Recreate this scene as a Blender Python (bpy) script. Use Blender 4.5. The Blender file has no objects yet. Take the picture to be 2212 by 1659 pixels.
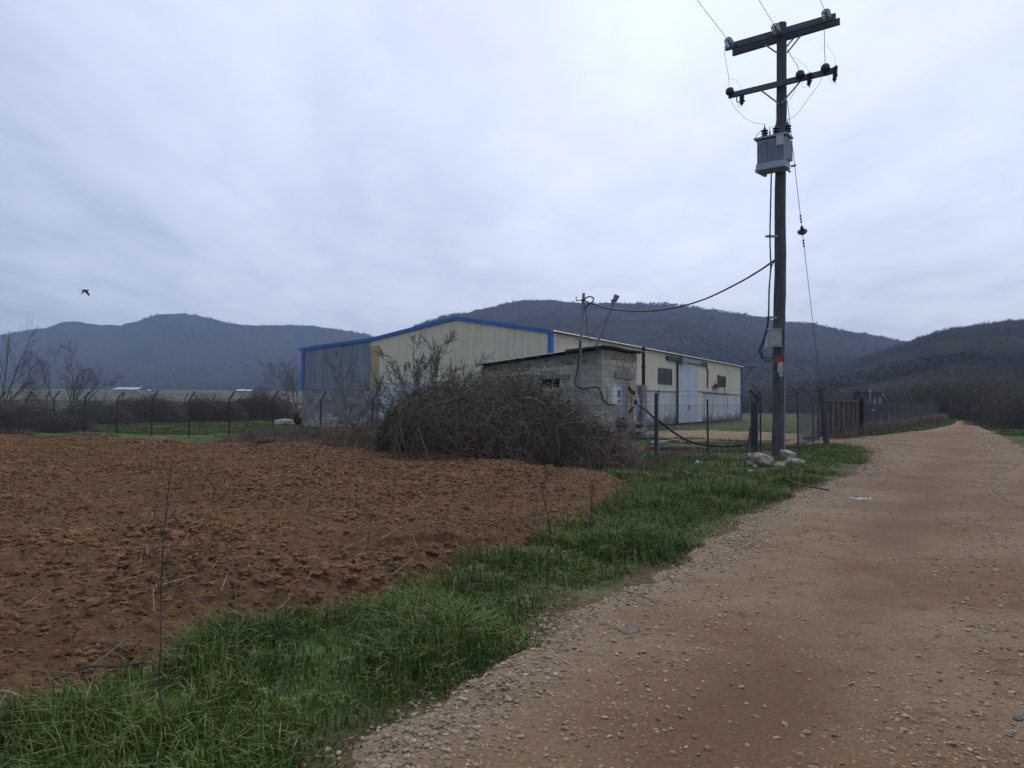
import bpy, math, random
import numpy as np
from mathutils import Vector

rad = math.radians
sc = bpy.context.scene
COL = sc.collection
RNG = np.random.default_rng(7)
random.seed(7)

# ------------------------------------------------------------------ camera
FPX, CX, CY, EYE = 1650.0, 1106.0, 829.5, 1.6
PITCH, ROLL = rad(1.337), rad(0.4)
CAM = np.array([0.0, 0.0, EYE])
fw = np.array([0, math.cos(PITCH), math.sin(PITCH)])
up0 = np.array([0, -math.sin(PITCH), math.cos(PITCH)])
rt0 = np.array([1.0, 0, 0])
RT = math.cos(ROLL) * rt0 + math.sin(ROLL) * up0
UP = -math.sin(ROLL) * rt0 + math.cos(ROLL) * up0


def ray(px, py):
    return fw + RT * ((px - CX) / FPX) - UP * ((py - CY) / FPX)


def at(px, py, y):
    d = ray(px, py)
    return CAM + d * (y / d[1])


def gp(px, py, z=0.0):
    d = ray(px, py)
    return CAM + d * ((z - EYE) / d[2])


def onplane(px, py, p0, n):
    d = ray(px, py)
    n = np.array(n, float)
    return CAM + d * (np.dot(np.array(p0) - CAM, n) / np.dot(d, n))


cam_d = bpy.data.cameras.new('camera')
cam = bpy.data.objects.new('camera', cam_d)
COL.objects.link(cam)
from mathutils import Matrix
M = Matrix(((RT[0], UP[0], -fw[0], 0), (RT[1], UP[1], -fw[1], 0), (RT[2], UP[2], -fw[2], 0), (0, 0, 0, 1)))
cam.matrix_world = Matrix.Translation(Vector(CAM)) @ M
cam_d.sensor_fit = 'HORIZONTAL'
cam_d.sensor_width = 36.0
cam_d.lens = 36.0 * FPX / 2212.0
cam_d.clip_start = 0.05
cam_d.clip_end = 20000
sc.camera = cam


# ------------------------------------------------------------------ noise
def _h(ix, iy, iz, seed):
    h = (ix.astype(np.int64) * 374761393 + iy.astype(np.int64) * 668265263 + iz.astype(np.int64) * 2147483647 + seed * 974634777) & 0xffffffff
    h = ((h ^ (h >> 13)) * 1274126177) & 0xffffffff
    return ((h ^ (h >> 16)) & 0xffffff) / float(0xffffff)


def vn(x, y, z=None, seed=0):
    x = np.asarray(x, float); y = np.asarray(y, float)
    z = np.zeros_like(x) if z is None else np.asarray(z, float)
    ix, iy, iz = np.floor(x), np.floor(y), np.floor(z)
    fx, fy, fz = x - ix, y - iy, z - iz
    fx, fy, fz = [f * f * (3 - 2 * f) for f in (fx, fy, fz)]
    r = 0
    for a in (0, 1):
        for b in (0, 1):
            for c in (0, 1):
                w = (fx if a else 1 - fx) * (fy if b else 1 - fy) * (fz if c else 1 - fz)
                r = r + w * _h(ix + a, iy + b, iz + c, seed)
    return r * 2 - 1


def fbm(x, y, z=None, seed=0, octv=4, gain=0.5):
    r, amp, f = 0, 1.0, 1.0
    for o in range(octv):
        r = r + amp * vn(np.asarray(x) * f + 13.7 * o, np.asarray(y) * f - 7.3 * o, None if z is None else np.asarray(z) * f, seed + o)
        amp *= gain; f *= 2.03
    return r


def sstep(a, b, x):
    t = np.clip((np.asarray(x, float) - a) / (b - a), 0, 1)
    return t * t * (3 - 2 * t)


def sdist(px, py, poly):
    """signed distance to a polygon, positive inside"""
    px = np.asarray(px, float); py = np.asarray(py, float)
    d2 = np.full(px.shape, 1e18); inside = np.zeros(px.shape, bool)
    n = len(poly)
    for i in range(n):
        ax, ay = poly[i][0], poly[i][1]; bx, by = poly[(i + 1) % n][0], poly[(i + 1) % n][1]
        ex, ey = bx - ax, by - ay
        wx, wy = px - ax, py - ay
        t = np.clip((wx * ex + wy * ey) / (ex * ex + ey * ey + 1e-12), 0, 1)
        d2 = np.minimum(d2, (wx - ex * t) ** 2 + (wy - ey * t) ** 2)
        c = ((ay > py) != (by > py))
        with np.errstate(divide='ignore', invalid='ignore'):
            xi = ax + (py - ay) * ex / (ey if abs(ey) > 1e-9 else 1e-9)
        inside ^= c & (px < xi)
    d = np.sqrt(d2)
    return np.where(inside, d, -d)


# ------------------------------------------------------------------ materials
def nd(nt, t, **kw):
    n = nt.nodes.new(t)
    for k, v in kw.items():
        setattr(n, k, v)
    return n


def mixc(nt, fac, a, b, blend='MIX'):
    m = nd(nt, 'ShaderNodeMix', data_type='RGBA', blend_type=blend)
    for s, v in ((0, fac), (6, a), (7, b)):
        if isinstance(v, bpy.types.NodeSocket):
            nt.links.new(v, m.inputs[s])
        elif s == 0:
            m.inputs[0].default_value = v
        else:
            m.inputs[s].default_value = (*v[:3], 1)
    return m.outputs[2]


def noise(nt, vec, scale, detail=5, rough=0.6, dist=0.0):
    n = nd(nt, 'ShaderNodeTexNoise')
    nt.links.new(vec, n.inputs['Vector'])
    n.inputs['Scale'].default_value = scale
    n.inputs['Detail'].default_value = detail
    n.inputs['Roughness'].default_value = rough
    n.inputs['Distortion'].default_value = dist
    return n.outputs['Fac']


def ramp(nt, fac, lo, hi):
    m = nd(nt, 'ShaderNodeMapRange', clamp=True, interpolation_type='SMOOTHSTEP')
    nt.links.new(fac, m.inputs[0])
    m.inputs[1].default_value = lo; m.inputs[2].default_value = hi
    return m.outputs[0]


def newmat(name):
    m = bpy.data.materials.new(name)
    m.use_nodes = True
    nt = m.node_tree
    b = nt.nodes['Principled BSDF']
    return m, nt, b


def bump(nt, b, height, strength, dist):
    bn = nd(nt, 'ShaderNodeBump')
    bn.inputs['Strength'].default_value = strength
    bn.inputs['Distance'].default_value = dist
    nt.links.new(height, bn.inputs['Height'])
    nt.links.new(bn.outputs[0], b.inputs['Normal'])


def mat(name, c1, c2=None, scale=3.0, rough=0.8, metal=0.0, bmp=0.0, bscale=40.0, bdist=0.01, island=0.0, lo=0.35, hi=0.65, stretch=None, trans=0.0, c3=None, s3=None):
    m, nt, b = newmat(name)
    b.inputs['Roughness'].default_value = rough
    b.inputs['Metallic'].default_value = metal
    geo = nd(nt, 'ShaderNodeNewGeometry')
    vec = geo.outputs['Position']
    if stretch:
        mp = nd(nt, 'ShaderNodeMapping'); mp.inputs['Scale'].default_value = stretch
        nt.links.new(vec, mp.inputs[0]); vec = mp.outputs[0]
    col = None
    if c2 is not None:
        f = ramp(nt, noise(nt, vec, scale), lo, hi)
        col = mixc(nt, f, c1, c2)
        if c3 is not None:
            col = mixc(nt, ramp(nt, noise(nt, vec, s3 or scale * 3.7, 6, 0.65), 0.52, 0.68), col, c3)
    if island:
        mr = nd(nt, 'ShaderNodeMapRange')
        nt.links.new(geo.outputs['Random Per Island'], mr.inputs[0])
        mr.inputs[3].default_value = 1 - island; mr.inputs[4].default_value = 1 + island
        cc = nd(nt, 'ShaderNodeCombineColor')
        for i in range(3):
            nt.links.new(mr.outputs[0], cc.inputs[i])
        col = mixc(nt, 1.0, col if col is not None else c1, cc.outputs[0], 'MULTIPLY')
    if col is not None:
        nt.links.new(col, b.inputs['Base Color'])
    else:
        b.inputs['Base Color'].default_value = (*c1, 1)
    if bmp:
        bump(nt, b, noise(nt, vec, bscale, 6, 0.65), bmp, bdist)
    if trans:
        b.inputs['Transmission Weight'].default_value = trans
    return m


MT = {}
MT['wood_pole'] = mat('pole_wood', (0.042, 0.040, 0.045), (0.112, 0.106, 0.11), 3, 0.85, bmp=0.5, bscale=14, stretch=(9, 9, 0.5), c3=(0.055, 0.05, 0.05))
MT['dark_wood'] = mat('crossarm_wood', (0.075, 0.082, 0.10), (0.115, 0.12, 0.14), 6, 0.85, bmp=0.3)
MT['galv'] = mat('galvanised_steel', (0.28, 0.30, 0.33), (0.36, 0.38, 0.41), 8, 0.5, 0.5)
MT['galv_dull'] = mat('dull_galvanised', (0.22, 0.235, 0.26), (0.30, 0.31, 0.33), 6, 0.6, 0.3, c3=(0.2, 0.14, 0.1), s3=9)
MT['old_pipe'] = mat('old_pipe', (0.17, 0.165, 0.17), (0.22, 0.2, 0.19), 6, 0.75, c3=(0.2, 0.11, 0.07), s3=7)
MT['trafo'] = mat('transformer_paint', (0.30, 0.35, 0.41), (0.35, 0.40, 0.46), 4, 0.55, c3=(0.25, 0.28, 0.32), s3=11)
MT['cabinet'] = mat('cabinet_paint', (0.27, 0.30, 0.29), (0.32, 0.345, 0.33), 5, 0.5, c3=(0.23, 0.24, 0.22), s3=14)
MT['cabinet_edge'] = mat('cabinet_edge_paint', (0.42, 0.45, 0.46), (0.48, 0.5, 0.5), 5, 0.5)
MT['ceramic'] = mat('brown_ceramic', (0.03, 0.022, 0.022), None, rough=0.25)
MT['black'] = mat('black_rubber', (0.016, 0.017, 0.02), (0.024, 0.024, 0.028), 10, 0.55)
MT['wire'] = mat('aluminium_wire', (0.10, 0.105, 0.115), None, rough=0.5, metal=0.3)
MT['tarred'] = mat('tarred_wood', (0.035, 0.033, 0.034), (0.055, 0.05, 0.05), 7, 0.8)
MT['sandstone'] = mat('sandstone', (0.34, 0.275, 0.195), (0.25, 0.19, 0.13), 9, 0.95, bmp=0.6)
MT['sandstone'].node_tree.nodes['Principled BSDF'].inputs['Specular IOR Level'].default_value = 0.1
MT['redsign'] = mat('faded_red_paint', (0.34, 0.085, 0.05), (0.27, 0.07, 0.045), 20, 0.7)
MT['label'] = mat('paper_label', (0.5, 0.51, 0.52), (0.30, 0.31, 0.33), 14, 0.7)
MT['ink'] = mat('black_ink', (0.015, 0.015, 0.018), None)
MT['beige'] = mat('beige_sheet', (0.74, 0.665, 0.50), (0.69, 0.615, 0.465), 0.8, 0.45, c3=(0.60, 0.515, 0.365), s3=3.2, stretch=(1.6, 1.6, 0.12))
MT['yellow'] = mat('yellow_sheet', (0.47, 0.38, 0.18), (0.40, 0.33, 0.16), 2, 0.5)
MT['greysheet'] = mat('zinc_sheet', (0.19, 0.215, 0.25), (0.25, 0.275, 0.31), 0.6, 0.38, 0.35, stretch=(3, 3, 0.2), c3=(0.15, 0.165, 0.19), s3=2.0)
MT['blue'] = mat('blue_flashing', (0.03, 0.135, 0.40), (0.04, 0.16, 0.44), 1.5, 0.42)
MT['white_sheet'] = mat('white_door_sheet', (0.60, 0.63, 0.68), (0.52, 0.55, 0.61), 1.2, 0.45)
MT['rail'] = mat('door_rail_steel', (0.20, 0.215, 0.23), (0.26, 0.27, 0.285), 3, 0.55)
MT['roof'] = mat('roof_sheet', (0.40, 0.39, 0.37), (0.50, 0.48, 0.44), 1.0, 0.45, 0.2)
MT['glass_dark'] = mat('dark_glass', (0.035, 0.04, 0.055), (0.05, 0.055, 0.07), 1.5, 0.22)
MT['winframe'] = mat('window_frame', (0.10, 0.11, 0.13), None, rough=0.5)
MT['block'] = mat('concrete_block', (0.43, 0.39, 0.32), (0.33, 0.30, 0.25), 1.6, 0.95, bmp=0.6, bscale=45, island=0.17, c3=(0.46, 0.40, 0.31), s3=6)
MT['mortar'] = mat('mortar', (0.33, 0.285, 0.22), (0.23, 0.20, 0.16), 2.5, 0.95, bmp=0.9, bscale=16, bdist=0.03, c3=(0.09, 0.085, 0.075), s3=5)
MT['concrete'] = mat('rough_concrete', (0.25, 0.235, 0.21), (0.18, 0.17, 0.15), 2.2, 0.95, bmp=0.5, bscale=25, c3=(0.12, 0.11, 0.095), s3=4)
MT['stone'] = mat('grey_stone', (0.30, 0.285, 0.275), (0.21, 0.20, 0.195), 3, 0.95, bmp=0.6, bscale=20, island=0.22)
MT['palestone'] = mat('pale_block', (0.46, 0.43, 0.37), (0.34, 0.315, 0.275), 5, 0.95, bmp=0.5, island=0.15)
MT['tin'] = mat('old_tin_roof', (0.065, 0.067, 0.075), (0.11, 0.11, 0.115), 3, 0.6, 0.3, c3=(0.16, 0.15, 0.14), s3=5)
MT['rust'] = mat('rusty_steel', (0.13, 0.055, 0.032), (0.085, 0.04, 0.026), 7, 0.85, bmp=0.4)
MT['darksteel'] = mat('dark_painted_steel', (0.028, 0.03, 0.034), (0.045, 0.044, 0.046), 9, 0.6, c3=(0.08, 0.05, 0.035), s3=23)
MT['fence_green'] = mat('fence_post_paint', (0.020, 0.027, 0.029), (0.032, 0.038, 0.038), 9, 0.6)
MT['mesh'] = mat('fence_wire', (0.085, 0.09, 0.09), (0.06, 0.06, 0.062), 3, 0.6, 0.2)
MT['gatepanel'] = mat('brown_gate_sheet', (0.10, 0.075, 0.058), (0.065, 0.05, 0.04), 2, 0.75, c3=(0.06, 0.045, 0.038), s3=5)
MT['tractor_blue'] = mat('dark_blue_paint', (0.022, 0.035, 0.075), (0.014, 0.022, 0.05), 4, 0.45)
MT['cabglass'] = mat('cab_glass', (0.22, 0.25, 0.29), (0.17, 0.19, 0.23), 2, 0.12)
MT['orange'] = mat('orange_paint', (0.62, 0.15, 0.04), (0.5, 0.12, 0.035), 9, 0.5)
MT['beacon'] = mat('orange_lens', (0.85, 0.22, 0.05), None, rough=0.25)
MT['lens'] = mat('lamp_lens', (0.6, 0.6, 0.62), None, rough=0.2)
MT['bluebarrel'] = mat('blue_plastic', (0.13, 0.27, 0.48), (0.17, 0.32, 0.54), 3, 0.4)
MT['white_plastic'] = mat('white_plastic', (0.62, 0.64, 0.66), (0.55, 0.57, 0.6), 6, 0.4)
MT['hose'] = mat('hose_rubber', (0.016, 0.017, 0.02), (0.024, 0.024, 0.028), 10, 0.9)
MT['hose'].node_tree.nodes['Principled BSDF'].inputs['Specular IOR Level'].default_value = 0.05
MT['rock'] = mat('limestone', (0.46, 0.41, 0.33), (0.22, 0.19, 0.15), 6, 0.9, bmp=1.0, bscale=16, bdist=0.05, c3=(0.36, 0.20, 0.10), s3=4.5, lo=0.42, hi=0.58)
MT['pebble'] = mat('pebble', (0.34, 0.275, 0.19), (0.245, 0.168, 0.10), 30, 0.85, island=0.42)
MT['bark'] = mat('bark', (0.12, 0.10, 0.088), (0.17, 0.145, 0.125), 6, 0.9)
MT['twig'] = mat('twig', (0.15, 0.118, 0.10), (0.10, 0.08, 0.07), 4, 0.9, island=0.25)
MT['figbark'] = mat('fig_bark', (0.115, 0.105, 0.10), (0.085, 0.075, 0.07), 4, 0.85)
MT['cane'] = mat('bramble_cane', (0.135, 0.088, 0.064), (0.19, 0.14, 0.10), 1.1, 0.85, island=0.6)
MT['canedark'] = mat('dark_cane', (0.085, 0.064, 0.054), (0.12, 0.095, 0.078), 2.0, 0.9, island=0.35)
MT['leaf'] = mat('bramble_leaf', (0.045, 0.058, 0.027), (0.075, 0.072, 0.036), 1.2, 0.8, island=0.45)
MT['leafdull'] = mat('dull_leaf', (0.058, 0.060, 0.036), (0.075, 0.066, 0.045), 1.2, 0.7, island=0.4)
MT['dryweed'] = mat('dry_weed', (0.20, 0.135, 0.095), (0.13, 0.092, 0.07), 1.5, 0.9, island=0.45)
MT['straw'] = mat('straw', (0.28, 0.215, 0.135), (0.2, 0.15, 0.1), 8, 0.85)
MT['stalk'] = mat('dark_stalk', (0.05, 0.034, 0.028), (0.08, 0.055, 0.044), 20, 0.85)
MT['teasel'] = mat('teasel_brown', (0.085, 0.048, 0.03), (0.06, 0.035, 0.024), 40, 0.95, bmp=0.8, bscale=150)
MT['feather'] = mat('black_feather', (0.012, 0.012, 0.014), None, rough=0.6)
MT['farwhite'] = mat('white_far_roof', (0.42, 0.43, 0.45), (0.36, 0.37, 0.38), 0.2, 0.6)
MT['farwall'] = mat('far_wall', (0.40, 0.37, 0.34), (0.33, 0.30, 0.28), 0.3, 0.9)
MT['lime'] = mat('pale_heap', (0.40, 0.385, 0.36), (0.30, 0.285, 0.26), 5, 0.95, bmp=0.6, bscale=20)
MT['pole_cap'] = MT['wood_pole']

# glass for the insulators
m, nt, b = newmat('insulator_glass')
b.inputs['Base Color'].default_value = (0.72, 0.82, 0.84, 1)
b.inputs['Transmission Weight'].default_value = 0.85
b.inputs['Roughness'].default_value = 0.08
MT['glass'] = m

# stained whitewash
m, nt, b = newmat('stained_whitewash')
geo = nd(nt, 'ShaderNodeNewGeometry')
sep = nd(nt, 'ShaderNodeSeparateXYZ'); nt.links.new(geo.outputs['Position'], sep.inputs[0])
mp = nd(nt, 'ShaderNodeMapping'); mp.inputs['Scale'].default_value = (1.6, 1.6, 0.16)
nt.links.new(geo.outputs['Position'], mp.inputs[0])
streak = ramp(nt, noise(nt, mp.outputs[0], 1.7, 4, 0.6), 0.56, 0.72)
blot = noise(nt, geo.outputs['Position'], 1.1, 6, 0.7)
c = mixc(nt, ramp(nt, blot, 0.4, 0.62), (0.56, 0.57, 0.57), (0.46, 0.46, 0.45))
c = mixc(nt, streak, c, (0.31, 0.29, 0.265))
# splash dirt on the lowest half metre, broken up by noise
zz = nd(nt, 'ShaderNodeMath', operation='MULTIPLY_ADD'); nt.links.new(blot, zz.inputs[0]); zz.inputs[1].default_value = -1.6
nt.links.new(sep.outputs[2], zz.inputs[2])
c = mixc(nt, ramp(nt, zz.outputs[0], 0.0, -0.75), c, (0.16, 0.15, 0.13))
nt.links.new(c, b.inputs['Base Color']); b.inputs['Roughness'].default_value = 0.9
bump(nt, b, noise(nt, geo.outputs['Position'], 14, 5), 0.3, 0.01)
MT['whitewash'] = m


# ------------------------------------------------------------------ mesh helpers
ORIGIN = {}


def np_mesh(name, V, faces, mtl, parent=None, smooth=False, attrs=None):
    """faces: (n,k) int array or list of such arrays"""
    V = np.asarray(V, np.float32).reshape(-1, 3)
    if parent is not None:
        V = V - np.array(ORIGIN[parent.name], np.float32)
    fl = faces if isinstance(faces, list) else [faces]
    fl = [np.asarray(f, np.int32) for f in fl if len(f)]
    me = bpy.data.meshes.new(name)
    me.vertices.add(len(V)); me.vertices.foreach_set('co', V.ravel())
    loops = np.concatenate([f.ravel() for f in fl])
    tot = np.concatenate([np.full(len(f), f.shape[1], np.int32) for f in fl])
    st = np.concatenate([[0], np.cumsum(tot)[:-1]]).astype(np.int32)
    me.loops.add(len(loops)); me.loops.foreach_set('vertex_index', loops)
    me.polygons.add(len(tot)); me.polygons.foreach_set('loop_start', st); me.polygons.foreach_set('loop_total', tot)
    me.polygons.foreach_set('use_smooth', np.full(len(tot), bool(smooth)))
    me.update(calc_edges=True)
    if attrs:
        for k, a in attrs.items():
            a = np.asarray(a, np.float32)
            if a.ndim == 1:
                at_ = me.attributes.new(k, 'FLOAT', 'POINT'); at_.data.foreach_set('value', a)
            else:
                at_ = me.attributes.new(k, 'FLOAT_COLOR', 'POINT')
                at_.data.foreach_set('color', np.c_[a, np.ones(len(a), np.float32)].ravel().astype(np.float32))
    me.materials.append(mtl)
    o = bpy.data.objects.new(name, me)
    COL.objects.link(o)
    if parent is not None:
        o.parent = parent
        ORIGIN[o.name] = ORIGIN[parent.name]
    else:
        ORIGIN[o.name] = (0, 0, 0)
    return o


class MB:
    def __init__(self):
        self.v = []; self.f = []; self.n = 0

    def add(self, V, F):
        self.v.append(np.asarray(V, float).reshape(-1, 3))
        for f in F:
            self.f.append([i + self.n for i in f])
        self.n += len(self.v[-1])
        return self

    def box(self, c, s, ax=None, bev=0.0):
        """box centre c, full size s, axes ax (3 unit vectors)"""
        c = np.array(c, float)
        ax = np.eye(3) if ax is None else np.array(ax, float)
        hx, hy, hz = [q / 2 for q in s]
        if bev <= 0:
            V = [c + ax[0] * hx * i + ax[1] * hy * j + ax[2] * hz * k for k in (-1, 1) for j in (-1, 1) for i in (-1, 1)]
            F = [(0, 2, 3, 1), (4, 5, 7, 6), (0, 1, 5, 4), (2, 6, 7, 3), (0, 4, 6, 2), (1, 3, 7, 5)]
            return self.add(V, F)
        b = min(bev, hx * 0.9, hy * 0.9)
        ring = [(-hx + b, -hy), (hx - b, -hy), (hx, -hy + b), (hx, hy - b), (hx - b, hy), (-hx + b, hy), (-hx, hy - b), (-hx, -hy + b)]
        V = [c + ax[0] * x + ax[1] * y + ax[2] * z for z in (-hz, hz) for x, y in ring]
        F = [tuple(range(7, -1, -1)), tuple(range(8, 16))] + [(i, (i + 1) % 8, 8 + (i + 1) % 8, 8 + i) for i in range(8)]
        return self.add(V, F)

    def tube(self, pts, r, sides=8, cap=True):
        P = np.array(pts, float)[None]
        R = np.full((1, P.shape[1]), r, float) if np.isscalar(r) else np.array(r, float)[None]
        V, F = tubes_np(P, R, sides)
        F = [tuple(f) for f in F]
        K = P.shape[1]
        if cap:
            F.append(tuple(range(sides - 1, -1, -1))); F.append(tuple((K - 1) * sides + i for i in range(sides)))
        return self.add(V, F)

    def lathe(self, p, axis, prof, sides=16):
        """prof: list of (radius, height along axis)"""
        axis = np.array(axis, float); axis /= np.linalg.norm(axis)
        ref = np.array([1.0, 0, 0]) if abs(axis[0]) < 0.8 else np.array([0, 1.0, 0])
        a = np.cross(axis, ref); a /= np.linalg.norm(a); b_ = np.cross(axis, a)
        V = []
        for r, h in prof:
            for i in range(sides):
                t = 2 * math.pi * i / sides
                V.append(np.array(p) + axis * h + (a * math.cos(t) + b_ * math.sin(t)) * max(r, 1e-4))
        F = [(k * sides + i, k * sides + (i + 1) % sides, (k + 1) * sides + (i + 1) % sides, (k + 1) * sides + i) for k in range(len(prof) - 1) for i in range(sides)]
        return self.add(V, F)

    def quad(self, a, b, c, d):
        return self.add([a, b, c, d], [(0, 1, 2, 3)])

    def build(self, name, mtl, parent=None, smooth=False):
        V = np.concatenate(self.v)
        by = {}
        for f in self.f:
            by.setdefault(len(f), []).append(f)
        return np_mesh(name, V, [np.array(x) for x in by.values()], mtl, parent, smooth)


def tubes_np(P, R, sides=3):
    P = np.asarray(P, float); N, K, _ = P.shape
    T = np.gradient(P, axis=1); T /= (np.linalg.norm(T, axis=2, keepdims=True) + 1e-12)
    ref = np.where(np.abs(T[:, :1, 2:3]) > 0.8, np.array([1.0, 0.13, 0]), np.array([0.05, 0.0, 1.0]))
    A = np.cross(T, ref); A /= (np.linalg.norm(A, axis=2, keepdims=True) + 1e-12)
    B = np.cross(T, A)
    ang = np.arange(sides) * 2 * np.pi / sides
    V = P[:, :, None] + R[:, :, None, None] * (A[:, :, None] * np.cos(ang)[None, None, :, None] + B[:, :, None] * np.sin(ang)[None, None, :, None])
    idx = np.arange(N * K * sides).reshape(N, K, sides)
    a = idx[:, :-1]; b_ = idx[:, 1:]
    F = np.stack([a, np.roll(a, -1, 2), np.roll(b_, -1, 2), b_], -1).reshape(-1, 4)
    return V.reshape(-1, 3), F


def tag(o, label=None, cat=None, group=None, kind=None):
    if label: o['label'] = label
    if cat: o['category'] = cat
    if group: o['group'] = group
    if kind: o['kind'] = kind
    return o


def thing(name, label, cat, loc=(0, 0, 0), group=None):
    o = bpy.data.objects.new(name, None)
    o.empty_display_size = 0.3
    o.location = Vector([float(q) for q in loc])
    COL.objects.link(o)
    ORIGIN[o.name] = tuple(float(q) for q in loc)
    return tag(o, label, cat, group)


def bez(pts, n=16):
    """Catmull-Rom through points"""
    P = [np.array(p, float) for p in pts]
    P = [2 * P[0] - P[1]] + P + [2 * P[-1] - P[-2]]
    out = []
    for i in range(1, len(P) - 2):
        for k in range(n):
            t = k / n
            p0, p1, p2, p3 = P[i - 1:i + 3]
            out.append(0.5 * ((2 * p1) + (p2 - p0) * t + (2 * p0 - 5 * p1 + 4 * p2 - p3) * t * t + (3 * p1 - p0 - 3 * p2 + p3) * t ** 3))
    out.append(P[-2])
    return np.array(out)


def ico(sub=1):
    t = (1 + 5 ** 0.5) / 2
    V = [(-1, t, 0), (1, t, 0), (-1, -t, 0), (1, -t, 0), (0, -1, t), (0, 1, t), (0, -1, -t), (0, 1, -t), (t, 0, -1), (t, 0, 1), (-t, 0, -1), (-t, 0, 1)]
    F = [(0, 11, 5), (0, 5, 1), (0, 1, 7), (0, 7, 10), (0, 10, 11), (1, 5, 9), (5, 11, 4), (11, 10, 2), (10, 7, 6), (7, 1, 8), (3, 9, 4), (3, 4, 2), (3, 2, 6), (3, 6, 8), (3, 8, 9), (4, 9, 5), (2, 4, 11), (6, 2, 10), (8, 6, 7), (9, 8, 1)]
    V = [np.array(v, float) / np.linalg.norm(v) for v in V]
    for _ in range(sub):
        cache = {}; nf = []

        def mid(a, b):
            k = (min(a, b), max(a, b))
            if k not in cache:
                q = V[a] + V[b]; V.append(q / np.linalg.norm(q)); cache[k] = len(V) - 1
            return cache[k]
        for a, b, c in F:
            ab, bc, ca = mid(a, b), mid(b, c), mid(c, a)
            nf += [(a, ab, ca), (b, bc, ab), (c, ca, bc), (ab, bc, ca)]
        F = nf
    return np.array(V), np.array(F)


ICO0, ICO1, ICO3, ICO4 = ico(0), ico(1), ico(3), ico(4)


def scatter_lumps(name, pos, size, mtl, tmpl, flat=0.6, jit=0.25, seed=1, kind='stuff'):
    rng = np.random.default_rng(seed)
    TV, TF = tmpl
    N, nv = len(pos), len(TV)
    V = TV[None] * (1 + jit * rng.uniform(-1, 1, (N, nv, 1)))
    sc3 = np.stack([rng.uniform(0.7, 1.35, N), rng.uniform(0.7, 1.35, N), flat * rng.uniform(0.7, 1.3, N)], 1)
    V = V * sc3[:, None]
    a = rng.uniform(0, 6.283, N); ca, sa = np.cos(a)[:, None], np.sin(a)[:, None]
    tl = rng.uniform(-0.5, 0.5, N)[:, None]
    x, y, z = V[..., 0], V[..., 1], V[..., 2]
    y, z = y * np.cos(tl) - z * np.sin(tl), y * np.sin(tl) + z * np.cos(tl)
    V = np.stack([x * ca - y * sa, x * sa + y * ca, z], -1) * np.asarray(size)[:, None, None] + np.asarray(pos)[:, None]
    F = (TF[None] + (np.arange(N) * nv)[:, None, None]).reshape(-1, 3)
    o = np_mesh(name, V.reshape(-1, 3), F, mtl)
    return tag(o, kind=kind)


def blades(name, pos, h, w, lean, mtl, seed=1, parent=None, kind='stuff'):
    rng = np.random.default_rng(seed)
    N = len(pos)
    a = rng.uniform(0, 6.283, N); d = np.stack([np.cos(a), np.sin(a), np.zeros(N)], 1)
    s = np.stack([-np.sin(a), np.cos(a), np.zeros(N)], 1)
    h = np.asarray(h)[:, None]; w = np.asarray(w)[:, None]; L = np.asarray(lean)[:, None]
    z = np.array([0, 0, 1.0])
    p0 = np.asarray(pos)
    p1 = p0 + z * h * 0.55 + d * L * h * 0.22
    p2 = p0 + z * h * (1.0 - 0.35 * L) + d * L * h * 0.85
    V = np.stack([p0 - s * w, p0 + s * w, p1 - s * w * 0.8, p1 + s * w * 0.8, p2], 1)
    b0 = (np.arange(N) * 5)[:, None]
    Q = b0 + np.array([[0, 1, 3, 2]]); T = b0 + np.array([[2, 3, 4]])
    o = np_mesh(name, V.reshape(-1, 3), [Q, T], mtl, parent)
    if kind: tag(o, kind=kind)
    return o


def leaf_quads(pos, size, rng):
    N = len(pos)
    a = rng.normal(size=(N, 3)); a /= np.linalg.norm(a, axis=1, keepdims=True)
    b_ = rng.normal(size=(N, 3)); b_ = np.cross(a, b_); b_ /= np.linalg.norm(b_, axis=1, keepdims=True)
    s = np.asarray(size)[:, None]
    V = np.stack([pos - a * s, pos + b_ * s * 0.55, pos + a * s, pos - b_ * s * 0.55], 1)
    F = np.arange(N * 4).reshape(N, 4)
    return V.reshape(-1, 3), F


# ------------------------------------------------------------------ world
SUN_EL, SUN_AZ = rad(44), rad(6)     # azimuth from +Y towards +X: ahead of the camera, behind the cloud
w = bpy.data.worlds.new('World'); sc.world = w; w.use_nodes = True
nt = w.node_tree
bg = nt.nodes['Background']
sky = nd(nt, 'ShaderNodeTexSky', sky_type='NISHITA')
sky.sun_disc = False; sky.sun_elevation = SUN_EL; sky.sun_rotation = SUN_AZ
sky.air_density = 1.0; sky.dust_density = 2.0
tc = nd(nt, 'ShaderNodeTexCoord')
sep = nd(nt, 'ShaderNodeSeparateXYZ'); nt.links.new(tc.outputs['Generated'], sep.inputs[0])


def mth(op, a, b=None, c=None):
    n = nd(nt, 'ShaderNodeMath', operation=op)
    for i, v in enumerate((a, b, c)):
        if v is None: continue
        if isinstance(v, bpy.types.NodeSocket): nt.links.new(v, n.inputs[i])
        else: n.inputs[i].default_value = v
    return n.outputs[0]


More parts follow.
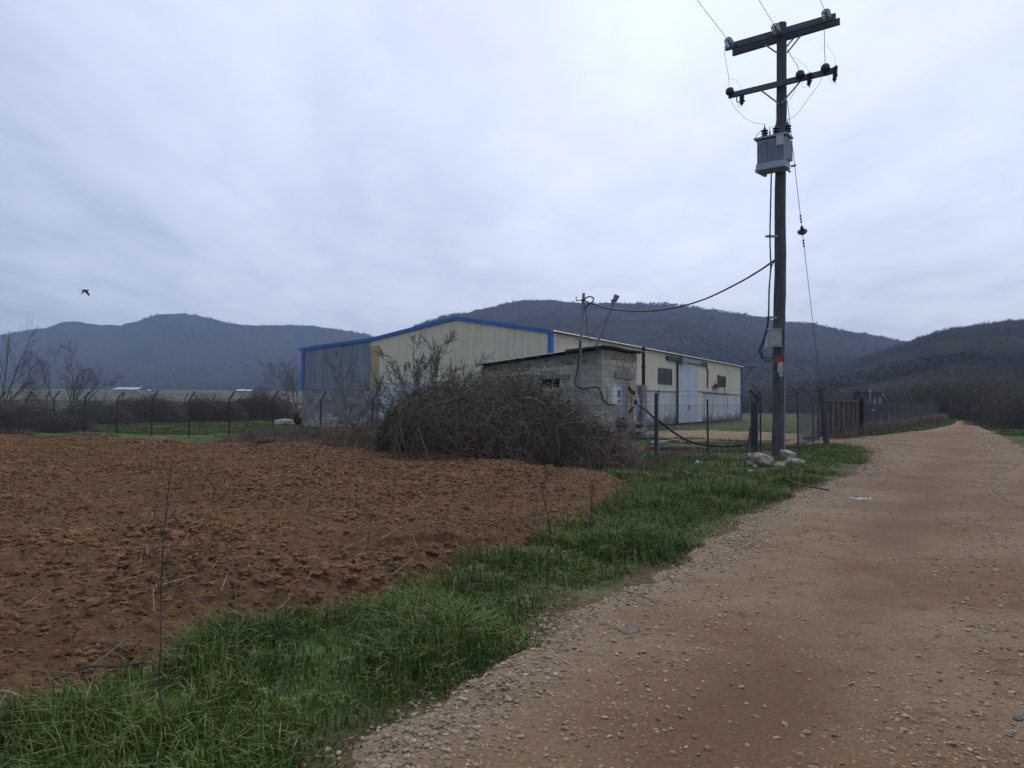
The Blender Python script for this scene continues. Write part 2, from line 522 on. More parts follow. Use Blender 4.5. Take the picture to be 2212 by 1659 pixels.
zc = mth('ADD', mth('MAXIMUM', sep.outputs[2], 0.0), 0.12)
pxn = mth('DIVIDE', sep.outputs[0], zc); pyn = mth('DIVIDE', sep.outputs[1], zc)
comb = nd(nt, 'ShaderNodeCombineXYZ'); nt.links.new(pxn, comb.inputs[0]); nt.links.new(pyn, comb.inputs[1])
mp = nd(nt, 'ShaderNodeMapping'); nt.links.new(comb.outputs[0], mp.inputs[0])
mp.inputs['Rotation'].default_value = (0, 0, rad(12)); mp.inputs['Scale'].default_value = (1.0, 0.36, 1)
n1 = noise(nt, mp.outputs[0], 0.75, 6, 0.55, 0.35)
mp2 = nd(nt, 'ShaderNodeMapping'); nt.links.new(comb.outputs[0], mp2.inputs[0])
mp2.inputs['Rotation'].default_value = (0, 0, rad(-14)); mp2.inputs['Scale'].default_value = (1.25, 0.7, 1); mp2.inputs['Location'].default_value = (3.1, 1.7, 0)
n2 = noise(nt, mp2.outputs[0], 2.1, 7, 0.6, 0.2)
cl = mth('ADD', mth('MULTIPLY', n1, 0.72), mth('MULTIPLY', n2, 0.28))
# the sun glows through the cloud ahead of the camera; the cloud is thicker to the left
sd = (math.sin(SUN_AZ) * math.cos(SUN_EL), math.cos(SUN_AZ) * math.cos(SUN_EL), math.sin(SUN_EL))
dp = nd(nt, 'ShaderNodeVectorMath', operation='DOT_PRODUCT'); nt.links.new(tc.outputs['Generated'], dp.inputs[0]); dp.inputs[1].default_value = sd
glow = mth('POWER', mth('MAXIMUM', dp.outputs['Value'], 0.0), 2.6)
thin = ramp(nt, cl, 0.32, 0.70)
side = mth('MULTIPLY', mth('MINIMUM', sep.outputs[0], 0.22), 0.50)
lvl = mth('ADD', mth('ADD', mth('MULTIPLY', thin, 0.50), mth('MULTIPLY', glow, 0.70)), mth('ADD', side, -0.01))
colc = mixc(nt, lvl, (0.32, 0.39, 0.56), (0.88, 0.97, 1.17))
# a clear pale strip low over the hills
low = mth('POWER', mth('SUBTRACT', 1.0, mth('MINIMUM', mth('ABSOLUTE', mth('MULTIPLY', mth('SUBTRACT', sep.outputs[2], 0.07), 5.0)), 1.0)), 1.5)
lowm = mth('MULTIPLY', mth('MULTIPLY', low, mth('MULTIPLY_ADD', mth('MAXIMUM', mth('MINIMUM', sep.outputs[0], 0.4), -0.5), 0.8, 0.68)), mth('ADD', 0.25, mth('MULTIPLY', ramp(nt, n2, 0.3, 0.62), 0.65)))
colc = mixc(nt, lowm, colc, (0.93, 0.98, 1.06))
skyc = mixc(nt, 1.0, sky.outputs[0], (0.09, 0.09, 0.09), 'MULTIPLY')
fin = mixc(nt, 0.93, skyc, colc)
nt.links.new(fin, bg.inputs[0])
bg.inputs[1].default_value = 1.17

sl = bpy.data.lights.new('sun', 'SUN'); sl.energy = 1.5; sl.angle = rad(30); sl.color = (1.0, 0.89, 0.74)
so = bpy.data.objects.new('sun', sl); COL.objects.link(so)
so.rotation_euler = Vector(sd).to_track_quat('Z', 'Y').to_euler()
so.location = (0, 0, 30)

sc.view_settings.view_transform = 'Standard'
sc.view_settings.look = 'None'
sc.view_settings.exposure = 0.0
sc.view_settings.gamma = 1.0
sc.render.engine = 'CYCLES'
sc.cycles.use_denoising = True
sc.cycles.max_bounces = 6
sc.cycles.diffuse_bounces = 3
sc.cycles.glossy_bounces = 3
sc.cycles.transmission_bounces = 5
sc.cycles.volume_bounces = 0
sc.cycles.transparent_max_bounces = 8

# ------------------------------------------------------------------ plan
U3 = np.array([0.493, 0.870, 0.0]); U3 /= np.linalg.norm(U3)       # along the road
V3 = np.array([-U3[1], U3[0], 0.0])                                # along the front fence, away to the left
Z3 = np.array([0, 0, 1.0])
F0 = np.array([4.4, 23.3, 0.0])


def G(px, py):
    return gp(px, py)[:2]


def GE(px, py):
    return gp(px, py, 0.13)[:2]


def GF(px, py):
    return gp(px, py, 0.16)[:2]


FIELD = [(-9.0, 1.9), GE(0, 1490), GE(180, 1440), GE(330, 1400), GE(450, 1350), GE(640, 1300), GE(840, 1240), GE(1000, 1200), GE(1160, 1150), GE(1250, 1120), GE(1330, 1085), G(1372, 1045),
         GF(1340, 1024), GF(1250, 1014), GF(1130, 1000), GF(1000, 986), GF(860, 972), GF(640, 960), GF(430, 951), GF(200, 942), GF(0, 939), (-34, 33.0), (-34, 2.0)]
ROAD = [(-2.6, -0.5), (-1.9, 1.5), G(700, 1659), G(850, 1560), G(1000, 1470), G(1150, 1385), G(1230, 1310), G(1299, 1273), G(1388, 1234), G(1476, 1198), G(1560, 1150), G(1600, 1112), G(1665, 1085), G(1725, 1058), G(1822, 1028),
        G(1880, 992), G(1880, 968), G(1835, 956), G(1765, 955), G(1690, 962), G(1640, 948), G(1790, 945), G(1845, 945), G(1920, 938), G(2009, 927), G(2060, 916), G(2072, 908), G(2092, 906.5), G(2100, 911), G(2113, 920), G(2150, 934), G(2180, 948), G(2212, 965), (13, 18.5), (8.2, 9.0), (7.5, 4), (7.4, -0.5)]
FIELD = [tuple(p) for p in FIELD]; ROAD = [tuple(p) for p in ROAD]


# ------------------------------------------------------------------ ground sheet
def axis_vals(lo, hi, step, far):
    a = list(np.arange(lo, hi + 1e-6, step))
    s = step
    while a[-1] < far:
        s *= 1.13; a.append(a[-1] + s)
    s = step; a = a[::-1]
    while a[-1] > -far:
        s *= 1.13; a.append(a[-1] - s)
    return np.array(a[::-1])


def plain_z(X, Y):
    left = sstep(0.02, 0.2, -X / np.maximum(Y, 1.0))
    return 0.0155 * np.maximum(0, Y - 90) * left


gx = axis_vals(-46, 48, 0.4, 2700); gy = axis_vals(-6, 112, 0.4, 2500)
gy = gy[gy > -700]
GX, GY = np.meshgrid(gx, gy)
GZ = -0.07 + plain_z(GX, GY) + 0.03 * fbm(GX * 0.35, GY * 0.35, seed=3) * (np.abs(GX) < 200)
# keep it under the ploughed field and road
GC = np.zeros(GX.shape + (3,))
grass = np.array([0.062, 0.098, 0.028]); olive = np.array([0.10, 0.11, 0.045]); soil = np.array([0.15, 0.10, 0.06])
pale = np.array([0.30, 0.225, 0.15]); purple = np.array([0.12, 0.105, 0.10]); dark = np.array([0.055, 0.045, 0.036]); fgreen = np.array([0.06, 0.13, 0.045])
n = fbm(GX * 0.25, GY * 0.25, seed=11)
GC[:] = grass
GC = GC + (olive - grass) * sstep(0.1, 0.8, n)[..., None]
near = (GY < 112)
dep = GY + 0.12 * GX + 6 * fbm(GX * 0.01, GY * 0.03, seed=5)


def band(c, a, b_, e=4.0):
    global GC
    k = sstep(a - e, a + e, dep) * (1 - sstep(b_ - e, b_ + e, dep))
    GC = GC + (np.array(c) - GC) * k[..., None]


band(olive * 1.0, 66, 108); band(fgreen * 0.85, 108, 140); band(dark, 142, 165); band(purple, 168, 300, 8); band(fgreen * 0.8, 310, 345, 6); band(purple * 0.9, 350, 520, 10)
band(fgreen, 540, 760, 20); band(olive * 0.9, 760, 1200, 30)


def patch(px, py, rx, ry, c, k=1.0):
    global GC
    p = gp(px, py)
    q = np.sqrt(((GX - p[0]) / rx) ** 2 + ((GY - p[1]) / ry) ** 2) + 0.35 * fbm(GX * 0.5, GY * 0.5, seed=int(px))
    m_ = (1 - sstep(0.65, 1.15, q)) * k
    GC = GC + (np.array(c) - GC) * m_[..., None]


patch(1570, 936, 5.5, 6.5, pale); patch(1440, 941, 2.6, 1.2, pale * 0.9); patch(1680, 945, 4.0, 5.0, pale * 0.9); patch(1480, 912, 3.0, 2.5, soil * 1.2, 0.8)
patch(1480, 975, 2.0, 0.5, (0.27, 0.24, 0.2)); patch(1430, 918, 2.5, 0.8, pale * 0.8); patch(1560, 908, 6, 2.5, pale * 0.7, 0.7)
patch(1400, 1060, 0.9, 0.7, soil * 0.8); patch(980, 935, 6, 2, soil * 0.8, 0.5)
# bare strip along both road edges, dry belt along the ploughed edge
dr = sdist(GX, GY, ROAD); df = sdist(GX, GY, FIELD)
k = sstep(-0.35, -0.05, dr + 0.2 * fbm(GX * 1.3, GY * 1.3, seed=21)); GC = GC + (soil * 0.85 - GC) * k[..., None]
k = sstep(-0.5, 0.0, df) * (GY > 9); GC = GC + (soil * 0.9 - GC) * k[..., None]
# much darker, bare earth under the brambles
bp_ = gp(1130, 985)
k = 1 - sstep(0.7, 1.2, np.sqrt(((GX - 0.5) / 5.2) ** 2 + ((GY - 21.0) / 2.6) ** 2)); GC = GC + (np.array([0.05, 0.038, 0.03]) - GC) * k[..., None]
GZ = np.where((dr > 0.35) | (df > 0.5), GZ - 0.12, GZ)

m, nt, b = newmat('ground_cover')
att = nd(nt, 'ShaderNodeAttribute', attribute_name='Col')
geo = nd(nt, 'ShaderNodeNewGeometry')
f1 = noise(nt, geo.outputs['Position'], 1.7, 7, 0.7)
f2 = noise(nt, geo.outputs['Position'], 11, 4, 0.7)
c = mixc(nt, ramp(nt, f1, 0.35, 0.7), (0.62, 0.66, 0.62), (1.35, 1.3, 1.2))
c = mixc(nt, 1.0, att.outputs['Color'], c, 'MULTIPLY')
c2 = mixc(nt, ramp(nt, f2, 0.3, 0.7), (0.7, 0.7, 0.7), (1.3, 1.3, 1.3))
c = mixc(nt, 1.0, c, c2, 'MULTIPLY')
nt.links.new(c, b.inputs['Base Color']); b.inputs['Roughness'].default_value = 0.95
b.inputs['Specular IOR Level'].default_value = 0.1
bump(nt, b, f2, 0.8, 0.05)
MT['ground'] = m
ny, nx = GX.shape
idx = np.arange(nx * ny).reshape(ny, nx)
Fq = np.stack([idx[:-1, :-1], idx[:-1, 1:], idx[1:, 1:], idx[1:, :-1]], -1).reshape(-1, 4)
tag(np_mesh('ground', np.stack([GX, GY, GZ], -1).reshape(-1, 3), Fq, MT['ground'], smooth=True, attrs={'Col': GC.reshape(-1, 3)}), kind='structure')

# ------------------------------------------------------------------ road
ax_ = 0.62


def road_h(X, Y):
    d = sdist(X, Y, ROAD)
    s = (X - ax_ * Y) * 0.85          # across the road
    rut = -0.035 * np.exp(-((s - (-0.9)) / 0.35) ** 2) - 0.03 * np.exp(-((s - 1.2) / 0.4) ** 2)
    h = 0.012 + rut + 0.022 * fbm(X * 0.7, Y * 0.5, seed=31) + 0.006 * fbm(X * 6, Y * 6, seed=32, octv=3)
    pud = gp(1868, 1073)
    q = np.hypot((X - pud[0]) / 0.75, (Y - pud[1]) / 0.5)
    h = h - 0.05 * np.exp(-q * q * 1.2)
    k = sstep(-0.25, 0.35, d + 0.18 * fbm(X * 1.5, Y * 1.5, seed=33))
    return -0.13 + (h + 0.13) * k, d, s


yr = [-0.5]
while yr[-1] < 92:
    yr.append(yr[-1] + max(0.045, 0.0085 * yr[-1]))
yr = np.array(yr); sr = np.arange(-8.5, 8.5, 0.075)
SR, YR = np.meshgrid(sr, yr)
XR = ax_ * YR + SR
ZR, DR, SS = road_h(XR, YR)
# extra columns for the gate entrance lie left of the band
keep = DR > -0.6
idx = np.arange(XR.size).reshape(XR.shape)
kq = keep[:-1, :-1] & keep[1:, :-1] & keep[:-1, 1:] & keep[1:, 1:]
Fq = np.stack([idx[:-1, :-1], idx[:-1, 1:], idx[1:, 1:], idx[1:, :-1]], -1)[kq]
used, inv = np.unique(Fq, return_inverse=True)
P = np.stack([XR, YR, ZR], -1).reshape(-1, 3)[used]
wob = 0.35 * fbm(P[:, 0] * 0.4, P[:, 1] * 0.4, seed=40)
sS = SS.reshape(-1)[used] + wob * 0.6
track = np.exp(-((sS + 0.95) / 0.5) ** 2) + 0.9 * np.exp(-((sS - 1.15) / 0.45) ** 2)
track = track * (0.75 + 0.5 * fbm(P[:, 0] * 0.8, P[:, 1] * 0.5, seed=41))
edge = 1 - sstep(0.0, 1.15, DR.reshape(-1)[used] + wob)
# the gravelled margin is on the left side of the road only
m, nt, b = newmat('clay_road')
geo = nd(nt, 'ShaderNodeNewGeometry'); pos = geo.outputs['Position']
at_t = nd(nt, 'ShaderNodeAttribute', attribute_name='track'); at_e = nd(nt, 'ShaderNodeAttribute', attribute_name='edge')
big = noise(nt, pos, 0.55, 6, 0.65, 0.4); med = noise(nt, pos, 3.2, 6, 0.7); fine = noise(nt, pos, 42, 4, 0.7)
c = mixc(nt, ramp(nt, big, 0.36, 0.62), (0.165, 0.089, 0.043), (0.228, 0.154, 0.088))
c = mixc(nt, ramp(nt, med, 0.5, 0.72), c, (0.125, 0.064, 0.031))
tr = nd(nt, 'ShaderNodeMath', operation='MULTIPLY'); nt.links.new(at_t.outputs['Fac'], tr.inputs[0]); tr.inputs[1].default_value = 0.8
c = mixc(nt, tr.outputs[0], c, (0.138, 0.077, 0.041))
# embedded chips of stone
vor = nd(nt, 'ShaderNodeTexVoronoi'); vor.inputs['Scale'].default_value = 34; nt.links.new(pos, vor.inputs['Vector'])
vor2 = nd(nt, 'ShaderNodeTexVoronoi'); vor2.inputs['Scale'].default_value = 11; nt.links.new(pos, vor2.inputs['Vector'])
sepc = nd(nt, 'ShaderNodeSeparateColor'); nt.links.new(vor.outputs['Color'], sepc.inputs[0])
sepd = nd(nt, 'ShaderNodeSeparateColor'); nt.links.new(vor2.outputs['Color'], sepd.inputs[0])
msk = noise(nt, pos, 0.9, 5, 0.7)


def mul(a, b_):
    n_ = nd(nt, 'ShaderNodeMath', operation='MULTIPLY')
    for i, v in enumerate((a, b_)):
        if isinstance(v, bpy.types.NodeSocket): nt.links.new(v, n_.inputs[i])
        else: n_.inputs[i].default_value = v
    return n_.outputs[0]


st1 = mul(ramp(nt, sepc.outputs[0], 0.48, 0.52), ramp(nt, vor.outputs['Distance'], 0.46, 0.34))
inv_ = nd(nt, 'ShaderNodeMath', operation='SUBTRACT'); inv_.inputs[0].default_value = 1.0; nt.links.new(at_t.outputs['Fac'], inv_.inputs[1])
st1 = mul(mul(st1, ramp(nt, msk, 0.30, 0.55)), ramp(nt, inv_.outputs[0], -0.1, 0.6))
st2 = mul(ramp(nt, sepd.outputs[0], 0.80, 0.83), ramp(nt, vor2.outputs['Distance'], 0.36, 0.28))
stc = mixc(nt, sepc.outputs[1], (0.22, 0.145, 0.085), (0.40, 0.325, 0.225))
c = mixc(nt, mul(st1, 0.65), c, stc)
stc2 = mixc(nt, sepd.outputs[1], (0.2, 0.15, 0.105), (0.42, 0.36, 0.29))

c = mixc(nt, mul(at_e.outputs['Fac'], ramp(nt, med, 0.3, 0.6)), c, (0.25, 0.185, 0.115))
fv = mixc(nt, ramp(nt, fine, 0.3, 0.7), (0.75, 0.75, 0.75), (1.22, 1.22, 1.22))
c = mixc(nt, 1.0, c, fv, 'MULTIPLY')
nt.links.new(c, b.inputs['Base Color']); b.inputs['Roughness'].default_value = 0.9
b.inputs['Specular IOR Level'].default_value = 0.2
hh = nd(nt, 'ShaderNodeMath', operation='MULTIPLY_ADD'); nt.links.new(st1, hh.inputs[0]); hh.inputs[1].default_value = 0.9; nt.links.new(fine, hh.inputs[2])
h2 = nd(nt, 'ShaderNodeMath', operation='MULTIPLY_ADD'); nt.links.new(st2, h2.inputs[0]); h2.inputs[1].default_value = 0.0; nt.links.new(hh.outputs[0], h2.inputs[2])
bump(nt, b, h2.outputs[0], 0.8, 0.012)
MT['road'] = m
tag(np_mesh('road', P, inv.reshape(-1, 4), MT['road'], smooth=True, attrs={'track': track, 'edge': edge}), kind='structure')

# puddle
pc = gp(1868, 1073)
rngp = np.random.default_rng(3)
MT['water'] = mat('puddle_water', (0.07, 0.055, 0.045), None, rough=0.03)
mb = MB()
for cx, cy, r_ in ((0, 0, 0.30), (0.36, -0.05, 0.16), (-0.33, 0.03, 0.12)):
    ring = []
    for i in range(40):
        t = i / 40 * 6.283
        rr = r_ * (1 + 0.28 * math.sin(3 * t + cx * 9) + 0.16 * math.sin(7 * t + 1) + 0.1 * math.sin(11 * t))
        ring.append((pc[0] + cx + rr * 1.2 * math.cos(t), pc[1] + cy * 2 + rr * math.sin(t), -0.036))
    mb.add(ring, [tuple(range(40))])
tag(mb.build('puddle', MT['water']), kind='structure')


# ------------------------------------------------------------------ ploughed field
def clod(x, y, cell, seed, jit=0.9, rad_=0.62):
    """rounded lumps, one per cell, of random height"""
    gx_, gy_ = x / cell, y / cell
    ix, iy = np.floor(gx_), np.floor(gy_)
    best = np.zeros_like(gx_)
    for a in (-1, 0, 1):
        for b_ in (-1, 0, 1):
            cx_, cy_ = ix + a, iy + b_
            z0_ = np.zeros_like(cx_)
            fx_ = cx_ + 0.5 + jit * (_h(cx_, cy_, z0_, seed) - 0.5); fy_ = cy_ + 0.5 + jit * (_h(cx_, cy_, z0_, seed + 1) - 0.5)
            hh_ = _h(cx_, cy_, z0_, seed + 2); rr_ = rad_ * (0.55 + 0.75 * _h(cx_, cy_, z0_, seed + 3))
            an_ = 6.283 * _h(cx_, cy_, z0_, seed + 4); el_ = 0.6 + 0.4 * _h(cx_, cy_, z0_, seed + 5)
            dx, dy = gx_ - fx_, gy_ - fy_
            u_, v_ = dx * np.cos(an_) + dy * np.sin(an_), (-dx * np.sin(an_) + dy * np.cos(an_)) / el_
            q = 1 - (u_ * u_ + v_ * v_) / (rr_ * rr_)
            best = np.maximum(best, np.where(q > 0, np.sqrt(np.maximum(q, 0)) * hh_ ** 1.6, 0))
    return best


def field_h(X, Y):
    d = sdist(X, Y, FIELD)
    h = 0.06 + 0.07 * fbm(X * 0.45, Y * 0.45, seed=51, octv=3)
    lump = np.clip(0.75 + 0.5 * fbm(X * 0.8, Y * 0.8, seed=56, octv=2), 0.3, 1.3)
    wx, wy = X + 0.03 * vn(X * 9, Y * 9, seed=59), Y + 0.03 * vn(X * 9 + 50, Y * 9, seed=60)
    h = h + lump * (0.034 * clod(wx, wy, 0.19, 151) + 0.040 * clod(wx, wy, 0.10, 161, 0.9, 0.8) + 0.030 * clod(wx, wy, 0.06, 171, 0.9, 0.85)) + 0.012 * fbm(X * 12, Y * 12, seed=54, octv=2) + 0.012 * fbm(X * 2.2, Y * 2.2, seed=53, octv=2)
    # a shallow furrow rhythm along the field
    h = h + 0.02 * np.sin((X * 0.49 + Y * 0.87) * 3.1 + 1.2 * fbm(X * 0.3, Y * 0.3, seed=57))
    h = h + 0.09 * np.exp(-((d - 0.6) / 0.5) ** 2) * (Y > 8)
    k = sstep(-0.15, 0.45, d + 0.12 * fbm(X * 2, Y * 2, seed=58))
    return -0.16 + (h + 0.16) * k, d


yf = [2.0]
while yf[-1] < 37.5:
    yf.append(yf[-1] + max(0.016, 0.0042 * yf[-1]))
yf = np.array(yf)
SF, YF = np.meshgrid(np.arange(-0.92, 0.34, 0.0030), yf)      # finer soil relief where the field is nearer
XF = SF * YF
vis = XF > -34.2
ZF = np.full(XF.shape, -0.2); DF = np.full(XF.shape, -9.0)
z_, d_ = field_h(XF[vis], YF[vis]); ZF[vis] = z_; DF[vis] = d_
keep = DF > -0.35
kq = keep[:-1, :-1] & keep[1:, :-1] & keep[:-1, 1:] & keep[1:, 1:]
idx = np.arange(XF.size).reshape(XF.shape)
Fq = np.stack([idx[:-1, :-1], idx[:-1, 1:], idx[1:, 1:], idx[1:, :-1]], -1)[kq]
used, inv = np.unique(Fq, return_inverse=True)
P = np.stack([XF, YF, ZF], -1).reshape(-1, 3)[used]
m, nt, b = newmat('ploughed_clay')
geo = nd(nt, 'ShaderNodeNewGeometry'); pos = geo.outputs['Position']
a1 = noise(nt, pos, 0.5, 5, 0.6); a2 = noise(nt, pos, 6, 7, 0.7); a3 = noise(nt, pos, 38, 5, 0.7)
c = mixc(nt, ramp(nt, a1, 0.35, 0.65), (0.165, 0.086, 0.041), (0.122, 0.065, 0.032))
c = mixc(nt, ramp(nt, a2, 0.4, 0.72), c, (0.215, 0.122, 0.064))
fv = mixc(nt, ramp(nt, a3, 0.3, 0.7), (0.7, 0.7, 0.7), (1.25, 1.25, 1.25))
c = mixc(nt, 1.0, c, fv, 'MULTIPLY')
mr = nd(nt, 'ShaderNodeMapRange'); nt.links.new(geo.outputs['Random Per Island'], mr.inputs[0]); mr.name = 'island_range'; mr.inputs[3].default_value = 0.92; mr.inputs[4].default_value = 0.92
cc = nd(nt, 'ShaderNodeCombineColor')
for i in range(3): nt.links.new(mr.outputs[0], cc.inputs[i])
c = mixc(nt, 1.0, c, cc.outputs[0], 'MULTIPLY')
nt.links.new(c, b.inputs['Base Color']); b.inputs['Roughness'].default_value = 0.95; b.inputs['Specular IOR Level'].default_value = 0.1
ad = nd(nt, 'ShaderNodeMath', operation='MULTIPLY_ADD'); nt.links.new(a2, ad.inputs[0]); ad.inputs[1].default_value = 2.0; nt.links.new(a3, ad.inputs[2])
bump(nt, b, ad.outputs[0], 0.9, 0.03)
MT['clay'] = m
MT['lightclod'] = m.copy(); MT['lightclod'].name = 'lightened_clay_clod'      # pale lumps, colour lightened to make up for shade on their backlit sides
ir = MT['lightclod'].node_tree.nodes['island_range']; ir.inputs[3].default_value = 1.05; ir.inputs[4].default_value = 1.75
tag(np_mesh('ploughed_field', P, inv.reshape(-1, 4), MT['clay'], smooth=True), kind='structure')

# loose clods
rng = np.random.default_rng(61)
N = 230000
X = rng.uniform(-30, 3.5, N); Y = 2.2 + 34 * rng.uniform(0, 1, N) ** 1.35
ok = (X > -0.74 * Y - 0.8)
X, Y = X[ok], Y[ok]
z, d = field_h(X, Y)
ok = d > 0.02
X, Y, z, d = X[ok], Y[ok], z[ok], d[ok]
size = (0.008 + 0.036 * rng.random(len(X)) ** 5.5 + 0.0008 * Y) * (1 + 0.5 * fbm(X * 0.6, Y * 0.6, seed=66, octv=2)).clip(0.6, 1.6)
nearm = Y < 11
scatter_lumps('soil_clods', np.stack([X, Y, z + size * 0.02], 1)[nearm], size[nearm], MT['lightclod'], ICO1, 0.55, 0.34, 62)
scatter_lumps('far_soil_clods', np.stack([X, Y, z + size * 0.15], 1)[~nearm], size[~nearm], MT['lightclod'], ICO0, 0.7, 0.3, 63)

# straw and roots littering the field
rng = np.random.default_rng(64)
N = 420
Y = 3 + 22 * rng.random(N) ** 1.5; X = rng.uniform(-0.7, 0.15, N) * Y
z, d = field_h(X, Y); ok = d > 0.1
X, Y, z = X[ok], Y[ok], z[ok]
a = rng.uniform(0, 3.14, len(X)); L = rng.uniform(0.04, 0.2, len(X))
t = np.linspace(-1, 1, 4)
Pp = np.stack([X[:, None] + np.cos(a)[:, None] * L[:, None] * t, Y[:, None] + np.sin(a)[:, None] * L[:, None] * t, z[:, None] + 0.035 + 0.05 * rng.random((len(X), 1)) * (t + 1) ** 1.2 - 0.02], -1)
Vt, Ft = tubes_np(Pp, np.full(Pp.shape[:2], 0.0035), 3)
tag(np_mesh('straw_litter', Vt, Ft, MT['straw']), kind='stuff')

# ------------------------------------------------------------------ gravel and pebbles
rng = np.random.default_rng(71)
N = 520000
Y = 2.2 + 42 * rng.random(N) ** 2.0; s = rng.uniform(-6.0, 6.5, N); X = ax_ * Y + s
ok = (np.abs(X) < 0.72 * Y + 0.6)
X, Y = X[ok], Y[ok]
z, d, ss = road_h(X, Y)
nz = fbm(X * 0.7, Y * 0.7, seed=72)
leftside = ss < 0.0
dens = np.where(leftside, np.exp(-((d + 0.22 * nz - 0.20) / 0.30) ** 2), 0) * 0.95 + 0.085 + 0.10 * sstep(0.2, 0.8, nz) + 0.10 * np.exp(-((ss - 0.1) / 0.35) ** 2) + 0.05 * (ss > 2.2)
trk = np.exp(-((ss + 0.95) / 0.5) ** 2) + np.exp(-((ss - 1.15) / 0.45) ** 2)
dens = dens * (1 - 0.88 * np.clip(trk, 0, 1) * sstep(0.7, 1.3, d))
ok = (rng.random(len(X)) < dens) & (d > -0.22)
X, Y, z, d = X[ok], Y[ok], z[ok], d[ok]
z = np.maximum(z, -0.075)
size = (0.0035 + 0.0145 * rng.random(len(X)) ** 3.4) * (1 + 0.018 * Y)
scatter_lumps('gravel', np.stack([X, Y, z + size * 0.15], 1), size, MT['pebble'], ICO0, 0.6, 0.25, 73)

# ------------------------------------------------------------------ grass
m, nt, b = newmat('grass_blade')
geo = nd(nt, 'ShaderNodeNewGeometry')
g1 = noise(nt, geo.outputs['Position'], 0.9, 4, 0.6)
c = mixc(nt, ramp(nt, g1, 0.38, 0.62), (0.070, 0.128, 0.028), (0.118, 0.164, 0.036))
rnd = geo.outputs['Random Per Island']
c = mixc(nt, ramp(nt, rnd, 0.93, 0.96), c, (0.19, 0.155, 0.07))
mr = nd(nt, 'ShaderNodeMapRange'); nt.links.new(rnd, mr.inputs[0]); mr.inputs[3].default_value = 0.65; mr.inputs[4].default_value = 1.3
cc = nd(nt, 'ShaderNodeCombineColor')
for i in range(3): nt.links.new(mr.outputs[0], cc.inputs[i])
c = mixc(nt, 1.0, c, cc.outputs[0], 'MULTIPLY')
nt.links.new(c, b.inputs['Base Color']); b.inputs['Roughness'].default_value = 0.7; b.inputs['Specular IOR Level'].default_value = 0.12
MT['grass'] = m


def grass_patch(name, N, yfun, xlim, seed, hmul=1.0, wmul=1.0, maxd=None):
    rng = np.random.default_rng(seed)
    Y = yfun(rng.random(N)); X = rng.uniform(xlim[0], xlim[1], N)
    ok = (np.abs(X) < 0.71 * Y + 0.5)
    X, Y = X[ok], Y[ok]
    dr = sdist(X, Y, ROAD); df = sdist(X, Y, FIELD)
    n1 = fbm(X * 0.8, Y * 0.8, seed=81); n2 = fbm(X * 2.6, Y * 2.6, seed=82)
    e = -dr + 0.22 * n1 + 0.12
    ok = (df < 0.12 + 0.12 * n2) & (e > 0.02)
    dens = sstep(0.02, 0.45, e) * (0.5 + 0.5 * sstep(-0.5, 0.2, n2 + n1 * 0.5))
    # the fenced yard begins beyond the front fence
    rel = (X - F0[0]) * U3[0] + (Y - F0[1]) * U3[1]
    ok &= (rel < 1.2) | (X > 9)
    # none under the brambles
    bq = np.hypot((X + 0.2) / 4.6, (Y - 21.0) / 2.2)
    ok &= bq > 0.9
    ok &= rng.random(len(X)) < dens
    X, Y, e, n1, n2 = [q[ok] for q in (X, Y, e, n1, n2)]
    h = (0.03 + 0.26 * sstep(0.12, 0.95, e) * (0.72 + 0.55 * n1.clip(-0.8, 0.8) + 0.35 * n2.clip(-0.8, 0.8))) * rng.uniform(0.5, 1.35, len(X)) * hmul
    far_short = 1 - 0.40 * sstep(13, 19, Y)
    h = np.maximum(h * far_short, 0.03)
    w = (0.0022 + 0.0022 * rng.random(len(X))) * (1 + 0.05 * Y) * wmul
    blades(name, np.stack([X, Y, np.full(len(X), -0.075)], 1), h, w, rng.uniform(0.1, 1.2, len(X)), MT['grass'], seed + 1)


grass_patch('verge_grass', 150000, lambda r: 2.4 + 6.6 * r ** 1.2, (-6.5, 3.5), 83)
grass_patch('middle_verge_grass', 130000, lambda r: 8.5 + 10 * r, (-1.5, 9.5), 86)
grass_patch('far_verge_grass', 90000, lambda r: 17.5 + 16 * r, (-4, 16), 89, 1.0, 1.0)
# far verges either side of the road beyond the gate, and the strip right of the road
rng = np.random.default_rng(92)
N = 120000
Y = 30 + 60 * rng.random(N) ** 1.5; s = rng.uniform(-8, 15, N); X = ax_ * Y + s
dr = sdist(X, Y, ROAD) + 0.5 * fbm(X * 0.5, Y * 0.5, seed=93)
ok = (dr < -0.2) & (X < 0.72 * Y) & ((s > 2) | (Y > 42)) & (fbm(X * 0.6, Y * 0.6, seed=94) > -0.45)
gline = (X - 20.2) * V3[0] + (Y - 44.4) * V3[1]
ok &= gline < 0.3
X, Y = X[ok], Y[ok]
blades('roadside_grass', np.stack([X, Y, np.full(len(X), -0.075)], 1), rng.uniform(0.06, 0.2, len(X)), 0.010 + 0.0003 * Y, rng.uniform(0.2, 1.3, len(X)), MT['grass'], 95)
# yard grass, tufty
rng = np.random.default_rng(96)
N = 90000
a = rng.uniform(-6, 44, N); bq = 0.6 + 24 * rng.random(N) ** 1.3
X = F0[0] + a * V3[0] + bq * U3[0]; Y = F0[1] + a * V3[1] + bq * U3[1]
ok = fbm(X * 0.7, Y * 0.7, seed=97) > -0.25
